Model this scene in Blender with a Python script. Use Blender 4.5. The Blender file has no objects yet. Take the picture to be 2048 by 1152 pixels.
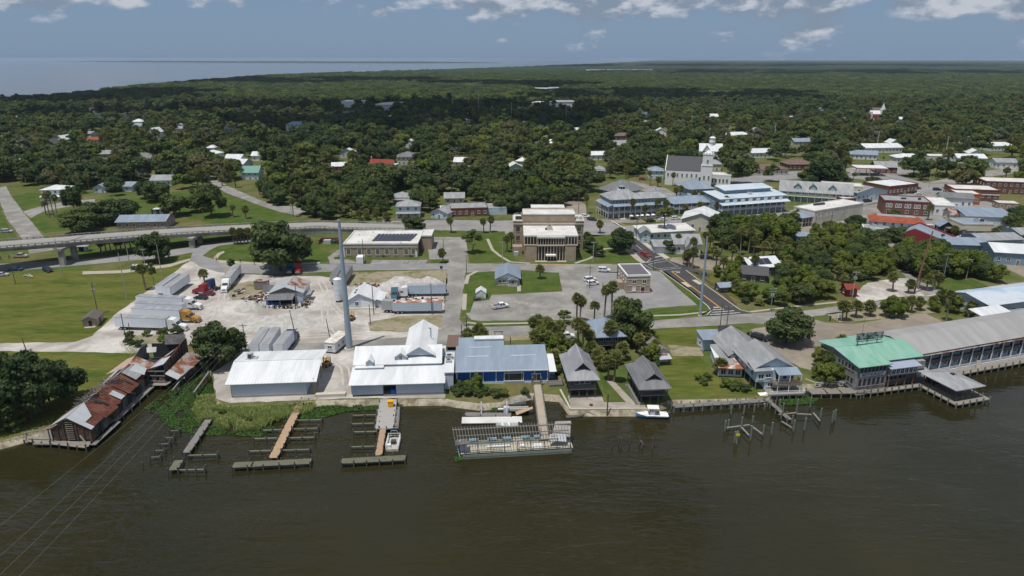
import bpy,bmesh,math,random
import numpy as np
from mathutils import Vector,Matrix,noise as mnoise
from mathutils.geometry import tessellate_polygon
random.seed(7);RNG = np.random.default_rng(7)
SC = bpy.context.scene
COL = SC.collection
R = math.radians

# ------------------------------------------------------------------ camera, sky, sun, exposure
FPX = 1365.33;PITCH = R(18.6);CAMZ = 78.0;GZ = 1.2
cam_d = bpy.data.cameras.new('camera');cam = bpy.data.objects.new('camera',cam_d);COL.objects.link(cam)
cam_d.sensor_width = 36;cam_d.lens = 24;cam_d.clip_start = 1;cam_d.clip_end = 90000
cam.location = (0,0,CAMZ);cam.rotation_euler = (R(90) - PITCH,0,0)
SC.camera = cam
SC.view_settings.view_transform = 'Standard';SC.view_settings.look = 'None'
SC.view_settings.exposure = -0.08;SC.view_settings.gamma = 1.0
SC.cycles.max_bounces = 6;SC.cycles.diffuse_bounces = 2;SC.cycles.glossy_bounces = 3
SC.cycles.transparent_max_bounces = 8;SC.cycles.volume_bounces = 0
SUN_ELEV = R(72);SUN_AZ = math.atan2(-0.674,-0.738)

w = bpy.data.worlds.new('World');SC.world = w;w.use_nodes = True
nt = w.node_tree;N = nt.nodes;Lk = nt.links;N.clear()
def nd(t,tree=None,**kw):
    n = (tree or nt).nodes.new(t)
    for k,v in kw.items(): setattr(n,k,v)
    return n
out = nd('ShaderNodeOutputWorld');bg = nd('ShaderNodeBackground')
sky = nd('ShaderNodeTexSky',sky_type='NISHITA',sun_disc=False)
sky.sun_elevation = SUN_ELEV;sky.sun_rotation = SUN_AZ % (2 * math.pi)
sky.altitude = 0;sky.air_density = 1.0;sky.dust_density = 0.6;sky.ozone_density = 3.0
tc = nd('ShaderNodeTexCoord')
def mathn(op,a,b=None,c=None,tree=None,clamp=False):
    n = nd('ShaderNodeMath',tree,operation=op,use_clamp=clamp);l = (tree or nt).links
    for i,v in enumerate((a,b,c)):
        if v is None: continue
        if isinstance(v,(int,float)): n.inputs[i].default_value = v
        else: l.new(v,n.inputs[i])
    return n.outputs[0]
def mixc(f,a,b,tree=None,blend='MIX'):
    n = nd('ShaderNodeMix',tree,data_type='RGBA',blend_type=blend);l = (tree or nt).links
    for i,v in ((0,f),(6,a),(7,b)):
        if isinstance(v,(int,float)): n.inputs[i].default_value = v
        elif isinstance(v,tuple): n.inputs[i].default_value = (*v[:3],1)
        else: l.new(v,n.inputs[i])
    return n.outputs[2]
def mapr(v,a,b,c,d,tree=None,smooth=True):
    n = nd('ShaderNodeMapRange',tree,interpolation_type='SMOOTHSTEP' if smooth else 'LINEAR')
    (tree or nt).links.new(v,n.inputs[0])
    for i,x in enumerate((a,b,c,d)): n.inputs[1 + i].default_value = x
    return n.outputs[0]
# moist, rain-grey summer air: the clear sky is mixed with a veil of grey-blue cloud haze all round
veil = mixc(0.84,sky.outputs[0],(2.45,3.75,5.7))
def cloudnoise(dz,sc):
    mp = nd('ShaderNodeMapping');mp.inputs[1].default_value = (0.37,0.11,dz);mp.inputs[3].default_value = (1,1,2.1)
    Lk.new(tc.outputs['Generated'],mp.inputs[0])
    n = nd('ShaderNodeTexNoise');n.inputs['Scale'].default_value = sc;n.inputs['Detail'].default_value = 9
    n.inputs['Roughness'].default_value = 0.56;n.inputs['Distortion'].default_value = 0.15
    Lk.new(mp.outputs[0],n.inputs[0]);return n.outputs[0]
sep = nd('ShaderNodeSeparateXYZ');Lk.new(tc.outputs['Generated'],sep.inputs[0])
n1 = cloudnoise(0.0,9.0);n2 = cloudnoise(-0.03,9.0);nb = cloudnoise(0.6,3.4)
base = mathn('ADD',mathn('MULTIPLY',n1,0.62),mathn('MULTIPLY',nb,0.38))
lim = mapr(sep.outputs[2],0.022,0.072,0.17,0.0)                       # thinner towards the horizon
side = mapr(sep.outputs[0],-0.25,0.12,0.10,0.0)
cov = mathn('SUBTRACT',mathn('SUBTRACT',base,lim),side)
mask = mapr(cov,0.385,0.46,0.0,1.0)
lit = mapr(mathn('SUBTRACT',n1,n2),-0.02,0.10,0.0,1.0)
ccol = mixc(lit,(3.0,3.75,4.9),(7.4,7.8,8.5))
skyc = mixc(mathn('MULTIPLY',mask,0.85),veil,ccol)
Lk.new(skyc,bg.inputs[0]);bg.inputs[1].default_value = 0.08;Lk.new(bg.outputs[0],out.inputs[0])

sd = bpy.data.lights.new('sun','SUN');sd.energy = 4.0;sd.angle = R(0.5);sd.color = (1.0,0.955,0.88)
sun = bpy.data.objects.new('sun',sd);COL.objects.link(sun);sun.location = (0,0,500)
SV = Vector((math.sin(SUN_AZ) * math.cos(SUN_ELEV),math.cos(SUN_AZ) * math.cos(SUN_ELEV),math.sin(SUN_ELEV)))
sun.rotation_euler = (-SV).to_track_quat('-Z','Y').to_euler()

# ------------------------------------------------------------------ helpers
CP,SP = math.cos(PITCH),math.sin(PITCH)
def P(px,py,z=GZ):
    """ground place (x, y) of a spot read off the photograph, at height z"""
    u = (px - 1024) / FPX;v = (py - 576) / FPX
    t = (z - CAMZ) / (-SP - v * CP)
    return (u * t,(CP - v * SP) * t)
def proj(x,y,z):
    z = z - CAMZ;dep = y * CP - z * SP
    return 1024 + FPX * x / dep,576 - FPX * (y * SP + z * CP) / dep
def height(px,pyb,pyt,z=GZ):
    y = P(px,pyb,z)[1]
    return CAMZ - y * math.tan(PITCH + math.atan((pyt - 576) / FPX)) - z

MATS = {}
def M(name,col,rough=0.75,var=0.12,scale=0.6,metal=0.0,spec=0.3,col2=None,amt=0.5,sc2=0.15,bump=0.0,bscale=6.0,sharp=0.12,rnd=0.0,stretch=None):
    """painted / mineral / wooden surface: base colour broken by two noises, optional second colour in patches, fine relief"""
    if name in MATS: return MATS[name]
    m = bpy.data.materials.new(name);m.use_nodes = True;t = m.node_tree;t.nodes.clear();l = t.links
    o = nd('ShaderNodeOutputMaterial',t);b = nd('ShaderNodeBsdfPrincipled',t);l.new(b.outputs[0],o.inputs[0])
    b.inputs['Roughness'].default_value = rough;b.inputs['Metallic'].default_value = metal
    b.inputs['Specular IOR Level'].default_value = spec
    g = nd('ShaderNodeNewGeometry',t)
    n = nd('ShaderNodeTexNoise',t);n.inputs['Scale'].default_value = scale;n.inputs['Detail'].default_value = 5
    n.inputs['Roughness'].default_value = 0.65
    src = g.outputs['Position']
    if stretch:
        mp = nd('ShaderNodeMapping',t);mp.inputs[3].default_value = stretch;l.new(src,mp.inputs[0]);src = mp.outputs[0]
    l.new(src,n.inputs[0])
    c = col
    if col2 is not None:
        n2 = nd('ShaderNodeTexNoise',t);n2.inputs['Scale'].default_value = sc2;n2.inputs['Detail'].default_value = 6
        n2.inputs['Roughness'].default_value = 0.62;n2.inputs['Distortion'].default_value = 0.4
        l.new(src,n2.inputs[0])
        f = mapr(n2.outputs[0],0.62 - amt * 0.3 - sharp,0.62 - amt * 0.3 + sharp,0,1,t)
        c = mixc(f,col,col2,t)
    v = mapr(n.outputs[0],0.25,0.75,1 - var,1 + var,t,False)
    if rnd > 0:
        oi = nd('ShaderNodeObjectInfo',t)
        v = mathn('MULTIPLY',v,mapr(oi.outputs['Random'],0,1,1 - rnd,1 + rnd,t,False),tree=t)
    vm = nd('ShaderNodeVectorMath',t,operation='SCALE')
    if isinstance(c,tuple): vm.inputs[0].default_value = c[:3]
    else: l.new(c,vm.inputs[0])
    l.new(v,vm.inputs['Scale']);l.new(vm.outputs[0],b.inputs['Base Color'])
    if bump > 0:
        bn = nd('ShaderNodeTexNoise',t);bn.inputs['Scale'].default_value = bscale;bn.inputs['Detail'].default_value = 4
        l.new(g.outputs['Position'],bn.inputs[0])
        bp = nd('ShaderNodeBump',t);bp.inputs['Strength'].default_value = bump;bp.inputs['Distance'].default_value = 0.1
        l.new(bn.outputs[0],bp.inputs['Height']);l.new(bp.outputs[0],b.inputs['Normal'])
    MATS[name] = m;return m
def glassmat(name,col,rough=0.08):
    m = M(name,col,rough,0.1,0.3,spec=0.6);return m
def leafmat(name,col,col2,trans=0.25,hue=0.03):
    if name in MATS: return MATS[name]
    m = bpy.data.materials.new(name);m.use_nodes = True;t = m.node_tree;t.nodes.clear();l = t.links
    o = nd('ShaderNodeOutputMaterial',t)
    d = nd('ShaderNodeBsdfPrincipled',t);d.inputs['Roughness'].default_value = 0.6;d.inputs['Specular IOR Level'].default_value = 0.18
    tr = nd('ShaderNodeBsdfTranslucent',t);mx = nd('ShaderNodeMixShader',t);mx.inputs[0].default_value = trans
    g = nd('ShaderNodeNewGeometry',t);oi = nd('ShaderNodeObjectInfo',t)
    n = nd('ShaderNodeTexNoise',t);n.inputs['Scale'].default_value = 0.22;n.inputs['Detail'].default_value = 4
    l.new(g.outputs['Position'],n.inputs[0])
    f = mathn('ADD',mathn('MULTIPLY',oi.outputs['Random'],0.62,tree=t),mathn('MULTIPLY',mapr(n.outputs[0],0.3,0.7,0,1,t),0.38,tree=t),tree=t)
    c = mixc(f,col,col2,t)
    # every leaf clump a little lighter or darker
    v = mapr(g.outputs['Random Per Island'],0,1,0.72,1.3,t,False)
    vm = nd('ShaderNodeVectorMath',t,operation='SCALE');l.new(c,vm.inputs[0]);l.new(v,vm.inputs['Scale'])
    l.new(vm.outputs[0],d.inputs['Base Color']);l.new(vm.outputs[0],tr.inputs[0])
    l.new(d.outputs[0],mx.inputs[1]);l.new(tr.outputs[0],mx.inputs[2]);l.new(mx.outputs[0],o.inputs[0])
    MATS[name] = m;return m

def tag(o,label=None,cat=None,group=None,kind=None):
    if label: o['label'] = label
    if cat: o['category'] = cat
    if group: o['group'] = group
    if kind: o['kind'] = kind
    return o
def link(name,me,parent=None,loc=None,rz=None):
    o = bpy.data.objects.new(name,me);COL.objects.link(o)
    if parent is not None: o.parent = parent
    if loc is not None: o.location = loc
    if rz is not None: o.rotation_euler = (0,0,rz)
    return o
def empty(name,loc,rz=0.0,label=None,cat=None,group=None):
    o = bpy.data.objects.new(name,None);COL.objects.link(o);o.location = loc;o.rotation_euler = (0,0,rz)
    o.empty_display_size = 0.5
    return tag(o,label,cat,group)
class MB:
    def __init__(s): s.v = [];s.f = []
    def add(s,vs,fs):
        b = len(s.v);s.v += [tuple(v) for v in vs];s.f += [tuple(b + i for i in f) for f in fs];return s
    def box(s,x0,x1,y0,y1,z0,z1):
        return s.add([(x0,y0,z0),(x1,y0,z0),(x1,y1,z0),(x0,y1,z0),(x0,y0,z1),(x1,y0,z1),(x1,y1,z1),(x0,y1,z1)],
                     [(3,2,1,0),(4,5,6,7),(0,1,5,4),(1,2,6,5),(2,3,7,6),(3,0,4,7)])
    def bar(s,a,b,w,h=None):
        """square bar from a to b"""
        a = Vector(a);b = Vector(b);d = (b - a)
        if d.length < 1e-6: return s
        d.normalize();up = Vector((0,0,1)) if abs(d.z) < 0.95 else Vector((0,1,0))
        r = d.cross(up).normalized();u = r.cross(d).normalized();h = h or w
        c = [r * (w/2) * i + u * (h/2) * j for i,j in ((-1,-1),(1,-1),(1,1),(-1,1))]
        return s.add([a + k for k in c] + [b + k for k in c],[(3,2,1,0),(4,5,6,7),(0,1,5,4),(1,2,6,5),(2,3,7,6),(3,0,4,7)])
    def tube(s,a,b,r0,r1=None,n=8,cap=True):
        a = Vector(a);b = Vector(b);d = (b - a).normalized();r1 = r0 if r1 is None else r1
        up = Vector((0,0,1)) if abs(d.z) < 0.95 else Vector((0,1,0))
        x = d.cross(up).normalized();y = x.cross(d).normalized();vs = []
        for c,r in ((a,r0),(b,r1)):
            for i in range(n):
                t = 2 * math.pi * i / n;vs.append(c + x * (r * math.cos(t)) + y * (r * math.sin(t)))
        fs = [((i + 1) % n,i,n + i,n + (i + 1) % n) for i in range(n)]
        if cap: fs += [tuple(range(n)),tuple(reversed(range(n,2 * n)))]
        return s.add(vs,fs)
    def path(s,pts,rs,n=7):
        for i in range(len(pts) - 1): s.tube(pts[i],pts[i + 1],rs[i],rs[i + 1],n,cap=(i == 0 or i == len(pts) - 2))
        return s
    def prism(s,poly,axis,a,b):
        """polygon extruded: axis 'y' -> poly in (x,z) from y=a to b; 'x' -> poly in (y,z); 'z' -> poly in (x,y)"""
        n = len(poly);mk = {'y': lambda p,t: (p[0],t,p[1]),'x': lambda p,t: (t,p[0],p[1]),'z': lambda p,t: (p[0],p[1],t)}[axis]
        vs = [mk(p,a) for p in poly] + [mk(p,b) for p in poly]
        fs = [(i,(i + 1) % n,n + (i + 1) % n,n + i) for i in range(n)] + [tuple(reversed(range(n))),tuple(range(n,2 * n))]
        return s.add(vs,fs)
    def quad(s,a,b,c,d,th=0.0):
        if th == 0: return s.add([a,b,c,d],[(0,1,2,3)])
        A = [Vector(p) for p in (a,b,c,d)];nrm = (A[1] - A[0]).cross(A[3] - A[0]).normalized() * th
        return s.add(A + [p - nrm for p in A],[(0,1,2,3),(7,6,5,4),(1,0,4,5),(2,1,5,6),(3,2,6,7),(0,3,7,4)])
    def mesh(s,name,mat):
        me = bpy.data.meshes.new(name);me.from_pydata(s.v,[],s.f);me.materials.append(mat)
        bm = bmesh.new();bm.from_mesh(me);bmesh.ops.recalc_face_normals(bm,faces=bm.faces);bm.to_mesh(me);bm.free()
        return me
    def build(s,name,mat,parent=None,loc=None,rz=None,kind=None):
        o = link(name,s.mesh(name,mat),parent,loc,rz)
        if kind: o['kind'] = kind
        return o
def npmesh(name,V,Fq,mat,smooth=False):
    me = bpy.data.meshes.new(name);n = len(V);m = len(Fq);k = Fq.shape[1]
    me.vertices.add(n);me.vertices.foreach_set('co',np.asarray(V,np.float32).ravel())
    me.loops.add(m * k);me.loops.foreach_set('vertex_index',np.asarray(Fq,np.int32).ravel())
    me.polygons.add(m);me.polygons.foreach_set('loop_start',np.arange(0,m * k,k,dtype=np.int32))
    me.polygons.foreach_set('loop_total',np.full(m,k,np.int32))
    if smooth: me.polygons.foreach_set('use_smooth',np.ones(m,bool))
    me.materials.append(mat);me.update(calc_edges=True);me.validate();return me
# ------------------------------------------------------------------ ground, water, roads
def fbm(x,y,s,o=3):
    return mnoise.fractal(Vector((x * s,y * s,3.7)),1.0,2.0,o)
m_ground = M('ground_earth',(0.075,0.105,0.026),0.95,0.25,0.35,spec=0.05,col2=(0.14,0.125,0.055),amt=0.35,sc2=0.05,bump=0.5,bscale=1.5)
m_grass = M('lawn_grass',(0.054,0.086,0.014),0.95,0.3,0.6,spec=0.05,col2=(0.118,0.120,0.030),amt=0.62,sc2=0.09,sharp=0.16,stretch=(0.4,1.5,1),bump=0.6,bscale=2.5)
m_mown = M('mown_grass',(0.043,0.086,0.014),0.95,0.25,1.0,spec=0.05,col2=(0.085,0.105,0.028),amt=0.5,sc2=0.14,sharp=0.15,bump=0.5,bscale=3)
m_scrub = M('worn_grass',(0.13,0.135,0.05),0.95,0.25,0.7,spec=0.05,col2=(0.27,0.235,0.165),amt=0.62,sc2=0.16,bump=0.5,bscale=2)
m_shell = M('crushed_shell',(0.53,0.50,0.47),0.95,0.15,0.6,spec=0.1,col2=(0.30,0.27,0.24),amt=0.48,sc2=0.085,sharp=0.18,bump=0.4,bscale=3)
m_conc = M('worn_concrete',(0.295,0.28,0.26),0.9,0.14,0.45,spec=0.15,col2=(0.20,0.19,0.175),amt=0.42,sc2=0.11,sharp=0.15)
m_asph = M('old_asphalt',(0.215,0.21,0.215),0.9,0.10,0.4,spec=0.15,col2=(0.27,0.26,0.255),amt=0.4,sc2=0.1,sharp=0.15)
m_new = M('new_asphalt',(0.052,0.050,0.054),0.85,0.14,0.8,spec=0.2,col2=(0.07,0.068,0.07),amt=0.4,sc2=0.2,sharp=0.3)
m_sandlot = M('sandy_lot',(0.31,0.265,0.215),0.95,0.12,0.4,spec=0.1,col2=(0.21,0.18,0.145),amt=0.5,sc2=0.07,sharp=0.22,bump=0.3)
m_sand = M('beach_sand',(0.42,0.36,0.27),0.95,0.12,0.8,spec=0.1,col2=(0.26,0.20,0.13),amt=0.4,sc2=0.3)
m_mulch = M('dark_mulch',(0.085,0.06,0.05),0.95,0.2,0.8,spec=0.05)
m_white_line = M('white_road_paint',(0.56,0.55,0.53),0.7,0.2,1.2,col2=(0.25,0.25,0.25),amt=0.3,sc2=0.8)
m_yellow_line = M('yellow_road_paint',(0.52,0.26,0.05),0.7,0.15,1.2)
m_path = M('pale_path',(0.37,0.335,0.28),0.95,0.12,0.7,spec=0.1)
m_kerb = M('kerb_concrete',(0.44,0.40,0.34),0.9,0.1,0.7)

SHORE = [(-1600,930),(-900,910),(-200,900),(0,882),(60,866),(130,842),(185,800),(225,762),(262,728),(300,722),(345,748),(375,742),(400,722),(424,745),(432,800),(452,812),
         (560,808),(640,800),(700,799),(800,798),(890,797),(905,800),(960,807),(1003,804),(1016,795),(1060,786),(1118,790),(1139,818),(1290,818),(1340,800),
         (1535,796),(1546,788),(1600,768),(1660,768),(1740,760),(1850,750),(2048,708),(2400,650),(2700,622),(3300,590)]
COAST = [(-1600,260),(-300,218),(0,205),(120,198),(200,188),(300,175),(420,164),(520,155),(650,149),(800,143),(960,137.5),(1030,135),(1100,132),(1200,127.5),(1260,124.0),(1300,121.6)]
def interp(tab,x):
    if x <= tab[0][0]: return tab[0][1]
    for (a,b),(c,d) in zip(tab,tab[1:]):
        if x <= c: return b + (d - b) * (x - a) / (c - a)
    return tab[-1][1]
def ground_mesh():
    cols = sorted(set(list(range(-1600,3301,50)) + [s[0] for s in SHORE] + list(range(100,1700,12))))
    V = [];F = [];NR = 44
    for px in cols:
        u = (px - 1024) / FPX
        ys = P(px,interp(SHORE,px))[1]
        yf = min(P(px,interp(COAST,px))[1] if px < 1300 else 24000,24000)
        col = []
        for j in range(-2,NR):
            if j == -2: y = ys - 2.6;z = -1.0
            elif j == -1: y = ys - 1.0;z = 0.25
            else: y = ys * (yf / ys) ** (j / (NR - 1));z = GZ
            col.append((u * (y * CP + (CAMZ - GZ) * SP),y,z))
        V += col
    k = NR + 2
    for i in range(len(cols) - 1):
        for j in range(k - 1): F.append((i*k+j,(i+1)*k+j,(i+1)*k+j+1,i*k+j+1))
    me = npmesh('ground',np.array(V),np.array(F),m_ground);me.materials.append(M('muddy_bank',(0.17,0.14,0.09),0.95,0.25,0.9,col2=(0.36,0.32,0.25),amt=0.45,sc2=0.4,spec=0.1));me.polygons.foreach_set('material_index',np.array([1 if i % (k - 1) < 2 else 0 for i in range(len(F))],np.int32));return me
g = link('ground',ground_mesh());g['kind'] = 'structure'

def resample(pts,step,jit,closed=True):
    out = [];n = len(pts)
    for i in range(n if closed else n - 1):
        a = Vector(pts[i]);b = Vector(pts[(i + 1) % n]);L = (b - a).length;k = max(1,min(60,int(L / step)))
        nn = Vector((-(b - a).y,(b - a).x));nn = nn.normalized() if L > 0 else nn
        for j in range(k):
            p = a + (b - a) * (j / k)
            if jit and j: p = p + nn * (jit * fbm(p.x,p.y,0.35))
            out.append((p.x,p.y))
    if not closed: out.append(tuple(pts[-1]))
    return out
CLEAR = []           # places (read off the photo) where no wild tree grows
def wsheet(name,pts,layer,mat,jit=0.0,step=2.0):
    if jit: pts = resample(pts,step,jit)
    z = GZ + 0.012 * layer
    vs = [(x,y,z) for x,y in pts]
    tri = tessellate_polygon([[Vector((x,y,0)) for x,y in pts]])
    me = bpy.data.meshes.new(name);me.from_pydata(vs,[],[t for t in tri]);me.materials.append(mat)
    bm = bmesh.new();bm.from_mesh(me)
    for f in bm.faces:
        f.normal_update()
        if f.normal.z < 0: f.normal_flip()
    bm.to_mesh(me);bm.free()
    o = link(name,me);o['kind'] = 'structure';return o
def sheet(name,px,layer,mat,jit=0.35,clear=True):
    if clear: CLEAR.append(px)
    return wsheet(name,[P(a,b) for a,b in px],layer,mat,jit)
def strip(name,px,w,layer,mat,clear=False,world=False):
    pts = px if world else [P(a,b) for a,b in px]
    if clear and not world:
        for (a,b),(c,d) in zip(px,px[1:]): CLEAR.append([(a - 12,b - 3),(c - 12,d - 3),(c + 12,d + 3),(a + 12,b + 3)])
    Lf = [];Rt = []
    for i,p in enumerate(pts):
        a = Vector(pts[max(0,i - 1)]);b = Vector(pts[min(len(pts) - 1,i + 1)]);d = (b - a).normalized();n = Vector((-d.y,d.x)) * (w / 2)
        Lf.append((p[0] + n.x,p[1] + n.y));Rt.append((p[0] - n.x,p[1] - n.y))
    return wsheet(name,Lf + Rt[::-1],layer,mat)
def kerb(px,w=0.35,h=0.13):
    pts = resample([P(a,b) for a,b in px],3,0,False);b = MB()
    for p,q in zip(pts,pts[1:]): b.bar((p[0],p[1],GZ + h/2),(q[0],q[1],GZ + h/2),w,h)
    o = b.build('kerb',m_kerb);o['kind'] = 'structure'

# lawns and yards
sheet('lawn',[(-500,580),(0,556),(110,543),(330,533),(402,498),(388,522),(345,548),(290,585),(235,625),(185,672),(150,685),(0,690),(-500,692)],1,m_grass)
sheet('lawn',[(-500,704),(0,703),(160,706),(262,708),(300,712),(262,724),(225,758),(185,795),(130,838),(0,878),(-500,895)],1,m_grass)
sheet('shell_yard',[(-500,688),(0,687),(150,684),(185,672),(235,625),(290,585),(345,548),(380,520),(405,532),(440,544),(560,553),(640,552),(665,556),(700,556),(745,545),(890,550),(888,690),(890,796),(700,797),(460,806),(433,798),(426,745),(470,716),(480,690),(390,688),(330,700),(262,707),(160,704),(0,702),(-500,704)],2,m_shell,0.5)
sheet('lawn',[(395,503),(450,486),(520,486),(640,480),(640,498),(690,515),(640,526),(560,527),(470,524),(430,518),(440,507)],1,m_mown)
sheet('dirt_patch',[(672,553),(700,545),(895,540),(893,585),(880,570),(740,566),(700,575)],4,m_scrub,0.6)
sheet('dirt_patch',[(735,645),(800,632),(885,630),(885,655),(800,665),(740,662)],4,m_scrub,0.6)
sheet('dirt_patch',[(450,572),(500,562),(540,575),(520,600),(465,600)],4,m_scrub,0.6)
sheet('dirt_patch',[(447,535),(480,548),(470,560),(450,558)],4,m_scrub,0.6)
sheet('dirt_patch',[(250,672),(360,668),(372,686),(262,688)],4,m_scrub,0.6)
m_rut = M('worn_wheel_ruts',(0.37,0.34,0.31),0.95,0.15,0.8,col2=(0.47,0.44,0.41),amt=0.5,sc2=0.3,sharp=0.2)
RUT = 0
for q_ in ([(262,694),(330,672),(400,640),(440,612),(470,570),(480,552)],[(300,694),(420,668),(520,676),(640,672),(720,668),(885,668)],[(640,560),(655,590),(648,625),(655,660),(690,684)],[(440,612),(500,606),(520,612)],[(655,600),(690,636),(760,640),(880,634)],[(410,545),(440,560),(445,600),(430,640),(400,660)],[(590,700),(640,716),(690,730),(694,770)]):
    pw_ = [P(*p) for p in q_];pw_ = [tuple(Vector(pw_[i]).lerp(Vector(pw_[i + 1]),k / 6)) for i in range(len(pw_) - 1) for k in range(6)] + [pw_[-1]]
    for it in range(3): pw_ = [pw_[0]] + [((pw_[i-1][0] + pw_[i][0] + pw_[i+1][0]) / 3,(pw_[i-1][1] + pw_[i][1] + pw_[i+1][1]) / 3) for i in range(1,len(pw_) - 1)] + [pw_[-1]]
    for of in (-.95,.95):
        RUT += 1;strip('wheel_rut',[(x + of * .3,y + of) if abs(pw_[-1][0] - pw_[0][0]) > abs(pw_[-1][1] - pw_[0][1]) else (x + of,y) for x,y in pw_],.55,2.15 + RUT * .12,m_rut,world=True)
# streets
sheet('road',[(-500,545),(0,528),(160,519),(300,506),(420,489),(480,478),(560,470),(560,484),(478,487),(440,491),(420,500),(405,512),(440,522),(560,529),(700,528),(896,527),(896,539),(700,541),(560,549),(440,545),(400,534),(380,520),(386,505),(330,515),(200,527),(60,539),(0,542),(-500,560)],3,m_asph)
sheet('road',[(862,474),(935,474),(935,527),(931,545),(928,572),(921,625),(917,652),(885,652),(889,610),(894,545),(893,520),(880,500)],4,m_conc)
sheet('road',[(930,527),(1060,528),(1240,529),(1296,527),(1300,541),(1240,546),(1160,545),(1100,545),(1040,540),(930,546)],5,m_conc)
sheet('road',[(430,694),(560,690),(700,681),(800,676),(917,650),(960,654),(1100,650),(1200,646),(1300,642),(1417,633),(1500,627),(1613,621),(1677,612),(1753,603),(1820,594),(1900,584),(2100,556),(2600,510),(2600,524),(2110,570),(1940,592),(1876,600),(1770,615),(1680,626),(1620,634),(1560,652),(1500,646),(1417,652),(1300,658),(1180,664),(1040,670),(950,676),(890,690),(700,700),(560,703),(430,704)],4,m_conc)
sheet('road',[(885,640),(920,640),(940,668),(880,690)],6,m_conc)
sheet('avenue',[(1246,466),(1268,474),(1302,500),(1336,521),(1420,548),(1420,556),(1372,541),(1420,577),(1480,620),(1505,627),(1410,633),(1423,624),(1419,616),(1380,583),(1321,541.5),(1270,536),(1270,529),(1290,527),(1262,498),(1236,470)],6,m_new,0)
sheet('parking_lot',[(930,590),(945,592),(1125,583),(1118,545),(1160,541),(1300,541),(1320,543),(1350,570),(1396,610),(1300,617),(1290,620),(1190,640),(1150,650),(945,642),(930,625)],3,m_conc)
sheet('parking_lot',[(1162,546),(1296,542),(1320,545),(1394,610),(1300,616),(1195,624),(1180,590)],5,m_asph)
sheet('lawn',[(942,543),(1115,541),(1124,582),(985,586),(978,600),(948,604),(940,625),(926,627),(930,560)],4,m_mown,0.15)
sheet('lawn',[(925,637),(960,642),(1150,640),(1160,646),(1100,650),(960,654),(930,648)],5,m_mown)
sheet('lawn',[(1300,618),(1400,613),(1417,627),(1350,636),(1300,640)],5,m_mown,0.2)
sheet('lawn',[(1322,544),(1330,543),(1395,590),(1418,617),(1408,622),(1350,572)],6,m_mown,0.1)
sheet('lawn',[(930,470),(1030,470),(1030,522),(940,527)],4,m_mown,0.15)
sheet('lawn',[(1160,470),(1250,470),(1262,500),(1285,524),(1165,526)],4,m_mown,0.15)
sheet('lawn',[(860,460),(1010,463),(1010,474),(860,474)],5,m_mown,0.15)
sheet('parking_lot',[(655,514),(690,492),(690,517),(720,527),(660,528)],4,m_conc)
sheet('lawn',[(668,514),(838,514),(838,519),(668,519)],5,m_mown,0.1)
sheet('lawn',[(861,519),(898,519),(896,526),(862,526)],5,m_mown,0.1)
sheet('parking_lot',[(745,520),(855,520),(850,528),(740,528)],5,m_conc)
sheet('parking_lot',[(855,478),(932,476),(935,527),(900,527),(858,518)],3,m_asph)
sheet('lawn',[(1300,660),(1417,653),(1478,651),(1500,668),(1490,690),(1440,698),(1360,700),(1315,680)],2,m_grass)
sheet('lawn',[(1310,705),(1400,715),(1440,760),(1500,770),(1530,792),(1345,797),(1320,740)],2,m_grass)
sheet('sandy_ground',[(1335,690),(1400,695),(1408,712),(1345,712)],3,m_scrub,0.6)
sheet('lawn',[(1195,730),(1230,735),(1252,805),(1215,808)],3,m_mown,0.2)
sheet('lawn',[(1010,690),(1110,690),(1115,720),(1010,716)],3,m_grass)
sheet('sandy_ground',[(940,664),(1060,666),(1150,662),(1150,676),(1000,682),(940,690)],3,m_scrub,0.6)
sheet('sandy_lot',[(1540,700),(1500,660),(1560,648),(1612,634),(1650,645),(1700,648),(1745,642),(1850,626),(1908,655),(1903,674),(1830,692),(1740,705),(1650,752),(1600,735)],3,m_sandlot,0.5)
sheet('shell_lot',[(1704,588),(1735,566),(1790,557),(1815,556),(1880,578),(1890,590),(1800,594),(1722,606)],5,m_shell,0.5)
sheet('road',[(1798,541),(1806,538),(1842,566),(1900,584),(1850,592)],7,m_conc,0.2)
sheet('lawn',[(1850,560),(1940,556),(1980,575),(1900,582),(1870,575)],4,m_mown)
sheet('lawn',[(1650,628),(1750,616),(1850,606),(1870,625),(1745,640),(1680,645)],4,m_scrub,0.4)
sheet('drive',[(1336,524),(1420,541),(1500,545),(1585,528),(1590,516),(1530,512),(1420,515),(1345,515)],5,m_sandlot,0.3)
sheet('lawn',[(1350,545),(1440,548),(1500,560),(1480,600),(1420,575)],3,m_grass,0.3)
# high street and its side streets
sheet('high_street',[(700,452),(750,442.5),(900,440),(1000,441.5),(1180,438),(1260,440),(1330,434),(1440,429),(1560,424),(1640,413),(1720,399),(1800,381),(1880,363),(1960,346),(2100,320),(2120,324),(1980,352),(1900,371),(1790,396),(1720,413),(1660,424),(1560,434),(1440,442),(1330,450),(1280,462),(1190,473),(1000,467),(750,464),(700,462)],4,m_asph,0)
sheet('road',[(1140,440),(1182,440),(1170,408),(1140,395),(1120,398),(1130,412)],5,m_sandlot,0.3)
sheet('road',[(1262,362),(1330,376),(1360,392),(1330,397),(1275,378),(1250,366)],4,m_conc,0.3)
sheet('road',[(1440,360),(1500,352),(1590,342),(1700,348),(1760,346),(1800,352),(1900,380),(1990,408),(1960,414),(1840,378),(1720,358),(1600,357),(1500,366),(1430,372)],3,m_asph,0.3)
sheet('forecourt',[(1680,338),(1760,330),(1850,340),(1800,352),(1720,352)],4,m_conc,0.3)
sheet('road',[(1850,366),(1950,346),(2048,330),(2048,345),(1990,352),(1900,378)],5,m_conc,0.3)
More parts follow.
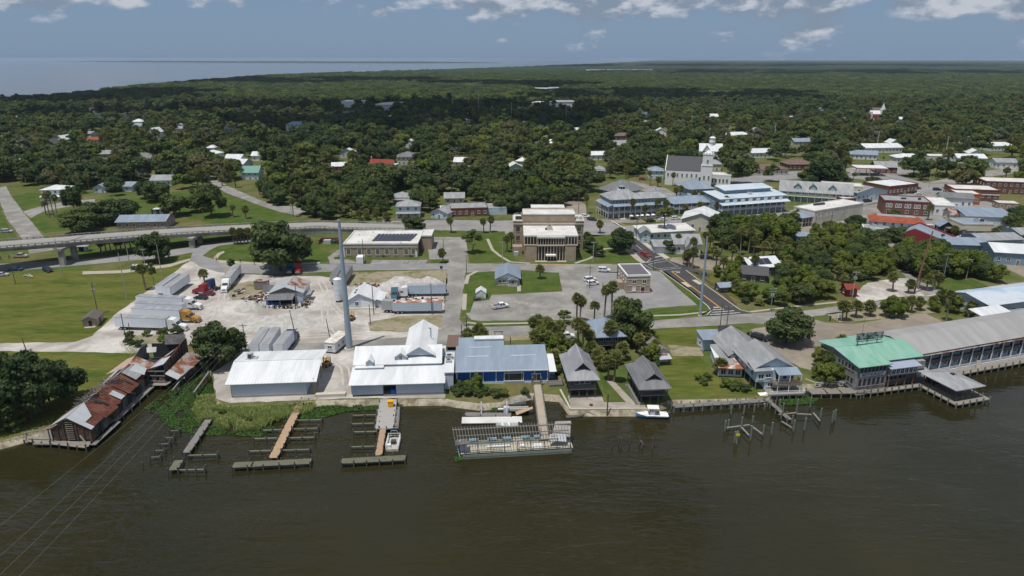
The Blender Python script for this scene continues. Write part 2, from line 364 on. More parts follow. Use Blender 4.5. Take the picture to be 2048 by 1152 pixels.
sheet('drive',[(1590,455),(1680,448),(1720,470),(1700,482),(1600,476)],4,m_sandlot,0.3)
sheet('road',[(1700,490),(1780,482),(1840,488),(1800,500),(1720,502)],4,m_sandlot,0.3)
sheet('road',[(1870,455),(1960,440),(2100,470),(2100,490),(1990,478),(1900,470)],4,m_asph,0.3)
sheet('plaza',[(1200,440),(1330,437),(1500,418),(1520,424),(1330,442),(1215,446)],6,m_sandlot,0.2)
sheet('lawn',[(1225,447),(1330,443),(1330,446),(1240,452)],7,m_mown,0.2)
sheet('town_paving',[(1560,428),(1640,414),(1720,414),(1800,398),(1900,404),(2048,412),(2100,480),(1990,484),(1900,478),(1850,480),(1720,462),(1600,456)],2,m_conc,0.5)
sheet('town_paving',[(1760,372),(1850,366),(1990,408),(1900,402),(1800,392)],2,m_conc,0.5)
sheet('town_paving',[(1880,478),(1990,486),(2060,480),(2060,560),(1960,512),(1890,505)],2,m_sandlot,0.5)
# left town roads
sheet('road',[(-40,385),(12,372),(24,395),(50,428),(80,464),(108,500),(60,508),(45,478),(15,440),(0,405)],4,m_conc)
sheet('road',[(44,424),(90,410),(150,402),(190,398),(190,405),(140,412),(85,424),(62,436)],4,m_conc,0.3)
sheet('lawn',[(50,440),(140,415),(230,404),(320,398),(300,440),(150,460),(88,466)],1,m_mown)
sheet('lawn',[(24,392),(60,384),(140,392),(60,412),(44,420)],1,m_mown)
sheet('lawn',[(-300,420),(0,420),(20,455),(40,480),(0,490),(-300,500)],1,m_mown)
sheet('lawn',[(330,385),(460,375),(560,415),(590,432),(560,446),(420,446),(350,430)],1,m_mown)
sheet('road',[(398,338),(420,348),(455,372),(520,400),(560,412),(612,414),(612,424),(590,430),(560,424),(520,411),(450,385),(414,360),(392,344)],4,m_conc,0.3)
sheet('lawn',[(120,492),(330,470),(460,462),(460,478),(330,500),(130,515)],1,m_mown)
sheet('path',[(165,543),(240,541),(340,528),(380,517),(380,521),(340,534),(250,546),(165,549)],4,m_path,0.2)
sheet('path',[(427,516),(436,506),(448,502),(449,505),(440,510),(433,520),(560,528),(640,524),(640,527),(560,531),(440,526)],4,m_path,0.1)
strip('path',[(934,645),(960,648.5),(1080,646),(1150,643)],1.1,7,m_path)
strip('path',[(1300,632),(1360,630),(1415,624)],1.0,7,m_path)
strip('path',[(928,620),(930,588)],1.4,7,m_path);strip('path',[(932,568),(936,552),(955,542)],1.4,7,m_path)
strip('path',[(1150,527),(1180,517),(1210,498),(1240,494)],1.3,7,m_path)
strip('path',[(1060,527),(1020,524),(1000,512),(985,500),(975,478)],1.3,7,m_path)
strip('path',[(1038,583),(1038,570)],1.3,7,m_path)
strip('path',[(1390,545),(1440,580),(1470,610)],1.4,6,m_mulch);strip('path',[(1500,624),(1600,612),(1700,602)],1.2,6,m_path)
strip('path',[(1780,608),(1850,600),(1900,594)],1.2,7,m_path);strip('path',[(1880,590),(1960,578),(2010,570)],1.0,7,m_path)
strip('pavement',[(1270,473),(1300,494),(1336,517)],2.2,8,m_kerb);strip('pavement',[(1248,494),(1278,520),(1288,526)],2.4,8,m_path)
kerb([(1321,541.5),(1380,583),(1416,613),(1422,622),(1414,630)]);kerb([(1372,541),(1420,577),(1480,620),(1500,625)])
kerb([(1262,498),(1288,525)]);kerb([(1270,475),(1302,500),(1334,520)])
for px_ in ((1366,565,1380,574),(1388,560,1402,569)):
    strip('pavement',[px_[:2],px_[2:]],1.8,8,m_kerb)
strip('yellow_kerb',[(1065,530.2),(1139,530.2)],0.7,9,m_yellow_line)
# painted markings
def line(px,w,mat=m_white_line): strip('road_marking',px,w,11,mat)
line([(1344,544),(1443,618)],0.45,m_yellow_line)
line([(1297,529),(1316,538.5),(1356,534),(1334,522),(1297,529)],0.3);line([(1318,541.5),(1362,536.5)],0.35)
line([(1341,543.5),(1360,543)],0.5);line([(1352,545.5),(1360,545.5)],0.7);line([(1427,615.5),(1437,615.5)],0.8)
line([(1425,620.5),(1448,619)],0.5);line([(1424,625.5),(1468,622)],0.5);line([(1420,630),(1480,626)],0.5)
line([(1263,484),(1284,500)],0.25);line([(1282,512),(1302,517)],0.3);line([(1292,526),(1328,518)],0.35);line([(1302,518),(1292,526)],0.3)
line([(1350,525),(1375,533)],0.4);line([(1310,515),(1322,513)],0.8);line([(1285,528),(1306,540)],0.3)
line([(700,452.5),(750,451.5),(900,450),(1000,452)],0.35,m_yellow_line);line([(1010,453),(1180,453),(1230,452),(1330,441)],0.3,m_yellow_line)
for a in (652,703,727,852,874,898,922,950): line([(a,447.5),(a - 9,445)] if a < 800 else [(a,446.5),(a - 9,444.5)],0.35)
for a in (858,880,903,930): line([(a + 10,460),(a,462.5)],0.35)
line([(1222,441),(1248,456),(1251,459)],0.9);line([(1230,440),(1258,457)],0.3)
for k in range(9): line([(1168 + k*1.4,556 + k*5.6),(1178 + k*1.4,559 + k*5.6)],0.18)
for k in range(6): line([(1040 + k*16,607),(1026 + k*16,617)],0.12)
for k in range(10): line([(764 + k*8.5,522),(760 + k*8.5,527)],0.12)

# ------------------------------------------------------------------ water
def water_mat():
    m = bpy.data.materials.new('river_water');m.use_nodes = True;t = m.node_tree;l = t.links;b = t.nodes['Principled BSDF']
    b.inputs['Roughness'].default_value = 0.06;b.inputs['IOR'].default_value = 1.33;b.inputs['Specular IOR Level'].default_value = 0.5
    g = nd('ShaderNodeNewGeometry',t)
    def nz(sc,stretch,rot,det=3,dist=0.0):
        mp = nd('ShaderNodeMapping',t);mp.inputs[2].default_value = (0,0,rot);mp.inputs[3].default_value = stretch
        l.new(g.outputs['Position'],mp.inputs[0])
        n = nd('ShaderNodeTexNoise',t);n.inputs['Scale'].default_value = sc;n.inputs['Detail'].default_value = det
        n.inputs['Distortion'].default_value = dist;l.new(mp.outputs[0],n.inputs[0]);return n.outputs[0]
    c = mixc(mapr(nz(0.018,(1,1.6,1),0.3,4),0.35,0.65,0,1,t),(0.0195,0.0180,0.0072),(0.0265,0.0232,0.0088),t)
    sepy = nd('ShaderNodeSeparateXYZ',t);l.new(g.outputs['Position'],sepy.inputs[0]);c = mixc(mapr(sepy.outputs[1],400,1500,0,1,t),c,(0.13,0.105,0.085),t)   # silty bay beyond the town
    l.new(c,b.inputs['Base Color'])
    patch = mapr(nz(0.022,(1,1.5,1),0.5,3),0.38,0.62,0.25,1.0,t)
    sepx = nd('ShaderNodeSeparateXYZ',t);l.new(g.outputs['Position'],sepx.inputs[0])
    h1 = mathn('MULTIPLY',nz(0.42,(0.30,1,1),-0.22,2,0.4),0.30,tree=t)
    h2 = mathn('MULTIPLY',nz(1.1,(0.40,1,1),0.3,2,0.3),0.15,tree=t)
    h3 = mathn('MULTIPLY',nz(0.09,(0.5,1,1),0.1,2),0.25,tree=t)
    h = mathn('MULTIPLY',mathn('ADD',mathn('ADD',h1,h2,tree=t),h3,tree=t),patch,tree=t)
    bp = nd('ShaderNodeBump',t);bp.inputs['Strength'].default_value = 0.85;bp.inputs['Distance'].default_value = 1.0
    l.new(h,bp.inputs['Height']);l.new(bp.outputs[0],b.inputs['Normal'])
    return m
def water_mesh():
    ys = [-150,0,40,80,120,160,200,260,400,800,1600,3000,6000,12000,24000];V = [];F = [];K = 17
    for y in ys:
        half = 300 + 1.6 * max(y,0)
        for i in range(K): V.append((-half + 2 * half * i / (K - 1),y,0))
    for j in range(len(ys) - 1):
        for i in range(K - 1): F.append((j*K+i,j*K+i+1,(j+1)*K+i+1,(j+1)*K+i))
    return npmesh('water',np.array(V,float),np.array(F),water_mat())
wo = link('water',water_mesh());wo['kind'] = 'structure'

# low wooded barrier island on the horizon, left
def island():
    b = MB();pts = [];n = 120
    for i in range(n + 1):
        t = i / n;px = 92 + (1000 - 92) * t
        py = 122.6 + 2.6 * math.sin(min(1,t * 1.6) * math.pi * 0.5) + (1.8 * t if t > 0.5 else 0.9) - 0.9
        x,y = P(px,py,0.0);prof = min(1,t * 6) * min(1,(1 - t) * 5)
        pts.append((x,y,(20 + 6 * fbm(i * 1.3,0,0.5)) * prof + 0.4))
    for a,c in zip(pts,pts[1:]):
        b.quad((a[0],a[1],-1),(c[0],c[1],-1),(c[0],c[1] + 30,c[2]),(a[0],a[1] + 30,a[2]))
        b.quad((a[0],a[1] + 30,a[2]),(c[0],c[1] + 30,c[2]),(c[0],c[1] + 900,c[2]),(a[0],a[1] + 900,a[2]))
    o = b.build('island',M('island_wood',(0.035,0.05,0.025),0.95,0.3,0.01,spec=0.02));o['kind'] = 'structure'
island()
# ------------------------------------------------------------------ trees
L_OAK = leafmat('oak_leaves',(0.044,0.076,0.020),(0.132,0.160,0.044),0.32)
L_DARK = leafmat('dark_oak_leaves',(0.034,0.060,0.020),(0.088,0.118,0.036),0.3)
L_LIME = leafmat('bright_leaves',(0.088,0.142,0.020),(0.180,0.205,0.038),0.34)
L_PALM = leafmat('palm_leaves',(0.135,0.165,0.045),(0.26,0.255,0.09),0.35)
L_DEAD = M('dry_palm_leaves',(0.26,0.19,0.09),0.9,0.2,1.5,spec=0.1)
L_GREY = leafmat('grey_green_leaves',(0.085,0.10,0.055),(0.13,0.14,0.08),0.2)
L_OLIVE = leafmat('olive_brown_leaves',(0.075,0.083,0.032),(0.135,0.125,0.05),0.25)
M_BARK = M('tree_bark',(0.13,0.105,0.08),0.95,0.2,1.5,spec=0.05)
M_PBARK = M('palm_bark',(0.21,0.175,0.135),0.95,0.15,1.5,spec=0.05)
def unit(n,rng):
    v = rng.normal(size=(n,3));return v / np.linalg.norm(v,axis=1,keepdims=True)
def leaf_quads(C,Nn,size,rng):
    """square leaf clumps centred C, facing about Nn"""
    n = len(C);Nn = Nn / (np.linalg.norm(Nn,axis=1,keepdims=True) + 1e-9)
    t = unit(n,rng);a = np.cross(Nn,t);a /= np.linalg.norm(a,axis=1,keepdims=True) + 1e-9;b = np.cross(Nn,a)
    s = size[:,None];e = rng.uniform(0.6,1.0,(n,1))
    V = np.stack([C - a*s - b*s*e*0.4,C + a*s*0.2 - b*s*e,C + a*s + b*s*e*0.4,C - a*s*0.2 + b*s*e],1).reshape(-1,3)
    return V,np.arange(4 * n).reshape(n,4)
def crown_mesh(name,mat,seed,rx,rz,zc,nblob,nleaf,lsize,flat=0.55,core=True,lo=-0.35):
    rng = np.random.default_rng(seed);V = [];F = [];off = 0;per = max(8,nleaf // nblob)
    blobs = []
    for i in range(nblob):
        th = 2 * math.pi * (i * 0.618 + rng.uniform(-0.1,0.1));h = rng.uniform(lo,0.95);rr = math.sqrt(max(0.05,1 - h * h)) * rng.uniform(0.45,0.85)
        br = rx * rng.uniform(0.24,0.42) * (1.1 - 0.25 * max(0,h))
        blobs.append((np.array([math.cos(th) * rr * rx,math.sin(th) * rr * rx,zc + h * rz * 0.78]),br))
    blobs.append((np.array([0,0,zc + rz * 0.25]),rx * 0.5))
    for c,br in blobs:
        k = int(per * (br / (rx * 0.33)) ** 2)
        d = unit(k,rng);d[:,2] = np.where(d[:,2] < -0.45,-d[:,2],d[:,2])
        r = br * rng.uniform(0.62,1.08,(k,1));C = c + d * r * np.array([1,1,flat + 0.2])
        Nn = d + unit(k,rng) * 0.55 + np.array([0,0,0.25])
        v,f = leaf_quads(C,Nn,rng.uniform(0.6,1.25,k) * lsize,rng);V.append(v);F.append(f + off);off += len(v)
    if core:
        for c,br in blobs:      # solid leaf-coloured core added inside each clump against see-through
            ico = ICO;vv = ico[0] * br * 0.72 * np.array([1,1,flat + 0.15]) * rng.uniform(0.85,1.1,(len(ico[0]),1)) + c
            V.append(vv);f = ico[1] + off;F.append(np.concatenate([f,f[:,2:3]],1));off += len(vv)
    V = np.concatenate(V);F = np.concatenate(F)
    me = bpy.data.meshes.new(name);fl = [tuple(int(i) for i in (f if f[2] != f[3] else f[:3])) for f in F]
    me.from_pydata(V.tolist(),[],fl);me.materials.append(mat);return me
_b = bmesh.new();bmesh.ops.create_icosphere(_b,subdivisions=1,radius=1.0);_b.verts.ensure_lookup_table()
ICO = (np.array([v.co[:] for v in _b.verts]),np.array([[v.index for v in f.verts] for f in _b.faces]));_b.free()
def trunk_mesh(name,mat,seed,h,r,limbs,spread):
    rng = random.Random(seed);b = MB();top = (rng.uniform(-.3,.3),rng.uniform(-.3,.3),h)
    b.path([(0,0,-0.3),(0,0,0.15),top],[r * 1.5,r,r * 0.7],7)
    for i in range(limbs):
        a = 2 * math.pi * (i + rng.random() * 0.6) / limbs;e = spread * rng.uniform(0.6,1)
        b.path([top,(top[0] + math.cos(a) * e * 0.5,top[1] + math.sin(a) * e * 0.5,h + e * 0.35),(math.cos(a) * e,math.sin(a) * e,h + e * rng.uniform(0.45,0.8))],[r * 0.6,r * 0.4,r * 0.12],5)
    return b.mesh(name,mat)
OAKS = []      # (crown, trunk) nominal 10 m wide, 10 m tall
for i in range(5): OAKS.append((crown_mesh('crown',[L_OAK,L_DARK,L_OAK,L_OAK,L_DARK][i],20 + i,5.0,4.5,5.5,24 + i,4300,0.34,0.62,lo=-0.8),trunk_mesh('trunk',M_BARK,i,2.4,0.32,5,3.4)))
LIMES = [(crown_mesh('crown',L_LIME,60 + i,4.2,4.6,5.6,22,3200,0.32,0.75,lo=-0.9),trunk_mesh('trunk',M_BARK,70 + i,3.0,0.22,4,2.6)) for i in range(2)]
TALLS = [(crown_mesh('crown',L_OAK,80 + i,3.0,4.8,7.6,14,1700,0.34,0.85),trunk_mesh('trunk',M_BARK,90 + i,4.0,0.22,4,2.0)) for i in range(2)]
SHRUBS = [(crown_mesh('crown',[L_LIME,L_OAK,L_DARK][i],100 + i,2.0,1.5,1.5,9,900,0.24,0.7,lo=-0.7),trunk_mesh('trunk',M_BARK,110 + i,0.7,0.09,4,0.9)) for i in range(3)]
PINES = [(crown_mesh('crown',L_OAK,120,3.6,2.8,12.5,13,1500,0.34,0.45,core=False),trunk_mesh('trunk',M_BARK,121,10.0,0.26,6,2.8))]
def palm_meshes(seed,h,dead):
    rng = random.Random(seed);V = [];F = [];DV = [];DF = []
    def fan(o,az,el,L,out):
        vv,ff = out;d = Vector((math.cos(az) * math.cos(el),math.sin(az) * math.cos(el),math.sin(el)))
        s = Vector((-math.sin(az),math.cos(az),0));n = s.cross(d)
        c = o + d * (L * 0.45);k = 6
        b0 = len(vv);vv.append(tuple(o));vv.append(tuple(c))
        for i in range(k + 1):
            a = (-1 + 2 * i / k) * 1.35;rr = L * 0.62 * rng.uniform(0.85,1.1)
            p = c + (d * math.cos(a) + s * math.sin(a)) * rr + n * (rr * 0.10 * (1 if i % 2 else -1)) + Vector((0,0,-0.34 * rr * abs(math.sin(a)) - 0.22 * rr))
            vv.append(tuple(p))
        for i in range(0,k,1):
            q = c + (d * math.cos((-1 + 2 * (i + 0.5) / k) * 1.35) + s * math.sin((-1 + 2 * (i + 0.5) / k) * 1.35)) * (L * 0.40)
            qi = len(vv);vv.append(tuple(q));ff.append((b0 + 1,b0 + 2 + i,qi));ff.append((b0 + 1,qi,b0 + 3 + i))
        ff.append((b0,b0 + 1,b0 + 2 + k // 2))
    lean = (rng.uniform(-.5,.5),rng.uniform(-.5,.5));top = Vector((lean[0],lean[1],h))
    for i in range(34):
        az = i * 2.4 + rng.uniform(-.2,.2);el = math.radians(78 - 118 * (i / 33) ** 1.05 + rng.uniform(-8,8));fan(top,az,el,rng.uniform(1.35,1.75),(V,F))
    for i in range(dead):
        fan(top + Vector((0,0,-0.25)),i * 2.4 + 1,math.radians(rng.uniform(-75,-48)),rng.uniform(1.1,1.5),(DV,DF))
    def mk(nm,v,f,m):
        me = bpy.data.meshes.new(nm);me.from_pydata(v,[],f);me.materials.append(m);return me
    tr = MB().path([(0,0,-0.3),(lean[0] * 0.35,lean[1] * 0.35,h * 0.5),(lean[0],lean[1],h)],[0.27,0.2,0.24],7).mesh('trunk',M_PBARK)
    return mk('fronds',V,F,L_PALM),tr,(mk('dry_fronds',DV,DF,L_DEAD) if dead else None)
PALMS = [palm_meshes(200,6.0,9),palm_meshes(201,6.0,5),palm_meshes(202,6.0,0),palm_meshes(203,6.0,12)]

VEG = []
def place_tree(kind,x,y,s,label=None,group=None,sz=None,z=GZ,v=None,name=None):
    """one tree: an empty at its foot, trunk and crown as parts; copies share mesh data"""
    if kind == 'palm':
        fr,tr,de = PALMS[random.randrange(4) if v is None else v]
        o = empty(name or 'palm_tree',(x,y,z),random.uniform(0,6.28),label,'palm tree',group)
        hz = sz if sz else s
        # trunk stretches, crown keeps its roundness
        t = link('trunk',tr,o);t.scale = (s,s,hz)
        for nm,me in (('fronds',fr),('dry_fronds',de)):
            if me is None: continue
            c = link(nm,me,o);c.scale = (s,s,s);c.location = (0,0,6.0 * (hz - s))
    else:
        lib = {'oak': OAKS,'lime': LIMES,'tall': TALLS,'shrub': SHRUBS,'pine': PINES}[kind]
        cr,tr = lib[random.randrange(len(lib)) if v is None else v % len(lib)]
        o = empty(name or {'oak': 'oak_tree','lime': 'broadleaf_tree','tall': 'slender_tree','shrub': 'shrub','pine': 'pine_tree'}[kind],(x,y,z),random.uniform(0,6.28),label,'shrub' if kind == 'shrub' else 'tree',group)
        o.scale = (s,s,sz or s)
        link('crown',cr,o);link('trunk',tr,o)
    VEG.append(o);return o
# ------------------------------------------------------------------ building kit
KEEP = [];FOOT = [];MARKS = []
W_WHITE = M('white_painted_wall',(0.70,0.71,0.72),0.7,0.06,0.8)
W_METAL = M('pale_blue_metal_siding',(0.50,0.56,0.63),0.5,0.05,0.8)
W_PALE = M('pale_blue_clapboard',(0.46,0.56,0.62),0.7,0.08,0.8)
W_TEAL = M('blue_grey_clapboard',(0.20,0.29,0.36),0.7,0.1,0.8)
W_GREENISH = M('soft_green_clapboard',(0.33,0.46,0.45),0.7,0.1,0.8)
W_CREAM = M('cream_stucco',(0.58,0.55,0.48),0.85,0.08,0.4,col2=(0.48,0.45,0.38),amt=0.3,sc2=0.2)
W_TAN = M('tan_brick',(0.36,0.29,0.215),0.85,0.09,0.9,col2=(0.31,0.245,0.18),amt=0.4,sc2=0.5)
W_BEIGE = M('beige_brick',(0.33,0.265,0.195),0.85,0.09,0.9)
W_BRICK = M('red_brick',(0.20,0.085,0.06),0.88,0.14,1.0,col2=(0.15,0.07,0.055),amt=0.45,sc2=0.4)
W_REDM = M('dark_red_metal_siding',(0.23,0.035,0.035),0.6,0.08,0.6)
W_GREYW = M('weathered_grey_boards',(0.17,0.16,0.155),0.9,0.18,0.9,col2=(0.10,0.095,0.09),amt=0.45,sc2=0.5)
W_REST = M('bleached_grey_boards',(0.31,0.295,0.285),0.9,0.18,0.9,col2=(0.20,0.19,0.185),amt=0.45,sc2=0.5)
W_BLUE = M('cobalt_blue_metal_siding',(0.018,0.115,0.40),0.5,0.07,0.5)
W_CONC = M('building_concrete',(0.50,0.46,0.39),0.85,0.08,0.6)
W_SHADE = M('shade_and_dark_parts',(0.035,0.035,0.04),0.9,0.2,0.8)  # near-black: shade painted into openings, gaps and undercrofts; dark parts too
T_WHITE = M('white_trim',(0.76,0.76,0.75),0.6,0.05,1.0)
R_WHITE = M('white_metal_roof',(0.68,0.69,0.70),0.5,0.05,0.8,col2=(0.57,0.585,0.60),amt=0.42,sc2=0.35,stretch=(1.0,0.16,0.4))
R_MEMB = M('white_membrane_roof',(0.66,0.65,0.63),0.8,0.06,0.5,col2=(0.50,0.48,0.45),amt=0.36,sc2=0.16,sharp=0.2)
R_BLUE = M('blue_grey_metal_roof',(0.255,0.31,0.385),0.5,0.06,0.8,col2=(0.21,0.255,0.315),amt=0.45,sc2=0.4,stretch=(1.0,0.14,0.4))
R_SKY = M('sky_blue_metal_roof',(0.30,0.45,0.58),0.55,0.06,0.6,col2=(0.52,0.56,0.61),amt=0.58,sc2=0.09)
R_GREY = M('grey_metal_roof',(0.19,0.193,0.20),0.55,0.08,0.8,col2=(0.145,0.148,0.155),amt=0.45,sc2=0.5,stretch=(1.0,0.2,0.4))
R_LGREY = M('light_grey_metal_roof',(0.33,0.335,0.345),0.55,0.08,0.8,col2=(0.25,0.255,0.265),amt=0.45,sc2=0.5,stretch=(1.0,0.25,0.4))
R_DARK = M('dark_shingle_roof',(0.085,0.085,0.09),0.9,0.12,1.0)
R_BROWN = M('brown_shingle_roof',(0.16,0.105,0.085),0.9,0.12,1.0)
R_TILE = M('orange_clay_roof',(0.34,0.085,0.04),0.85,0.14,0.8,col2=(0.25,0.065,0.035),amt=0.4,sc2=0.4)
R_RED = M('red_tile_roof',(0.23,0.045,0.03),0.85,0.14,0.8)
R_MINT = M('mint_green_metal_roof',(0.175,0.375,0.285),0.6,0.08,0.8,col2=(0.235,0.41,0.335),amt=0.5,sc2=0.4,stretch=(1.0,0.2,0.4))
R_RUST = M('rusted_metal_roof',(0.20,0.075,0.04),0.85,0.2,0.8,col2=(0.33,0.30,0.28),amt=0.42,sc2=0.35,sharp=0.08)
R_DRUST = M('dark_red_rusted_metal',(0.105,0.030,0.020),0.85,0.22,0.9,col2=(0.17,0.075,0.05),amt=0.4,sc2=0.4)
R_MOTEL = M('warm_grey_metal_roof',(0.335,0.325,0.322),0.55,0.05,0.8,col2=(0.285,0.275,0.27),amt=0.45,sc2=0.3,stretch=(1.0,0.12,0.4))
R_GALV = M('galvanised_sheet',(0.42,0.44,0.46),0.45,0.08,0.6)
R_TARP = M('rust_streaked_white_roof',(0.68,0.64,0.60),0.75,0.1,0.8,col2=(0.33,0.13,0.07),amt=0.5,sc2=0.45,sharp=0.06)
G_GLASS = glassmat('window_glass',(0.035,0.045,0.06),0.06)
G_BRONZE = glassmat('bronze_glass',(0.03,0.026,0.024),0.06)
WOOD = M('weathered_dock_wood',(0.25,0.225,0.195),0.9,0.16,0.9,rnd=0.1)
WOOD_G = M('grey_dock_wood',(0.19,0.18,0.17),0.9,0.18,0.9,rnd=0.1)
WOOD_N = M('fresh_orange_lumber',(0.40,0.275,0.18),0.85,0.12,0.9,rnd=0.06)
WOOD_O = M('mossy_dock_wood',(0.135,0.135,0.095),0.9,0.18,0.8,rnd=0.1)
WOOD_D = M('dark_wet_piling',(0.10,0.094,0.082),0.85,0.2,1.0)
PILE_G = M('green_treated_piling',(0.16,0.19,0.15),0.85,0.15,0.9)
STEEL = M('galvanised_steel',(0.30,0.33,0.37),0.45,0.06,0.4,metal=0.2)
STEEL_D = M('dark_steel',(0.06,0.06,0.065),0.6,0.1,0.8)
POLEW = M('utility_pole_wood',(0.13,0.105,0.085),0.9,0.15,1.2)
SOLAR = M('solar_panel_glass',(0.06,0.065,0.085),0.35,0.12,1.0,spec=0.6)
CAR_TYRE = M('tyre_rubber',(0.02,0.02,0.021),0.9,0.1,1.0)
WINC = {}
ORD = 'first second third fourth fifth sixth seventh eighth ninth tenth eleventh twelfth thirteenth fourteenth fifteenth sixteenth seventeenth eighteenth nineteenth twentieth'.split() + ['%d%s' % (i,'st' if i % 10 == 1 else 'nd' if i % 10 == 2 else 'rd' if i % 10 == 3 else 'th') for i in range(21,60)]
def site(a,b,z=GZ):
    p = P(*a,z);q = P(*b,z);return p[0],p[1],math.degrees(math.atan2(q[1] - p[1],q[0] - p[0])),math.hypot(q[0] - p[0],q[1] - p[1])
class Bld:
    def __init__(s,name,label,cat,x,y,ang=0.0,z=GZ,group=None,foot=None,keep=None):
        s.o = empty(name,(x,y,z),R(ang),label,cat,group);s.x = x;s.y = y;s.a = R(ang)
        if cat in ('house','building','shed','inn','church','shops','restaurant','motel','garage','ruin','warehouse','courthouse','hut','silo','shelter','bridge','pavilion','office'): MARKS.append((x,y,' '.join(label.split()[:8]) if name in ('house','far_building','cottage') else 'the ' + name.replace('_',' ')))
        if foot: c = s.w(foot[0] / 2,foot[1] / 2);FOOT.append((c[0],c[1],max(foot) / 2 + 4))
        if keep: KEEP.append(keep)
    def w(s,x,y): return (s.x + x * math.cos(s.a) - y * math.sin(s.a),s.y + x * math.sin(s.a) + y * math.cos(s.a))
    def part(s,name,mb,mat,parent=None,label=None):
        o = mb.build(name,mat,parent or s.o)
        if label: o['label'] = label
        return o
    def box(s,name,x0,x1,y0,y1,z0,z1,mat,parent=None): return s.part(name,MB().box(x0,x1,y0,y1,z0,z1),mat,parent)
    def wall(s,x0,x1,y0,y1,z0,z1,mat,base=None):
        o = s.box('wall',x0,x1,y0,y1,z0,z1,mat)
        if base: s.box('foundation',x0 - 0.06,x1 + 0.06,y0 - 0.06,y1 + 0.06,-0.3,z0 + 0.001,base)
        return o
    def gable(s,x0,x1,y0,y1,ze,zr,mat,axis='x',ov=0.5,th=0.14,wm=None,ribs=0,ridge=0.5,zb=None,cap=None):
        """two sloping slabs; ridge runs along axis; zb = other eave height"""
        b = MB();zb = ze if zb is None else zb
        def tr(p): return p if axis == 'x' else (p[1],p[0],p[2])
        (u0,u1,v0,v1) = (x0,x1,y0,y1) if axis == 'x' else (y0,y1,x0,x1)
        vm = v0 + (v1 - v0) * ridge;sl0 = (zr - ze) / (vm - v0);sl1 = (zr - zb) / (v1 - vm)
        A = [(u0 - ov,v0 - ov,ze - ov * sl0),(u1 + ov,v0 - ov,ze - ov * sl0),(u1 + ov,vm,zr),(u0 - ov,vm,zr)]
        Bq = [(u0 - ov,v1 + ov,zb - ov * sl1),(u1 + ov,v1 + ov,zb - ov * sl1),(u1 + ov,vm,zr),(u0 - ov,vm,zr)]
        lift = Vector((0,0,th))
        for q in (A,Bq):
            lo = [Vector(tr(p)) for p in q];hi = [p + lift for p in lo]
            b.add(lo + hi,[(0,1,2,3),(7,6,5,4),(0,4,5,1),(1,5,6,2),(2,6,7,3),(3,7,4,0)])
            if ribs:
                n = int((u1 - u0 + 2 * ov) / ribs)
                for i in range(n + 1):
                    t = i / n;b.bar(hi[0].lerp(hi[1],t),hi[3].lerp(hi[2],t),0.05,0.07)
        o = s.part('roof',b,mat)
        if cap: s.part('ridge_cap',MB().bar(tr((u0 - ov,vm,zr + th + 0.03)),tr((u1 + ov,vm,zr + th + 0.03)),0.35,0.06),cap,o)
        if wm:
            for u in (u0,u1):
                e = 0.12 if u == u0 else -0.12;poly = [(v0,ze),(v1,zb),(vm,zr)]
                s.part('gable_wall',MB().prism(poly,'x' if axis == 'x' else 'y',u,u + e) if axis == 'x' else MB().prism(poly,'y',u,u + e),wm)
        return o
    def hip(s,x0,x1,y0,y1,ze,zr,mat,ov=0.6,th=0.18,ribs=0,inset=None,name='roof',cap=True):
        X0,X1,Y0,Y1 = x0 - ov,x1 + ov,y0 - ov,y1 + ov;wx,wy = X1 - X0,Y1 - Y0;k = (min(wx,wy) / 2) if inset is None else inset
        if wx >= wy: ra,rb = (X0 + k,(Y0 + Y1) / 2,zr),(X1 - k,(Y0 + Y1) / 2,zr)
        else: ra,rb = ((X0 + X1) / 2,Y0 + k,zr),((X0 + X1) / 2,Y1 - k,zr)
        e = [(X0,Y0,ze),(X1,Y0,ze),(X1,Y1,ze),(X0,Y1,ze)];f = [(p[0],p[1],ze - th) for p in e]
        b = MB();V = e + [ra,rb] + f
        fs = ([(0,1,5,4),(1,2,5),(2,3,4,5),(3,0,4)] if wx >= wy else [(0,1,4),(1,2,5,4),(2,3,5),(3,0,4,5)]) + [(6,7,1,0),(7,8,2,1),(8,9,3,2),(9,6,0,3),(9,8,7,6)]
        b.add(V,fs);o = s.part(name,b,mat)
        if cap:
            c = MB()
            for p,q in ((e[0],ra),(e[3],ra if wx >= wy else rb),(e[1],rb if wx >= wy else ra),(e[2],rb),(ra,rb)):
                c.bar((p[0],p[1],p[2] + 0.03),(q[0],q[1],q[2] + 0.03),0.16,0.08)
            s.part('ridge_cap',c,mat,o)
        return o
    def slope(s,x0,x1,y0,y1,z0,z1,mat,th=0.12,ribs=0,name='roof',dirn='y',parent=None):
        """single pitch: z0 at y0 (or x0), z1 at y1 (or x1)"""
        q = [(x0,y0,z0),(x1,y0,z0 if dirn == 'y' else z1),(x1,y1,z1),(x0,y1,z1 if dirn == 'y' else z0)]
        lo = [Vector(p) for p in q];hi = [p + Vector((0,0,th)) for p in lo];b = MB().add(lo + hi,[(0,1,2,3),(7,6,5,4),(0,4,5,1),(1,5,6,2),(2,6,7,3),(3,7,4,0)])
        if ribs:
            a,c,d,e = (hi[0],hi[1],hi[3],hi[2]) if dirn == 'y' else (hi[0],hi[3],hi[1],hi[2]);n = max(1,int((c - a).length / ribs))
            for i in range(n + 1): b.bar(a.lerp(c,i / n),d.lerp(e,i / n),0.05,0.07)
        return s.part(name,b,mat,parent)
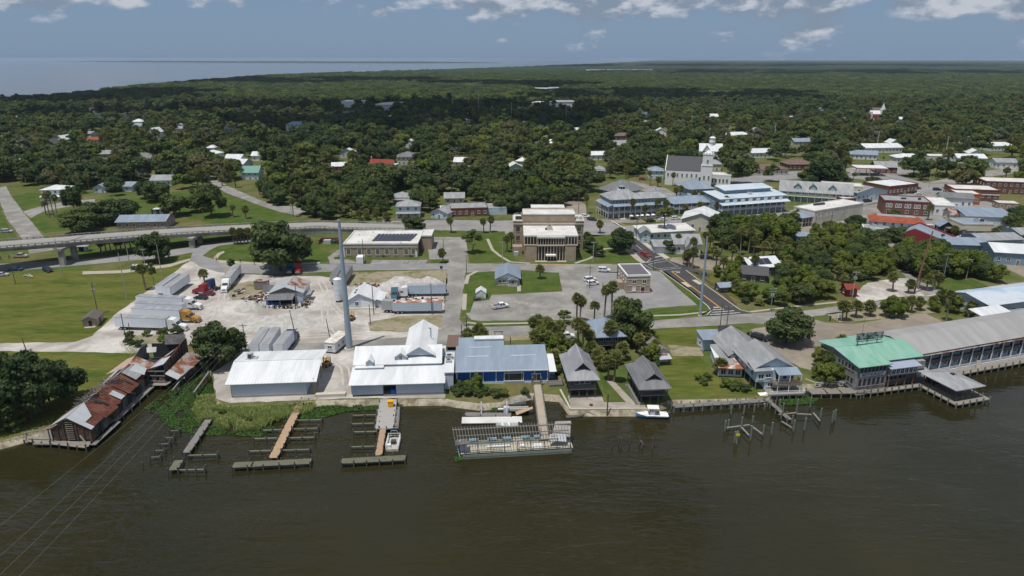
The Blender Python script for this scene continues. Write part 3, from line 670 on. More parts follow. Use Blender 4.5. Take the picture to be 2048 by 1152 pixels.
    def flat(s,x0,x1,y0,y1,z,mat,ph=0.5,pm=None,pw=0.3):
        o = s.box('roof',x0 + pw,x1 - pw,y0 + pw,y1 - pw,z - 0.1,z + 0.06,mat)
        b = MB().box(x0 - .04,x1 + .04,y0 - .04,y0 + pw,z - .15,z + ph).box(x0 - .04,x1 + .04,y1 - pw,y1 + .04,z - .15,z + ph).box(x0 - .04,x0 + pw,y0 + pw,y1 - pw,z - .15,z + ph).box(x1 - pw,x1 + .04,y0 + pw,y1 - pw,z - .15,z + ph)
        s.part('parapet',b,pm or mat);return o
    def win(s,face,pl,u,z,w,h,fm=None,gm=None,mull=1,name='window',parent=None,fw=0.09):
        """window on a wall: face f/b/l/r, pl = wall plane, u = centre along it, z = sill"""
        fm = fm or T_WHITE;gm = gm or G_GLASS;key = (round(w,2),round(h,2),fm.name,gm.name,mull,fw)
        if key not in WINC:
            f = MB().box(-w/2 - fw,-w/2,-0.09,0.02,0,h).box(w/2,w/2 + fw,-0.09,0.02,0,h).box(-w/2 - fw,w/2 + fw,-0.09,0.02,h,h + fw).box(-w/2 - fw*1.4,w/2 + fw*1.4,-0.15,0.02,-fw,0)
            for i in range(1,mull + 1): f.box(-w/2 + w * i / (mull + 1) - 0.035,-w/2 + w * i / (mull + 1) + 0.035,-0.07,0.02,0,h)
            WINC[key] = (f.mesh('window',fm),MB().box(-w/2,w/2,-0.03,0.02,0,h).mesh('pane',gm))
        fr,pn = WINC[key];loc,rz = {'f': ((u,pl,z),0),'b': ((u,pl,z),math.pi),'l': ((pl,u,z),-math.pi / 2),'r': ((pl,u,z),math.pi / 2)}[face]
        o = link(name,fr,parent or s.o,loc,rz)
        if parent is None: link('pane',pn,o)
        return o
    def wins(s,face,pl,us,z,w,h,**k):
        for u in us: s.win(face,pl,u,z,w,h,**k)
    def door(s,face,pl,u,w=1.0,h=2.1,mat=None,z=0.02):
        mat = mat or M('door_paint',(0.18,0.17,0.16),0.6,0.05,1.0);loc,rz = {'f': ((u,pl,z),0),'b': ((u,pl,z),math.pi),'l': ((pl,u,z),-math.pi / 2),'r': ((pl,u,z),math.pi / 2)}[face]
        o = MB().box(-w/2,w/2,-0.05,0.02,0,h).build('door',mat,s.o,loc,rz)
        MB().box(-w/2 - .1,-w/2,-.09,.02,0,h + .1).box(w/2,w/2 + .1,-.09,.02,0,h + .1).box(-w/2,w/2,-.09,.02,h,h + .1).build('door_frame',T_WHITE,o)
        MB().box(w/2 - .16,w/2 - .08,-.12,-.05,0.95,1.05).build('handle',STEEL_D,o);return o
    def post(s,x,y,z0,z1,w=0.16,mat=None): return s.box('post',x - w/2,x + w/2,y - w/2,y + w/2,z0,z1,mat or T_WHITE)
    def rail(s,pts,z,h=0.95,mat=None,n=2,bal=0):
        b = MB()
        for p,q in zip(pts,pts[1:]):
            for i in range(n): b.bar((p[0],p[1],z + h * (i + 1) / n),(q[0],q[1],z + h * (i + 1) / n),0.08)
            L = math.hypot(q[0] - p[0],q[1] - p[1])
            if bal:
                k = int(L / bal)
                for i in range(k + 1): t = i / max(1,k);b.bar((p[0] + (q[0] - p[0]) * t,p[1] + (q[1] - p[1]) * t,z),(p[0] + (q[0] - p[0]) * t,p[1] + (q[1] - p[1]) * t,z + h),0.06)
        return s.part('railing',b,mat or T_WHITE)
    def panel_lines(s,face_y,x0,x1,z0,z1,step,mat,w=0.06):
        n = int((x1 - x0) / step)
        for i in range(1,n): s.box('trim',x0 + (x1 - x0) * i / n - w/2,x0 + (x1 - x0) * i / n + w/2,face_y - 0.05,face_y + 0.01,z0,z1,mat)
def siding(b,face,pl,u0,u1,z0,z1,step,mat,proud=0.03):
    """horizontal lap boards as real relief on a wall"""
    m = MB();z = z0
    while z < z1 - 0.02:
        if face == 'f': m.box(u0,u1,pl - proud,pl,z,min(z + step * 0.9,z1))
        elif face == 'l': m.box(pl - proud,pl,u0,u1,z,min(z + step * 0.9,z1))
        elif face == 'r': m.box(pl,pl + proud,u0,u1,z,min(z + step * 0.9,z1))
        z += step
    o = b.part('siding',m,mat);o['kind'] = 'stuff';return o
def vribs(b,pl,u0,u1,z0,z1,step,mat,face='f',proud=0.04):
    m = MB();n = int((u1 - u0) / step)
    for i in range(n + 1):
        u = u0 + (u1 - u0) * i / n
        if face == 'f': m.box(u - .03,u + .03,pl - proud,pl,z0,z1)
        elif face == 'l': m.box(pl - proud,pl,u - .03,u + .03,z0,z1)
        else: m.box(pl,pl + proud,u - .03,u + .03,z0,z1)
    o = b.part('siding_ribs',m,mat);o['kind'] = 'stuff';return o
def ac_unit(b,x,y,z,w=1.2,d=1.0,h=0.9,mat=None):
    o = b.box('rooftop_unit',x,x + w,y,y + d,z,z + h,mat or R_GALV)
    b.part('fan',MB().tube((x + w/2,y + d/2,z + h),(x + w/2,y + d/2,z + h + 0.08),min(w,d) * 0.38,n=12),STEEL_D,o);return o
# ------------------------------------------------------------------ waterfront row
# white open shed with a long white roof
x,y,a,wd = site((467,795.5),(615,787))
b = Bld('white_shed','long white metal fish shed with plain white roof beside the orange-planked dock','shed',x,y,4.5,foot=(19,15))
b.wall(0,17.2,0,13.5,0.5,4.0,W_METAL,M('grey_block_base',(0.26,0.24,0.23),0.9,0.1,0.8));vribs(b,0,0,17.2,0.5,3.9,0.6,W_METAL);vribs(b,17.2,0,13.5,0.5,3.9,0.6,W_METAL,'r')
b.gable(-0.6,19.2,0,14.5,3.9,6.1,R_WHITE,ov=0.7,ribs=0.75,ridge=0.5,zb=5.2,wm=W_METAL,cap=R_WHITE)
for i in range(4): b.post(19.0,0.2 + i * 4.4,-0.2,4.3,0.18,M('yellow_post',(0.45,0.28,0.06),0.7,0.1,1.0))
o = b.part('roof_fan',MB().tube((2.2,9.2,5.9),(2.2,9.2,7.6),0.75,n=14).box(1.2,3.9,8.4,10,5.6,6.3),R_GALV);b.part('fan_mouth',MB().tube((2.2,8.45,6.9),(2.2,8.3,6.9),0.5,n=12),STEEL_D,o)
b.part('pipe_stack',MB().tube((-0.4,0.4,0),(-0.4,0.4,3.4),0.12,n=6).tube((-0.4,1.2,0),(-0.4,1.2,3.4),0.12,n=6),STEEL)
b.box('loading_ramp',19.4,26.5,-1.2,0.2,0.05,0.55,W_CONC);b.box('ramp_wall',19.4,26.5,-1.5,-1.25,-0.4,0.75,W_CONC)

# big white seafood house with stepped roofs and dormers
x,y,a,wd = site((704,794),(888,790))
b = Bld('white_seafood_house','big white seafood house with stepped white roofs, two dormers and dark dock opening','building',x,y,3.6,foot=(24,24))
GB = M('grey_block_base',(0.26,0.24,0.23))
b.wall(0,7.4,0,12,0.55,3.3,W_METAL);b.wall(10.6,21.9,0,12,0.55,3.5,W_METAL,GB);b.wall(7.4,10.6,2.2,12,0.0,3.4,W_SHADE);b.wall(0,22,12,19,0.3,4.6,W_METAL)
for i in range(5): b.post(0.3 + i * 1.7,0.15,-0.4,0.6,0.25,WOOD_D)
vribs(b,0,0,7.4,0.55,3.3,0.6,W_METAL);vribs(b,0,10.6,21.9,0.55,3.5,0.6,W_METAL)
b.slope(-0.5,22.3,-0.7,6.6,3.25,4.7,R_WHITE,0.14,0.75)
b.wall(0,21.0,6.6,7.2,4.0,5.3,W_METAL)
b.slope(-0.4,21.4,6.2,11.6,5.3,8.0,R_WHITE,0.14,0.75);b.slope(-0.4,21.4,17.0,11.6,5.3,8.0,R_WHITE,0.14,0.75)
for xx in (0,21.0): b.part('gable_wall',MB().prism([(6.6,4.2),(16.6,4.2),(16.6,5.3),(11.6,7.95),(6.6,5.3)],'x',xx - 0.05,xx + 0.1),W_METAL)
b.gable(12.2,19.4,8.0,26,6.9,9.1,R_WHITE,axis='y',ov=0.4,wm=W_METAL,ribs=0.8);b.wall(12.4,19.2,14,25.6,0,6.95,W_METAL)
def dormer(b,x0,x1,y0,y1,z0,ze,zr,win=True):
    b.wall(x0,x1,y0,y1,z0,ze,W_METAL);b.gable(x0,x1,y0,y1,ze,zr,R_WHITE,axis='y',ov=0.3,wm=W_METAL)
    if win: b.win('f',y0,(x0 + x1) / 2,z0 + (ze - z0) * 0.35,0.7,1.0)
dormer(b,9.9,12.6,7.4,11.5,5.6,6.9,7.9);dormer(b,3.0,4.5,6.0,9.5,4.7,6.3,7.0,False)
b.wall(0.2,7.0,5.4,6.6,4.0,5.0,W_METAL);b.slope(0.1,7.2,5.2,6.8,5.0,5.3,R_WHITE,0.1)
b.wall(22.0,24.2,2,14.6,0.3,4.0,W_METAL);b.box('roof',21.95,24.4,1.8,14.8,4.7,4.9,R_WHITE)
ac_unit(b,22.2,9.2,4.9,1.8,1.6,1.0);ac_unit(b,22.3,7.2,4.9,1.4,1.2,0.7)
b.part('vent_pipe',MB().tube((18.3,16.5,8),(18.3,16.5,10.6),0.15,n=7).tube((18.3,16.5,10.6),(17.8,16.2,10.8),0.15,n=7),STEEL)
b.box('ramp_deck',7.5,10.5,-0.2,2.2,0.0,0.35,WOOD)

# cobalt blue warehouse
x,y,a,wd = site((915,769),(1095,762))
b = Bld('blue_warehouse','cobalt blue metal warehouse with white trim and pale blue roof at the water','building',x,y,3.2,foot=(24,13))
b.wall(0,22.4,0,9.5,0.45,3.75,W_BLUE,W_WHITE);b.wall(0.3,9.5,9.5,13.5,0.4,5.0,W_BLUE)
b.slope(-0.4,22.6,-0.5,4.6,3.75,5.2,R_BLUE,0.12,0.55);b.slope(-0.4,22.6,4.6,9.8,5.2,6.0,R_BLUE,0.12,0.55);b.slope(0.2,12,9.8,14.0,6.0,6.6,R_BLUE,0.12,0.55)
b.box('roof',4.3,12.0,12.0,14.2,6.85,7.05,R_WHITE);b.wall(4.5,11.8,12.2,14.0,5.9,6.85,W_WHITE)
for px_,wl in ((2.6,5.2),(13.6,6.2)): b.box('skylight',px_,px_ + wl,4.5,4.8,5.34,5.46,R_WHITE)
b.box('skylight',3.0,9.0,8.6,8.85,5.98,6.14,R_WHITE)
for i in range(8): b.box('trim',i * 22.4 / 7 * (1 if i < 7 else 1) - 0.09,i * 22.4 / 7 + 0.09,-0.08,0.0,0.45,3.72,T_WHITE)
b.box('trim',-0.3,22.7,-0.1,-0.001,0.36,0.5,T_WHITE);b.box('fascia',-0.5,22.8,-0.62,-0.5,3.55,3.85,T_WHITE)
vribs(b,0,0,22.4,0.5,3.6,0.4,W_BLUE,proud=0.03)
w_ = b.win('f',-0.05,14.0,0.75,4.6,2.0,mull=0,fw=0.16);b.win('f',-0.05,19.6,0.5,2.0,1.9,mull=1,fw=0.14)
b.slope(-3.1,-0.1,-0.6,9.5,3.3,4.9,R_BLUE,0.12,0.55);b.box('wall',-2.9,-0.1,8.8,9.0,0,4.4,W_GREYW)
for k in range(5): b.box('shelf',-2.8,-0.3,0.3,1.6,0.4 + k * 0.6,0.5 + k * 0.6,WOOD_G)
for xx in (-2.9,-0.2): b.post(xx,-0.3,-0.2,3.4,0.14)
b.slope(22.7,24.6,-0.4,8.0,3.0,4.1,R_WHITE,0.1,0.6);b.wall(22.5,24.3,1.5,7.5,0.2,3.0,W_METAL)
b.box('deck',22.6,26.0,-2.4,1.0,0.2,0.4,WOOD_G);b.rail([(22.6,-2.4),(26.0,-2.4),(26.0,0.8)],0.4,mat=WOOD_D)
for xx in (22.8,24.4,25.8): b.post(xx,-2.2,-1.6,0.3,0.22,WOOD_D)

# brown-roofed net shed behind the blue warehouse
b = Bld('net_shed','small shed with dark brown roof between the white house and blue warehouse','shed',-17.6,171.0,1,foot=(3.4,6))
b.slope(-0.2,3.3,-0.6,6.0,2.5,3.3,R_BROWN,0.12,0.5);b.box('wall',0,3.1,3.4,3.55,0,2.9,W_GREYW);b.box('wall',-0.05,0.08,0,3.4,0,2.4,W_GREYW)
for xx in (0.05,3.05): b.post(xx,-0.3,0,2.55,0.12,WOOD_G)
for k in range(3): b.box('shelf',0.3,2.9,0.8,2.2,0.5 + k * 0.6,0.58 + k * 0.6,WOOD)
b.box('skip',0.5,1.6,0.1,0.7,0,0.7,T_WHITE)

# two net-loft cottages on piles
def cottage(label,x,y,ang,w,d,ze,zr,mat,z2,deck):
    b = Bld('cottage',label,'house',x,y,ang,foot=(w,d))
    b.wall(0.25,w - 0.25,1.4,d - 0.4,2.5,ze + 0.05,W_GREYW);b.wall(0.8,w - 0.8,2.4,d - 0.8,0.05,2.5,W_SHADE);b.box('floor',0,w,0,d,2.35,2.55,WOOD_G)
    for i in range(6):
        for xx in (0.15,w - 0.15): b.post(xx,0.15 + i * (d - 0.3) / 5,0,ze,0.2,WOOD_D)
    for xx in (w * 0.36,w * 0.66): b.post(xx,0.15,0,2.4,0.2,WOOD_D)
    k = w * 0.36;ov = 0.75;X0,X1,Y0,Y1 = -ov,w + ov,-ov,d + ov;xm = w / 2;zh = ze + (zr - ze) * 0.5
    # dutch gable: skirt all round, small gable on top at both ends
    e = [(X0,Y0,ze),(X1,Y0,ze),(X1,Y1,ze),(X0,Y1,ze)];hx = (w / 2 + ov) * 0.5
    m = [(X0+hx,Y0+k,zh),(X1-hx,Y0+k,zh),(X1-hx,Y1-k,zh),(X0+hx,Y1-k,zh)];ra,rb = (xm,Y0 + k - 0.5,zr),(xm,Y1 - k + 0.5,zr)
    g0 = [(X0+hx,Y0+k-0.5,zh),(X1-hx,Y0+k-0.5,zh)];g1 = [(X1-hx,Y1-k+0.5,zh),(X0+hx,Y1-k+0.5,zh)]
    mb = MB();th = 0.16
    def slab(q):
        lo = [Vector(p) for p in q];hi = [p + Vector((0,0,th)) for p in lo];n = len(q);mb.add(lo + hi,[tuple(range(n)),tuple(reversed(range(n,2*n)))] + [(i,n+i,n+(i+1)%n,(i+1)%n) for i in range(n)])
    slab([e[0],e[1],m[1],m[0]]);slab([e[2],e[3],m[3],m[2]]);slab([e[1],e[2],m[2],m[1]]);slab([e[3],e[0],m[0],m[3]])
    slab([g0[1],g1[0],rb,ra]);slab([g1[1],g0[0],ra,rb])
    n = int((Y1 - Y0) / 0.6)
    for i in range(n + 1):
        yy = Y0 + (Y1 - Y0) * i / n
        for sx,rx in ((X0,xm),(X1,xm)):
            if yy > Y0 + k and yy < Y1 - k: mb.bar((sx,yy,ze + th),(rx,yy,zr + th),0.05,0.06)
    r = b.part('roof',mb,mat);b.part('gable_wall',MB().prism([(X0+hx+.2,zh),(X1-hx-.2,zh),(xm,zr - .1)],'y',Y0+k,Y0+k+.1),W_SHADE,r);b.part('ridge_cap',MB().bar((xm,ra[1],zr + th),(xm,rb[1],zr + th),0.4,0.06),mat,r)
    b.wins('f',1.4,[w * 0.3,w * 0.5,w * 0.7],3.2,1.1,1.1,mull=0);b.wins('l',0.25,[4,7,10],3.2,1.0,1.1)
    if deck:
        b.rail([(0.1,0.05),(w - 0.1,0.05)],2.55,0.9,WOOD,3);b.box('deck_board',-0.1,w + 0.1,-0.12,0.06,2.3,2.62,WOOD)
        b.box('screen',0.4,w - 0.4,2.2,2.3,0.1,2.3,W_SHADE)
    else: b.rail([(-0.9,0.5),(-0.9,d - 3)],0.3,0.9,WOOD_G,3,1.2);b.box('side_deck',-1.0,0.0,0.4,d - 2,0.1,0.3,WOOD_G)
    return b
cottage('grey boathouse cottage with pale grey peaked roof next to the blue warehouse',13.7,145.6,4.0,6.3,13.5,4.9,8.6,R_LGREY,0,True)
cottage('dark boathouse cottage with grey peaked roof and white boat moored in front',29.9,142.2,5.0,6.4,12.5,4.3,7.4,R_GREY,0,False)
b = Bld('raised_house','raised dark house with blue metal roof among the palms by the street','house',22.6,172.5,6,foot=(9,12))
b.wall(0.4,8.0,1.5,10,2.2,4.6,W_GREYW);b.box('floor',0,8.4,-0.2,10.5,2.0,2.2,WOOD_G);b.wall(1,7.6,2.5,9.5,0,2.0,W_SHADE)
b.hip(0,8.4,-0.2,11,4.7,7.6,R_BLUE,0.5,inset=4.2);b.gable(2.4,6.0,0.8,6,5.8,7.7,R_BLUE,axis='y',ov=0.3,wm=W_SHADE)
for i in range(4): b.post(0.2 + i * 2.66,0.0,0,4.6,0.18,WOOD_D)
b.rail([(0.1,-0.15),(8.3,-0.15)],2.2,0.9,WOOD,2,0.8);b.wins('f',1.5,[2.2,4.2,6.2],2.6,1.2,1.4)
b = Bld('grey_barn_shed','narrow grey shed with dark roof and rusty lean-to beside the palms','shed',38.3,166.0,10,foot=(4,10))
b.wall(0,3.4,0,10,0,2.9,W_METAL);b.gable(0,3.4,0,10,2.9,4.1,M('taupe_shingle_roof',(0.20,0.17,0.155),0.9,0.1,1.0),axis='y',ov=0.3,wm=W_METAL);b.slope(0,3.4,-2.6,-0.05,1.9,2.4,R_GALV,0.08,0.5);b.box('rusty_sheet',0.8,2.8,-1.0,-0.2,2.35,2.5,R_RUST)
for xx in (0.1,3.3): b.post(xx,-2.4,0,1.95,0.1,WOOD_G)
# low white annex with rust-streaked roof
b = Bld('rust_roofed_annex','low white building with flat white roof streaked with rust beside a palm','building',52.4,157.4,-6,foot=(8,12))
b.wall(0,5.8,0,11.5,0.3,2.9,W_PALE);b.slope(-0.3,6.1,5.2,12,3.0,3.3,R_WHITE,0.12,0.7);b.slope(-0.3,6.1,-0.8,5.2,2.75,3.0,R_TARP,0.12,0.7);b.slope(3.4,6.15,4.8,9.0,3.13,3.3,R_TARP,0.1,0.7)
siding(b,'l',0,0,11.5,0.4,2.8,0.3,W_PALE);b.wins('f',0,[1.2,3.0,4.8],0.8,1.2,1.3)
b.part('roof_vent',MB().tube((1.2,10,3.2),(1.2,10,3.7),0.18,n=8),R_GALV)
# pale blue waterfront house on piles
b = Bld('pale_blue_house','pale blue waterfront house on piles with grey roofs, awning and wooden balcony','house',59.0,149.0,5,foot=(13,26))
b.wall(0.2,9.8,0.8,11.5,2.3,5.4,W_PALE);b.wall(2.6,9.8,1.0,11,0.4,2.3,W_PALE);siding(b,'f',0.8,0.2,9.8,2.3,5.4,0.3,W_PALE)
for i in range(4): b.post(0.4,1.0 + i * 3.2,-1.5,2.3,0.22,PILE_G)
b.gable(0.0,10.0,2.2,13,5.4,8.0,R_LGREY,axis='y',ov=0.7,wm=W_PALE,ribs=0.6);b.slope(-0.6,4.0,0.4,5,5.2,6.1,R_LGREY,0.12,0.6)
b.slope(4.6,10.4,-1.6,1.4,4.9,5.6,R_BLUE,0.1,0.6,name='awning');b.box('balcony_floor',3.9,10.6,-1.7,0.8,2.2,2.4,WOOD);b.rail([(3.9,0.6),(3.9,-1.7),(10.6,-1.7),(10.6,0.6)],2.4,1.0,M('varnished_wood',(0.27,0.19,0.12),0.7,0.1,1.0),4,0.5)
for xx in (4.7,7.5,10.3): b.post(xx,-1.6,-1.2,4.9,0.14)
b.wins('f',0.78,[1.4],3.1,1.3,1.2);b.wins('f',0.78,[3.2],3.4,1.2,0.9);b.wins('f',0.78,[5.6,7.4,9.0],2.9,1.0,1.7,mull=0);b.wins('l',0.2,[3.0,6,9],3.2,1.2,1.2);b.wins('f',1.0,[4.0,6.5,8.6],0.9,1.2,0.9)
b.box('lower_deck',2.4,11.2,-2.6,1.0,0.1,0.35,WOOD);b.rail([(2.4,-2.6),(11.2,-2.6),(11.2,0.8)],0.35,1.0,T_WHITE,3)
b.part('stair',MB().add([(1.0,-1.8,0),(2.4,-1.8,0.3),(2.4,-0.6,0.3),(1.0,-0.6,0)],[(0,1,2,3)]).box(0.4,2.4,-2.0,-0.4,-0.4,0.05),T_WHITE)
for i in range(6): b.post(2.8 + i * 1.6,-2.4,-2,0.2,0.24,PILE_G)
b.gable(-1.5,8.5,13.2,25,4.0,7.0,R_LGREY,axis='y',ov=0.5,wm=W_PALE,ribs=0.6);b.wall(-1.3,8.3,13,24.6,0.3,4.0,W_PALE);b.slope(-3.8,-1.2,9.5,21,2.9,3.6,R_LGREY,0.12,0.6);b.wall(-3.4,-1.3,10,20.5,0.2,2.9,W_PALE)
b.slope(-4.6,5.6,24.0,30.0,3.6,4.2,R_BLUE,0.12,0.6);b.wall(-4.2,5.2,25,29.6,0.1,3.5,W_PALE);b.wins('l',-4.2,[27],1.0,1.4,1.2)
b.part('roof_sign',MB().box(0.8,4.8,27.6,27.75,4.7,6.3).bar((1.3,27.7,4.1),(1.3,27.7,5),0.12).bar((4.3,27.7,4.1),(4.3,27.7,5),0.12).bar((1.3,28.8,4.2),(1.3,27.75,6),0.1).bar((4.3,28.8,4.2),(4.3,27.75,6),0.1),W_GREYW)

# restaurant with mint roof
b = Bld('restaurant','weathered grey waterfront restaurant with mint green roof and RESTAURANT sign','restaurant',83.6,149.6,14,foot=(20,14))
b.wall(0,8.6,0.2,14,-0.2,6.4,W_REST);b.wall(8.6,20,2.5,15,-0.2,6.2,W_REST)
b.gable(0,8.6,0,14.6,6.35,7.7,R_MINT,ov=0.5,ribs=0.7,ridge=0.62,zb=7.0,wm=W_REST,cap=R_MINT);b.gable(9.1,20,1.6,16,6.3,7.8,R_MINT,ov=0.1,ribs=0.7,ridge=0.5,zb=6.8)
m = MB()
for i in range(24): m.box(0.02 + i * 0.36,0.3 + i * 0.36,0.14,0.2,0.0,6.2)
for i in range(36): m.box(-0.06,0.0,0.4 + i * 0.38,0.7 + i * 0.38,0.0,6.2 + 1.6 * min(1,(i * 0.38) / 8.6) - max(0,i * 0.38 - 8.9) * 0.25)
o = b.part('board_siding',m,W_REST);o['kind'] = 'stuff'
b.wins('f',0.13,[1.0 + i * 1.08 for i in range(7)],4.7,0.85,1.3,fm=W_REST,mull=0);b.wins('f',0.13,[1.0 + i * 1.3 for i in range(6)],1.0,0.9,2.0,fm=W_REST,mull=0)
for u in (1.8,3.0,4.2,5.4,6.6): b.win('l',-0.07,u,4.6,0.8,1.2,fm=W_REST,mull=0)
for u in (11.2,12.2,13.2): b.win('l',-0.07,u,5.2,0.8,1.3,fm=W_REST,mull=0)
for u in (1.6,2.8,4.0,5.2): b.win('l',-0.07,u,1.2,0.8,1.6,fm=W_REST,mull=0)
for u,z in ((7.6,3.4),(10,3.4),(12.6,3.4)):
    o = b.part('porthole',MB().tube((-0.12,u,z),(0.02,u,z),0.48,n=14),WOOD_G);b.part('pane',MB().tube((-0.14,u,z),(-0.1,u,z),0.36,n=14),G_GLASS,o)
sg = b.box('sign_board',0.7,7.9,0.0,0.12,3.55,4.45,T_WHITE)
cu = bpy.data.curves.new('sign_lettering','FONT');cu.body = 'RESTAURANT';cu.size = 1.02;cu.extrude = 0.01;cu.offset = 0.022;cu.align_x = 'CENTER';cu.align_y = 'CENTER';cu.materials.append(M('navy_sign_paint',(0.02,0.025,0.09),0.6,0.05,1.0))
t0_ = bpy.data.objects.new('lettering_source',cu);me_ = bpy.data.meshes.new_from_object(t0_);bpy.data.objects.remove(t0_);t_ = link('sign_lettering',me_,sg,(4.3,-0.03,4.0));t_.rotation_euler = (R(90),0,0)
b.wall(8.8,16.4,-0.4,2.5,3.0,5.2,W_REST);b.slope(8.3,17.4,-1.1,4.2,5.2,6.1,M('lilac_grey_metal_roof',(0.33,0.36,0.46),0.5,0.05,0.5),0.12,0.6);b.wins('f',-0.4,[9.9 + i * 1.25 for i in range(6)],3.5,0.95,1.3)
b.wins('l',8.8,[1.0],3.4,0.9,1.2);b.wins('f',2.5,[9.5 + i * 1.4 for i in range(6)],0.5,1.0,1.9,fm=W_REST,mull=0)
for i in range(4): b.post(9.0 + i * 2.4,-0.3,-1.4,3.0,0.2,M('rusty_post',(0.25,0.12,0.06),0.9,0.2,1.0))
b.box('deck',-1.0,20,-1.6,0.2,-0.4,-0.15,WOOD);b.rail([(-0.6,-1.5),(8,-1.5)],-0.15,0.9,WOOD_D,2)
for i in range(11): b.post(-0.7 + i * 2.0,-1.45,-2.6,0.7,0.26,PILE_G)
b.wall(17.0,20.0,0.6,2.5,3.6,5.6,W_REST);b.slope(17.2,21.5,-0.2,3.0,2.7,3.3,R_LGREY,0.1)
# roof-top billboard
sb = b.part('rooftop_sign',MB().bar((6.0,8.4,7.4),(6.0,8.4,10.9),0.14).bar((8.8,8.4,8.4),(8.8,8.4,10.9),0.14).bar((11.8,8.4,8.2),(11.8,8.4,10.9),0.14).bar((5.6,8.4,8.9),(13.2,8.4,8.9),0.14),STEEL_D)
for i in range(4):
    p_ = b.box('sign_panel',5.2 + i * 2.05,7.15 + i * 2.05,8.2,8.3,9.3,11.2,M('faded_black_sign',(0.05,0.055,0.06),0.7,0.1,1.0,col2=(0.30,0.33,0.33),amt=0.35,sc2=1.1,sharp=0.06),sb)
b.part('aerial',MB().tube((9.8,11.5,8.6),(9.8,11.5,14.6),0.05,0.02,5),STEEL_D)
# long two-storey motel on piles
x,y = 102.6,157.3
b = Bld('motel','long motel wing with warm grey roof and white balconies above the water','motel',x,y,18.5,foot=(60,12))
b.wall(0,62,2.2,12.5,0.0,6.1,W_PALE);b.gable(-1.2,62,-0.1,13.5,6.3,8.0,R_MOTEL,ov=0.2,ridge=0.62,zb=6.9)
b.slope(0,62,-0.5,0.7,5.75,6.25,R_RUST,0.08,0.8,name='rusty_eave')
b.box('balcony_floor',0,62,0,2.2,2.9,3.1,W_GREYW);b.box('balcony_front',0,62,-0.06,0.06,3.1,4.0,W_GREYW);b.box('deck',-2,62,-2.4,2.2,-0.35,-0.1,WOOD);b.box('porch_floor',0,62,0,2.2,-0.1,0.25,T_WHITE)
b.rail([(0,-0.02),(62,-0.02)],0.25,0.9,T_WHITE,3)
for i in range(18):
    b.post(0.2 + i * 3.6,-0.05,0,6.2,0.2)
    if i < 17:
        for zz in (0.3,3.15):
            b.win('f',2.2,1.2 + i * 3.6,zz + 0.7,1.2,1.2);b.door('f',2.2,2.7 + i * 3.6,0.9,2.0,M('motel_door',(0.05,0.08,0.13),0.6,0.05,1.0),zz)
for i in range(26): b.post(-1.6 + i * 2.5,-2.3,-2.4,0.7,0.26,PILE_G)
b.part('stair',MB().bar((19,-1.9,-0.1),(20.6,-0.4,1.8),0.9,0.12),WOOD);b.slope(0,8,13.6,20,4.4,5.4,R_WHITE,0.1,0.8) if False else None
# waterside pavilion
b = Bld('pavilion','square open dining pavilion with grey hipped roof on piles over the water','pavilion',104.6,144.4,17,z=0.0,foot=(10,10))
b.box('deck',-1.0,9.6,-1.4,10.5,0.75,1.0,WOOD);b.hip(-0.2,7.8,0.0,9.5,4.2,5.6,R_LGREY,0.5,inset=3.9);b.part('roof_vent',MB().box(3.3,4.2,4.2,5.2,5.3,5.7),W_SHADE);b.box('screen',0.2,7.3,0.3,0.4,1.0,2.0,WOOD_D);b.box('screen',0.1,0.2,0.4,8.8,1.0,2.2,WOOD_D);b.wall(0.5,7.0,8.4,9.0,1.0,4.0,W_SHADE)
for i in range(5):
    for yy in (0.2,9.2): b.post(0.1 + i * 1.85,yy,1.0,4.2,0.14,WOOD_D)
for i in range(4): b.post(0.1,2.4 + i * 2.2,1.0,4.2,0.14,WOOD_D);b.post(7.5,2.4 + i * 2.2,1.0,4.2,0.14,WOOD_D)
for i in range(6): b.post(-0.9 + i * 2.06,-1.35,-1.5,1.6,0.24,PILE_G);b.post(-0.95,0.8 + i * 1.9,-1.5,1.6,0.24,PILE_G)
for i in range(5): b.post(9.5,0.6 + i * 2.3,-1.5,1.6,0.24,PILE_G)
for k in range(6):
    tb = Bld('cafe_table',['left','middle','right'][k % 3] + [' front',' rear'][k // 3] + ' small round table under the waterside pavilion roof','table',*b.w(1.6 + (k % 3) * 2.3,1.6 + (k // 3) * 3.5),0,z=1.0,group='tables in the pavilion')
    tb.part('table_top',MB().tube((0,0,0.72),(0,0,0.76),0.45,n=12),WOOD);tb.part('leg',MB().tube((0,0,0),(0,0,0.72),0.05,n=6),STEEL_D)
# large warehouse at the right edge and its small neighbours
b = Bld('blue_roof_warehouse','warehouse with broad sky blue and white metal roof at the right edge','warehouse',147.5,198.0,17,foot=(40,14))
b.wall(0.4,40,0.4,13,0,4.4,W_METAL);b.gable(0,40,0,13.5,4.4,5.8,R_SKY,ov=0.4,ribs=0.9,ridge=0.62,wm=W_METAL);b.wins('f',0.4,[3 + i * 4 for i in range(9)],1.2,1.4,1.2)
b = Bld('boat_shelter','small white roofed shelter behind the motel roof','shelter',138.5,187,17,foot=(10,6))
b.slope(0,12,0,5.5,4.6,5.4,R_WHITE,0.1,0.8)
for i in range(4):
    for yy in (0.3,5.2): b.post(0.4 + i * 3.7,yy,0,4.7,0.2,WOOD_G)
b = Bld('boat_shed','open shed with pale blue roof at the right edge above the motel','shed',150.0,188.0,17,foot=(16,8))
b.gable(0,16,0,7,3.6,4.8,R_BLUE,ov=0.3);b.wall(0.4,15.6,5.5,6.5,0,3.6,W_TEAL)
for i in range(5): b.post(0.3 + i * 3.8,0.2,0,3.6,0.2,WOOD_G)
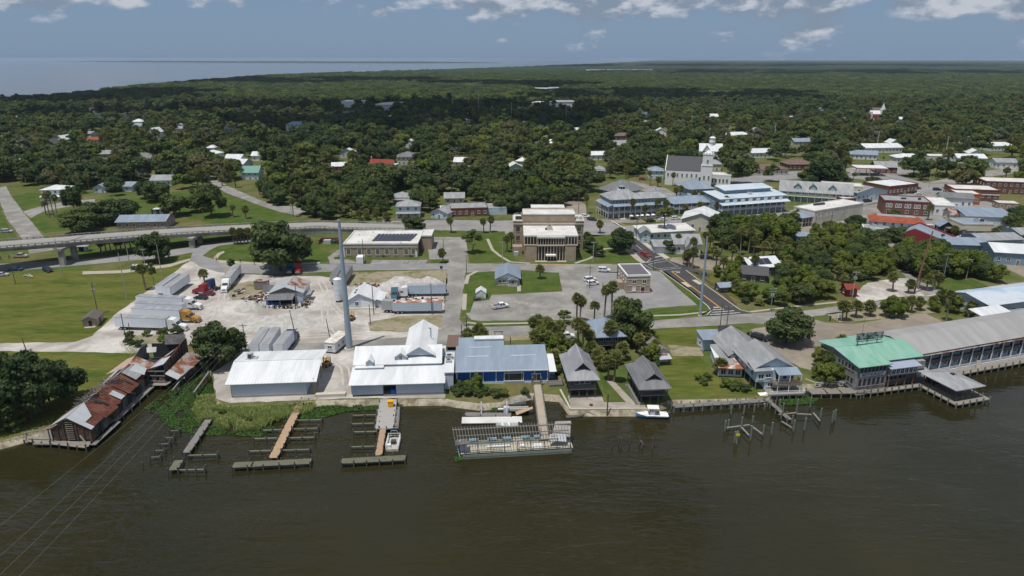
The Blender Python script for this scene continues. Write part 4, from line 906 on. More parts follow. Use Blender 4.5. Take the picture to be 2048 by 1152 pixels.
# ------------------------------------------------------------------ docks, piles, boats, the ruin
def dock(name,label,pts,w,z,mat,pmat=None,step=2.6,plank=0.32,cat='dock',group=None,pileh=0.7,planks=True,beams=True,pr=0.14):
    """walkway along pts (world): planks with gaps, stringers, a pile at every bay on both sides"""
    x0,y0 = pts[0];o = empty(name,(x0,y0,0),0,label,cat,group);pm = pmat or WOOD_D;pl = MB();st = MB();rng = random.Random(int(x0 * 31 + y0))
    for (ax,ay),(bx,by) in zip(pts,pts[1:]):
        d = Vector((bx - ax,by - ay));L = d.length;d.normalize();n = Vector((-d.y,d.x));a = Vector((ax - x0,ay - y0))
        if planks:
            k = max(1,int(L / plank))
            for i in range(k):
                if rng.random() < 0.012: continue
                c = a + d * ((i + 0.5) * L / k);s = L / k * 0.44;e = w / 2 + rng.uniform(-0.04,0.06);zz = z + rng.uniform(-0.012,0.012)
                q = [c - d*s - n*e,c + d*s - n*e,c + d*s + n*e,c - d*s + n*e]
                pl.add([(v.x,v.y,zz) for v in q] + [(v.x,v.y,zz - 0.06) for v in q],[(0,1,2,3),(7,6,5,4),(1,0,4,5),(2,1,5,6),(3,2,6,7),(0,3,7,4)])
        else:
            q = [a - n*w/2,a + d*L - n*w/2,a + d*L + n*w/2,a + n*w/2];pl.add([(v.x,v.y,z) for v in q] + [(v.x,v.y,z - 0.25) for v in q],[(0,1,2,3),(7,6,5,4),(1,0,4,5),(2,1,5,6),(3,2,6,7),(0,3,7,4)])
        for sgn in (-1,1):
            e = n * (sgn * (w / 2 - 0.15));st.bar((a.x + e.x,a.y + e.y,z - 0.2),(a.x + e.x + d.x * L,a.y + e.y + d.y * L,z - 0.2),0.12,0.26)
            k = max(1,round(L / step))
            for i in range(k + 1):
                c = a + d * (i * L / k) + n * (sgn * (w / 2 + 0.1));lean = rng.uniform(-.06,.06)
                MB().tube((c.x,c.y,-1.6),(c.x + lean,c.y + lean,z + pileh * rng.uniform(0.5,1.15)),pr,pr * 0.9,8).build('pile',pm,o)
    pobj = pl.build('planks' if planks else 'deck_slab',mat,o)
    if planks: pobj['kind'] = 'stuff'
    if beams: st.build('stringers',WOOD_D,o)
    return o
def W(px,py,z=1.0): return P(px,py,z)
def finger(label,a,b,n=3,z=0.75,group=None,mat=None,ph=0.7):
    """narrow mooring finger: one beam between a few piles"""
    x0,y0 = W(*a,z);x1,y1 = W(*b,z);o = empty('mooring_finger',(x0,y0,0),0,label,'dock',group);dx,dy = x1 - x0,y1 - y0;rng = random.Random(int(a[0] * 7 + a[1]))
    MB().bar((0,0,z),(dx,dy,z),0.42,0.14).build('beam',mat or WOOD_O,o)
    for i in range(n):
        t = i / (n - 1) if n > 1 else 0.5
        for sgn in (-0.32,0.32): 
            if sgn > 0 and i != n - 1: continue
            MB().tube((dx * t,dy * t + sgn,-1.6),(dx * t + rng.uniform(-.05,.05),dy * t + sgn,z + ph * rng.uniform(0.5,1.3)),0.14,0.13,8).build('pile',WOOD_D,o)
    return o
def pile(label,px,pyb,pyt,r=0.16,mat=None,cap=None,group=None,name='mooring_pile'):
    x,y = P(px,pyb,0.0);h = height(px,pyb,pyt,0.0);o = empty(name,(x,y,0),0,label,'piling',group);rng = random.Random(int(px * 3))
    MB().tube((0,0,-1.6),(rng.uniform(-.05,.05),rng.uniform(-.05,.05),h),r,r * 0.92,9).build('shaft',mat or PILE_G,o)
    MB().tube((0,0,-0.3),(0,0,0.45),r * 1.06,r * 1.06,9).build('waterline',WOOD_D,o)
    if cap: MB().tube((0,0,h),(0,0,h + 0.22),r * 1.1,0.02,9).build('cap',cap,o)
    return o
# far-left grey dock with broken head
dock('dock','grey plank dock running out of the reeds with two broken fingers',[W(417,839),W(372,905)],1.5,1.0,WOOD_G,step=3)
dock('dock','short detached plank platform beyond the grey reed dock',[W(358,920),W(346,940)],1.7,1.0,WOOD_O,step=1.6)
finger('mooring finger right of the grey reed dock head',(377,911),(436,909),3);finger('mooring finger at the short detached platform',(357,940),(410,939),4)
for i,(a,b) in enumerate((((301,915),(322,913.5)),((310,901.5),(330,900.5)),((321.5,888.5),(340,887)),((330,876),(349,875)),((340,862),(359,861)))):
    finger(['lowest','second lowest','middle','second highest','highest'][i] + ' of the five short mooring frames left of the grey dock',a,b,2,mat=WOOD_D)
pile('lone dark pile standing in open water far left',286,934,924,mat=WOOD_D)
# orange-planked dock
dock('dock','dock with fresh orange planks and a grey T head',[W(622,788),W(599,811),W(575,857),W(546,916)],1.75,1.05,WOOD_N,step=2.4)
dock('dock','wide grey T head of the orange-planked dock',[W(466,930),W(622,922)],1.9,1.0,WOOD_O,step=3.2)
for i,(a,b) in enumerate((((526,861),(566,859)),((508,877.5),(558,876)),((498,902.5),(545,901)))): finger(['upper','middle','lower'][i] + ' left mooring finger of the orange-planked dock',a,b)
for i,(a,b) in enumerate((((594,840.5),(644,839.5)),((587,858),(637,856.5)),((578.5,876),(630,874.5)),((565,900.5),(620,899)))): finger(['top','second','third','bottom'][i] + ' right mooring finger of the orange-planked dock',a,b)
# concrete dock with orange end
dock('dock','wide pale concrete dock below the seafood house opening',[W(778,791,1.2),W(769,857,1.2)],4.0,1.2,M('dock_concrete',(0.33,0.32,0.30),0.9,0.1,0.8),planks=False,step=3.4)
dock('dock','narrow orange-planked walkway at the end of the concrete dock',[W(766,858),W(757,911)],1.35,1.05,WOOD_N,step=3)
dock('dock','mossy grey T head beyond the white work barge',[W(683,922),W(811,915)],1.9,1.0,WOOD_O,step=2.6)
dock('dock','rotten plank strip along the right side of the concrete dock',[W(795,812),W(792,855)],1.1,0.8,WOOD_G,step=2.2)
dock('dock','rotten plank stub along the left side of the concrete dock',[W(757,815),W(753,856)],0.8,0.7,WOOD_G,step=2.2)
for i,(a,b) in enumerate((((705,831),(754,829.5)),((702.5,848),(752,846.5)),((706.5,864),(755,863)),((701.5,894),(751,892.5)))): finger(['top','second','third','bottom'][i] + ' mooring finger left of the concrete dock',a,b)
# concrete walkway to the floating stage
dk = dock('pier_walkway','long pale walkway pier from the blue warehouse to the framed stage',[W(1073.5,769,1.6),W(1089,878,1.6)],1.95,1.6,M('walkway_boards',(0.40,0.34,0.27),0.9,0.12,0.9),step=3,planks=True,pileh=0.3)
rb = MB();xa,ya = W(1073.5,769,1.6);xb,yb = W(1089,878,1.6)
for s_ in (-1.02,1.02):
    for hh in (0.45,0.9): rb.bar((s_,0,1.6 + hh),(xb - xa + s_,yb - ya,1.6 + hh),0.09)
    for i in range(13): rb.bar((s_ + (xb - xa) * i / 12,(yb - ya) * i / 12,1.5),(s_ + (xb - xa) * i / 12,(yb - ya) * i / 12,2.55),0.1)
rb.build('railing',WOOD_G,dk)
for s_ in (-1.05,1.05): MB().box(s_ - .25,s_ + .25,0.2,0.7,1.5,3.4).build('gate_post',WOOD_D,dk)
# framed floating stage
x,y = P(926,919,0);b = Bld('framed_stage','floating stage with bare rafters and green striped hull in front of the walkway','stage',x,y,6.0,z=0)
GREENS = M('faded_green_boards',(0.185,0.215,0.18),0.8,0.15,1.0)
b.box('hull',0,22.6,0.1,6.2,-0.7,0.55,GREENS)
for k in range(3): b.box('hull_board',-0.05,22.65,-0.02,0.1,0.02 + k * 0.36,0.24 + k * 0.36,GREENS)
pm = MB()
for i in range(60): pm.box(-0.4 + i * 0.39,-0.04 + i * 0.39,0.4,6.0 if 28 < i < 34 else 3.6,0.95,1.02)
o = b.part('deck_planks',pm,M('bleached_boards',(0.46,0.41,0.33),0.9,0.12,1.0));o['kind'] = 'stuff'
for i in range(9):
    b.post(0.3 + i * 2.75,0.25,0.2,3.5,0.13,WOOD_D);b.post(0.3 + i * 2.75,4.8,0.2,4.3,0.13,WOOD_D)
b.part('front_beam',MB().bar((-0.2,0.25,3.5),(19.8,0.25,3.5),0.2),WOOD_G);b.part('rear_beam',MB().bar((-2.0,4.6,4.3),(23.4,4.6,4.3),0.2),WOOD_G);b.part('middle_beam',MB().bar((-1.0,2.6,3.95),(22.4,2.6,3.95),0.16),WOOD_G)
for i in range(40): b.part('rafter',MB().bar((-1.4 + i * 0.6,0.1,3.55),(-1.9 + i * 0.62,5.4,4.5),0.07,0.14),WOOD_G)
b.rail([(0,0.3),(8,0.3)],1.0,0.8,WOOD_D,2,1.4);b.rail([(11.5,0.3),(22.4,0.3)],1.0,0.8,WOOD_D,2,1.4)
b.box('bench',5.0,10.0,2.0,2.4,1.2,1.45,T_WHITE);b.box('crate',12.0,12.9,1.2,2.0,1.02,1.7,T_WHITE);b.part('upturned_dinghy',MB().add([(14.6,1.1,1.05),(17,1.1,1.05),(17,2.3,1.05),(14.6,2.3,1.05),(14.9,1.5,1.65),(16.6,1.5,1.65),(16.6,1.9,1.65),(14.9,1.9,1.65)],[(0,1,5,4),(1,2,6,5),(2,3,7,6),(3,0,4,7),(4,5,6,7),(3,2,1,0)]),T_WHITE)
b.part('fallen_roof_sheet',MB().quad((18.6,1.8,3.2),(22.6,2.2,2.6),(23.4,5.6,4.4),(20.0,5.4,4.6),0.1),M('torn_grey_roofing',(0.33,0.30,0.28),0.9,0.2,0.8));b.part('fallen_roof_sheet',MB().quad((17.9,1.2,2.6),(21.6,1.0,2.2),(21.8,2.4,3.2),(18.4,2.4,3.4),0.08),R_GALV)
BLUEP = M('pale_turquoise_paint',(0.30,0.48,0.55),0.7,0.1,1.0)
b.part('end_frame',MB().bar((-0.6,0.4,0.4),(-1.2,0.8,3.0),0.18).bar((-1.2,0.8,3.0),(-0.4,2.2,3.2),0.18),BLUEP);b.part('end_roof',MB().quad((-1.6,0.4,3.1),(1.0,0.6,3.1),(1.2,2.6,3.3),(-1.2,2.4,3.3),0.1),W_GREYW)
b.part('end_wall',MB().box(-0.5,0.9,1.6,1.75,1.0,3.0),W_METAL)
for xx in (1.5,5.5,8.6,12.6,15.4): b.part('tarp',MB().box(xx,xx + 1.9,5.0,5.7,1.1,1.35),BLUEP)
# white floating pontoon and grey gangway dock behind it
x,y = P(924,846,0.5);b = Bld('pontoon','long white floating pontoon behind the framed stage','pontoon',x,y,1.5,z=0)
b.box('float',0,13.4,0,2.6,-0.3,0.35,W_GREYW);b.box('top_sheet',-0.1,13.5,-0.1,2.7,0.36,0.5,R_MEMB)
dock('dock','grey weathered dock strip just behind the white pontoon',[W(930,828,0.6),W(1022,829,0.6)],1.6,0.6,WOOD_G,step=3.5)
pile('tall white steel pile at the middle of the white pontoon',963,832,804,0.17,T_WHITE);pile('tall white steel pile at the right of the white pontoon',1014,832,804,0.17,T_WHITE)
b = Bld('gangway_frame','jumble of white railings and wooden gangway beside the walkway pier','gangway',*P(1010,826,0.8),2,z=0.0)
b.part('gangway',MB().quad((2.6,-0.9,0.75),(6.4,0.2,1.7),(6.4,1.2,1.7),(2.4,0.6,0.75),0.12),WOOD_N);b.box('cabinet',-0.3,0.9,0.5,1.4,0.5,1.9,W_METAL);b.part('deck',MB().box(0.6,5.6,1.2,3.4,0.5,0.7),WOOD)
b.rail([(1,4.2),(5,4.2)],0.4,2.2,STEEL,5,1.3);b.rail([(1.0,1.4),(5.4,1.4)],0.7,0.8,T_WHITE,2,0.9);b.part('boat_cradle',MB().bar((-1.6,2.2,0.6),(1,2.0,0.8),0.4,0.25),T_WHITE)
for xx in (0.8,3,5.4): b.post(xx,2.4,-1.5,0.6,0.2,WOOD_D)
# concrete quay slab under the cottages
b = Bld('quay_slab','concrete quay slab and sea wall in front of the two cottages','quay',*P(1140,816),0.5,foot=(18,6))
QC = M('quay_concrete',(0.36,0.32,0.27),0.9,0.12,0.6,col2=(0.26,0.23,0.2),amt=0.4,sc2=0.3)
b.box('slab',0.2,17.6,-0.4,2.6,-1.8,0.06,QC);b.box('sea_wall',-0.2,17.9,-0.75,-0.4,-2.4,0.2,W_CONC);b.box('slab',0.0,8.2,2.6,6.0,-0.5,0.05,QC);b.part('side_wall',MB().bar((0,-0.6,-0.4),(-1.6,9,-0.4),0.4,1.4),W_CONC);b.part('slab',MB().add([(13.4,2.6,0.05),(15.4,2.6,0.05),(12.2,14,0.05),(10.4,14,0.05)],[(0,1,2,3)]),QC)
b.part('fire_bowl',MB().tube((5.0,1.0,0.06),(5.0,1.0,0.4),0.3,0.45,10),M('rusty_iron',(0.16,0.04,0.03),0.8,0.1,1.0))
pile('tall dark mooring post in front of the quay slab',1214,832,787,0.16,WOOD_D)
# wooden boardwalk along the lawn and the little pier
dock('boardwalk','grey plank boardwalk along the sea wall of the lawn',[W(1346,812,1.2),W(1532,800,1.2)],1.7,1.2,WOOD_G,PILE_G,step=2.3,pileh=0.75,pr=0.17)
dock('pier','narrow grey pier sticking out beside the pale blue house',[W(1535,798,1.2),W(1580,838,1.2)],1.1,1.1,WOOD_G,PILE_G,step=2.2,pileh=0.9,pr=0.16)
dock('boardwalk','plank deck between the pale blue house and the restaurant',[W(1618,782,1.3),W(1735,780,1.3)],3.0,1.25,WOOD,PILE_G,step=2.6,pileh=0.2)
b = Bld('white_fence','white post and rail fence above the deck beside the restaurant','fence',*P(1630,772),6)
for i in range(8): b.post(i * 1.45,0,0,1.0,0.12)
b.part('rail',MB().bar((0,0,0.95),(10.2,0,0.95),0.1),T_WHITE);b.part('rail',MB().bar((0,0,0.5),(10.2,0,0.5),0.1),T_WHITE);b.part('rail',MB().bar((0,0,0.95),(-1.4,2.2,0.95),0.1),T_WHITE)
for i,(px,pb,pt) in enumerate(((1462,830,812),(1487,830,812),(1508,826,809),(1528.5,821,807),(1482,860,834),(1504.5,848,832),(1449.5,863.5,841),(1456,860,839),(1501,880.5,851),(1525.7,873,850),(1542.7,871,844.6),(1586.5,863.5,840.5),(1609,860,835.5),(1592,832,798),(1620,816,795),(1564,836,806),(1558,820,798))):
    pile('greenish mooring pile off the small grey pier, ' + ORD[sorted((1462,1487,1508,1528.5,1482,1504.5,1449.5,1456,1501,1525.7,1542.7,1586.5,1609,1592,1620,1564,1558)).index(px)] + ' from the left',px,pb,pt,0.2,PILE_G,group='piles off the small grey pier')
for i,(a,b_) in enumerate((((1453,856),(1499,850)),((1483,855),(1498,871)),((1501.5,851.5),(1524.5,868.5)),((1563,843),(1584,856)),((1557,829.5),(1591.5,826)),((1594,828),(1623,829.6)),((1626.5,826),(1640,842)))):
    x0,y0 = P(*a,0.9);x1,y1 = P(*b_,0.9);o = MB().bar((0,0,0),(x1 - x0,y1 - y0,0),0.3,0.16).build('mooring_beam',WOOD,None,(x0,y0,0.95));tag(o,['long front','left slanting','right slanting','short right','pale horizontal','thin rusty','far right slanting'][i] + ' beam bolted between mooring piles','beam')
x,y = P(1469,885,0);o = empty('channel_dolphin',(x,y,0),0,'cluster of three piles with a yellow warning plate','piling')
for dx,dy in ((0,0),(0.5,0.15),(0.25,-0.35)): MB().tube((dx * 1.4,dy * 1.4,-1.5),(dx,dy,2.7),0.19,0.17,9).build('pile',PILE_G,o)
MB().box(-0.1,0.75,-0.62,-0.56,1.9,2.5).build('warning_plate',M('yellow_plate',(0.7,0.6,0.02),0.5,0.05,1.0),o)
for i,(px,pb,pt) in enumerate(((1224,895,879),(1237.7,889,873),(1242,894,876),(1259,887,872),(1279,888,874),(1284,897,884),(1305,897,876))): pile(['leftmost','second','third','fourth','fifth','sixth','rightmost'][i] + ' of the dark pile stumps in front of the quay',px,pb,pt,0.15,WOOD_D,group='dark pile stumps before the quay')
o = MB().bar((0,0,0),(0.6,-1.0,-0.5),0.25).build('mooring_beam',WOOD_D,None,(*P(1280,882,0.9),1.1));tag(o,'short slanting beam on the dark pile stumps before the quay','beam')
for i,(px,pb,pt) in enumerate(((1664,846,822),(1669,843,819),(1640,838,816))): pile(['left','middle','far left'][i] + ' pile of the broken pair under the restaurant deck',px,pb,pt,0.2,PILE_G)
# boats
def hull(b,L,Wd,D,mat,deckm,z0=0.05,nose=0.38):
    st = [(-L/2,.80,0),(-L/4,.96,0),(0,1,0.02),(L * .2,.92,.06),(L * .36,.62,.14),(L * .46,.28,.24),(L/2,.03,.32)];V = [];F = []
    for x,k,sh in st:
        w_ = Wd / 2 * k;V += [(x,-w_,z0 + D + sh),(x,-w_ * .82,z0 + D * .35),(x,0,z0 - 0.15 + sh * .6),(x,w_ * .82,z0 + D * .35),(x,w_,z0 + D + sh)]
    for i in range(len(st) - 1):
        for j in range(4): F.append((i*5+j,(i+1)*5+j,(i+1)*5+j+1,i*5+j+1))
    F.append((0,1,2,3,4));b.part('hull',MB().add(V,F),mat)
    V = [];F = []
    for x,k,sh in st: w_ = Wd / 2 * k * .93;V += [(x,-w_,z0 + D - .04 + sh),(x,w_,z0 + D - .04 + sh)]
    for i in range(len(st) - 1): F.append((2*i,2*i+1,2*i+3,2*i+2))
    b.part('deck',MB().add(V,F),deckm)
BWHITE = M('boat_gelcoat_white',(0.78,0.78,0.77),0.3,0.04,0.8,spec=0.5);BBLUE = M('boat_hull_blue',(0.10,0.30,0.52),0.3,0.05,0.8,spec=0.5)
x,y = P(1304,834,0);b = Bld('centre_console_boat','white centre console boat with blue hull and canopy moored at the quay','boat',x,y,176,z=0)
hull(b,7.3,2.4,0.75,BBLUE,BWHITE);b.part('gunwale',MB().box(-3.4,1.6,-1.16,-1.0,.74,.9).box(-3.4,1.6,1.0,1.16,.74,.9),BWHITE);b.box('console',-0.6,0.5,-0.45,0.45,.75,1.6,BWHITE);b.box('windscreen',0.4,0.5,-0.45,0.45,1.6,2.0,G_GLASS);b.box('seat',-1.6,-1.0,-0.5,0.5,.75,1.25,M('grey_seat',(0.25,0.27,0.30),0.7,0.1,1.0))
for sx in (-0.9,0.6):
    for sy in (-0.6,0.6): b.post(sx,sy,.75,2.5,0.06,STEEL)
b.box('canopy',-1.4,1.2,-0.95,0.95,2.5,2.6,BWHITE);b.box('outboard_motor',-4.1,-3.6,-0.25,0.25,0.3,1.35,STEEL_D);b.box('bow_cushion',1.3,2.2,-0.6,0.6,.8,.98,BWHITE)
x,y = P(1014,853,0);b = Bld('skiff','small white open skiff tied to the white pontoon','boat',x,y,184,z=0);hull(b,5.0,1.7,0.5,BWHITE,M('skiff_floor',(0.36,0.37,0.36),0.7,0.1,1.0));b.box('bench',-0.6,-0.2,-0.7,0.7,.5,.62,BWHITE);b.box('bench',0.8,1.2,-0.6,0.6,.5,.62,BWHITE);b.box('outboard_motor',-2.9,-2.5,-.2,.2,.2,1.0,STEEL_D)
x,y = P(784,902,0);b = Bld('work_barge','white steel oyster work barge beside the orange walkway','boat',x,y,92,z=0)
WB = M('work_barge_paint',(0.50,0.49,0.46),0.7,0.15,1.0,col2=(0.36,0.33,0.29),amt=0.4,sc2=0.8)
b.box('hull',-0.2,4.6,-1.35,1.35,-0.4,0.5,WB);b.box('deck',-0.15,4.55,-1.3,1.3,0.5,0.56,M('barge_deck',(0.40,0.38,0.35),0.8,0.2,1.2));b.rail([(-0.1,-1.25),(4.5,-1.25),(4.5,1.25),(-0.1,1.25)],0.55,1.0,T_WHITE,2,1.1);b.box('engine_box',1.6,2.6,-0.6,0.4,0.56,1.3,STEEL_D);b.box('tank',0.4,1.0,0.3,1.0,0.56,1.2,T_WHITE);b.part('a_frame',MB().bar((4.2,-1.1,.55),(4.2,-0.6,2.4),0.1).bar((4.2,1.1,.55),(4.2,0.6,2.4),0.1).bar((4.2,-.6,2.4),(4.2,.6,2.4),0.1),BLUEP)
x,y = P(1151,833,0);b = Bld('sunken_skiff','half sunken pale skiff beside the quay corner','boat',x,y,12,z=-0.3);hull(b,4.4,1.3,0.5,WOOD,WOOD_D);b.part('broken_board',MB().bar((3.0,0.2,1.2),(5.0,-0.8,0.4),0.3,0.06),WOOD)
for px,py,c,nm,lab in ((787,788,(0.02,0.12,0.5),'blue_bin','blue fish tote beside the seafood house opening'),(781.5,811,(0.72,0.36,0.01),'yellow_bin','yellow fish tote on the concrete dock')):
    x,y = P(px,py,1.4);b = Bld(nm,lab,'tote',x,y,5,z=1.22);m_ = M(nm + '_plastic',c,0.5,0.05,1.0);b.box('tub',-0.6,0.6,-0.5,0.5,0.12,1.35,m_);b.box('rim',-0.68,0.68,-0.58,0.58,1.35,1.45,m_);b.box('foot',-0.5,-0.3,-0.5,0.5,0,0.12,m_);b.box('foot',0.3,0.5,-0.5,0.5,0,0.12,m_)
# ---- the rusted net house on piles, half collapsed
x,y = P(72,889,0.6);b = Bld('rusted_net_house','long collapsing net house with dark red rusted roof on rotten piles','ruin',-101.2,126.4,0,z=0,foot=(14,30));FOOT.append((-97,140,15))
RW = M('rusty_corrugated_wall',(0.17,0.075,0.045),0.9,0.2,1.2,col2=(0.07,0.05,0.045),amt=0.5,sc2=0.7,sharp=0.06)
AX = R(2.0)
def rr(u,v,z):  # u across, v along the house
    return (u + v * -0.055,v,z - 0.25)
def rslab(mb,q,th=0.08): mb.quad(*[rr(*p) for p in q],th)
rng = random.Random(12)
for v0,v1,s0,s1,eo in ((.2,5.6,0,-.1,12.6),(5.7,11.2,-.15,-.35,12.9),(11.3,16.2,-.3,.05,12.5),(16.3,21.4,.1,-.25,12.95),(21.6,27.5,-.35,-.1,12.4)):
    main = MB();rslab(main,[(8.0,v0,6.9 + s0),(eo,v0,4.2 + s0 * 1.6),(eo + rng.uniform(-.3,.3),v1,4.25 + s1 * 1.6),(8.1,v1,6.85 + s1)])
    for i in range(int((v1 - v0) / .8) + 1):
        t = i * .8 / (v1 - v0);main.bar(rr(8.0,v0 + i * .8,6.97 + s0 + (s1 - s0) * t),rr(eo,v0 + i * .8,4.28 + (s0 + (s1 - s0) * t) * 1.6),.07,.07)
    b.part('roof',main,R_DRUST)
lm = MB();rslab(lm,[(8.0,0.2,6.9),(3.2,0.2,4.3),(3.6,8.5,4.2),(8.0,8.5,6.8)]);rslab(lm,[(8.1,16.5,6.7),(4.4,16.5,4.2),(3.4,27.0,4.0),(8.2,27,6.5)]);b.part('roof',lm,R_RUST)
for q_ in ([(8.05,0.1,7.05),(11.0,0.1,5.32),(11.0,4.0,5.32),(8.05,7.0,7.02)],[(11.0,0.1,5.32),(12.8,0.1,4.3),(12.8,1.4,4.3),(11.0,1.4,5.32)],[(7.95,0.1,7.03),(4.6,0.1,5.2),(5.6,4.6,5.65),(7.95,6.0,7.0)],[(10.2,13.2,5.85),(12.75,13.2,4.45),(12.75,15.0,4.45),(10.2,15.0,5.85)],[(7.0,19.0,6.2),(5.2,19.0,4.9),(4.6,27,4.7),(6.4,27,6.0)]):
    pm = MB();rslab(pm,q_);b.part('new_roof_sheet',pm,R_GALV)
hm = MB()
for (u0,u1,v0,v1) in ((8.4,10.2,9.0,9.9),(10.2,11.5,9.6,10.2),(9.2,10.2,19.2,19.9),(10.4,12.0,20.2,20.7),(8.4,9.6,17.6,18.6)):
    f = lambda u: 6.98 - (u - 8.0) * 0.587
    rslab(hm,[(u0,v0,f(u0) + .06),(u1,v0,f(u1) + .06),(u1,v1,f(u1) + .06),(u0,v1,f(u0) + .06)],0.02)
b.part('roof_hole_shade',hm,W_SHADE)  # dark sheets laid on the slope, shade of the holes as colour
rng = random.Random(5);dm = MB()
for i in range(150):
    v = rng.uniform(7.0,19.5);u = rng.uniform(4.0,9.0);z = (3.9 + (u - 3) * 0.6 if u < 8 else 6.9) + rng.uniform(-.3,.5);a_ = rng.uniform(0,3.14);l_ = rng.uniform(0.5,2.0)
    dm.bar(rr(u,v,z),rr(u + math.cos(a_) * l_,v + math.sin(a_) * l_,z + rng.uniform(-.6,.5)),0.1,0.05)
o = b.part('collapsed_rafters',dm,W_GREYW);o['kind'] = 'stuff'
for k in range(8):
    for u in (3.4,12.4): b.part('post',MB().tube(rr(u,0.4 + k * 3.8,-1.4),rr(u + rng.uniform(-.2,.2),0.4 + k * 3.8,4.2),0.15,0.13,6),WOOD_D)
for q_,m_ in (([(8.6,22.6,6.75),(12.0,22.2,5.0),(12.3,25.4,5.2),(9.2,26.6,6.9)],R_LGREY),([(9.6,24.2,6.5),(12.8,24.8,5.0),(12.4,27.2,5.6),(9.9,27.0,6.9)],R_GALV),([(5.4,11.0,5.6),(8.4,10.4,7.1),(8.6,12.0,7.1),(6.0,12.4,5.7)],R_RUST)):
    pm = MB();rslab(pm,q_);b.part('loose_sheet',pm,m_)
b.part('ridge_beam',MB().bar(rr(8.0,0,6.75),rr(8.2,27,6.5),0.25),WOOD_G)
b.part('gable_wall',MB().prism([(4.0,1.4),(12.2,1.4),(12.3,3.9),(8.0,6.4),(3.9,4.0)],'y',0.5,0.58),RW)
for k in range(7): b.part('wall_stud',MB().bar((4.0 + k * 1.35,0.4,0.6),(4.0 + k * 1.35,0.4,4.0 + 1.6 * (1 - abs(k - 3) / 3)),0.12),WOOD_D)
for k in range(9): b.part('wall_lath',MB().bar((7.3,0.35,1.6 + k * 0.5),(8.8,0.35,1.6 + k * 0.5),0.18,0.05),WOOD)

for k in range(12): 
    if k not in (3,8): b.part('side_wall',MB().quad((12.2 - k * .12,.8 + k * 2.2,.9),(12.2 - k * .12,2.9 + k * 2.2,.9 + .3 * (k % 3)),(12.3 - k * .12,2.9 + k * 2.2,3.7 - .5 * (k % 2)),(12.3 - k * .12,.8 + k * 2.2,3.4),.06),[RW,W_SHADE,W_GREYW,W_SHADE][k % 4])
b.part('floor',MB().box(0.2,12.6,-0.6,27,0.75,0.95),WOOD_G)
for k in range(2): b.part('porch_deck',MB().quad((-2.5,0.6 + k,1.0),(12.4,-2.2 + k,1.05),(12.4,-1.3 + k,1.05),(-2.5,1.5 + k,1.0),0.1),WOOD)
b.part('fallen_beam',MB().bar((-2.2,0.8,2.8),(4,0.4,4.0),0.2).bar((-2.2,0.8,0.8),(-1.6,0.9,2.8),0.16).bar((10,0.2,2.6),(12.6,-1.6,1.0),0.18),WOOD)
for k in range(8): b.part('pile',MB().tube((-2.4 + k * 2.1,0.6 - k * 0.38,-1.5),(-2.4 + k * 2.1,0.6 - k * 0.38,1.3 + 0.5 * (k % 2)),0.16,0.15,7),WOOD_D)
for k in range(7): b.part('side_pile',MB().tube((12.9,0.5 + k * 3.6,-1.5),(12.9,0.5 + k * 3.6,1.2),0.16,0.15,7),WOOD_D)
b.part('side_deck',MB().box(11.9,13.6,-0.8,9,0.8,0.95),WOOD_G)
# ruined barn behind it
b = Bld('ruined_barn','ruined barn with sagging rusty roof, dark walls and open broken front','ruin',-95.8,153.6,0,z=0.6,foot=(12,14))
b.part('floor',MB().box(0,10.5,0,13,0.6,0.85),WOOD_G)
b.part('right_wall',MB().prism([(0.3,0.8),(13,0.8),(13.2,7.4),(10,7.2),(5,6.2),(0.3,5.6)],'x',9.6,9.75),RW);b.part('left_wall',MB().prism([(0.3,0.8),(11,0.8),(11,6.6),(8,6.9),(3,5.4),(0.3,5.0)],'x',0.2,0.35),W_GREYW)
for k in range(8): b.part('wall_batten',MB().box(9.76,9.86,1.2 + k * 1.5,1.5 + k * 1.5,0.8,5.8 + 0.18 * k),W_GREYW)
b.part('sagging_roof',MB().quad((0.2,0.4,5.1),(4.6,-0.2,3.9),(5.2,4.4,4.1),(0.3,5.2,5.7),0.08),R_RUST);b.part('sagging_roof',MB().quad((4.6,0.6,4.0),(6.6,0.4,4.6),(9.7,9,6.9),(7.4,8.6,5.2),0.08),R_RUST);b.part('roof_sheet',MB().quad((6.2,0.2,4.7),(9.7,0.2,5.8),(9.7,4.2,6.3),(7.6,4.0,5.5),0.08),R_GALV)
b.part('back_gable',MB().quad((4.2,12.4,5.8),(9.4,12.4,6.0),(9.5,13.4,8.3),(4.0,13.4,8.2),0.1),W_GREYW);b.part('back_wall',MB().box(0.4,9.6,12.9,13.0,0.8,5.9),W_SHADE)
b.part('loft_panel',MB().quad((1.6,8.0,5.4),(4.0,8.0,5.6),(4.0,8.6,6.8),(1.4,8.6,6.6),0.1),R_MEMB)
b.part('interior_shade_block',MB().box(0.6,9.3,1.6,10,0.85,3.2),W_SHADE)  # solid near-black block, shade inside the barn put into colour
for k,zz in enumerate((1.0,2.3,3.3)): b.part('front_beam',MB().bar((0.4,0.2,zz + 0.5),(9.7,0.1,zz + 0.3 * k),0.22),WOOD_G)
for k in range(4): b.part('front_post',MB().bar((3.4 + k * 2.0,0.15,0.6),(3.4 + k * 2.0,0.15,3.6),0.2),RW)
b.part('front_sheet',MB().box(6.2,7.4,0.28,0.34,0.9,2.5).box(8.0,9.2,0.28,0.34,0.9,2.2),R_RUST)
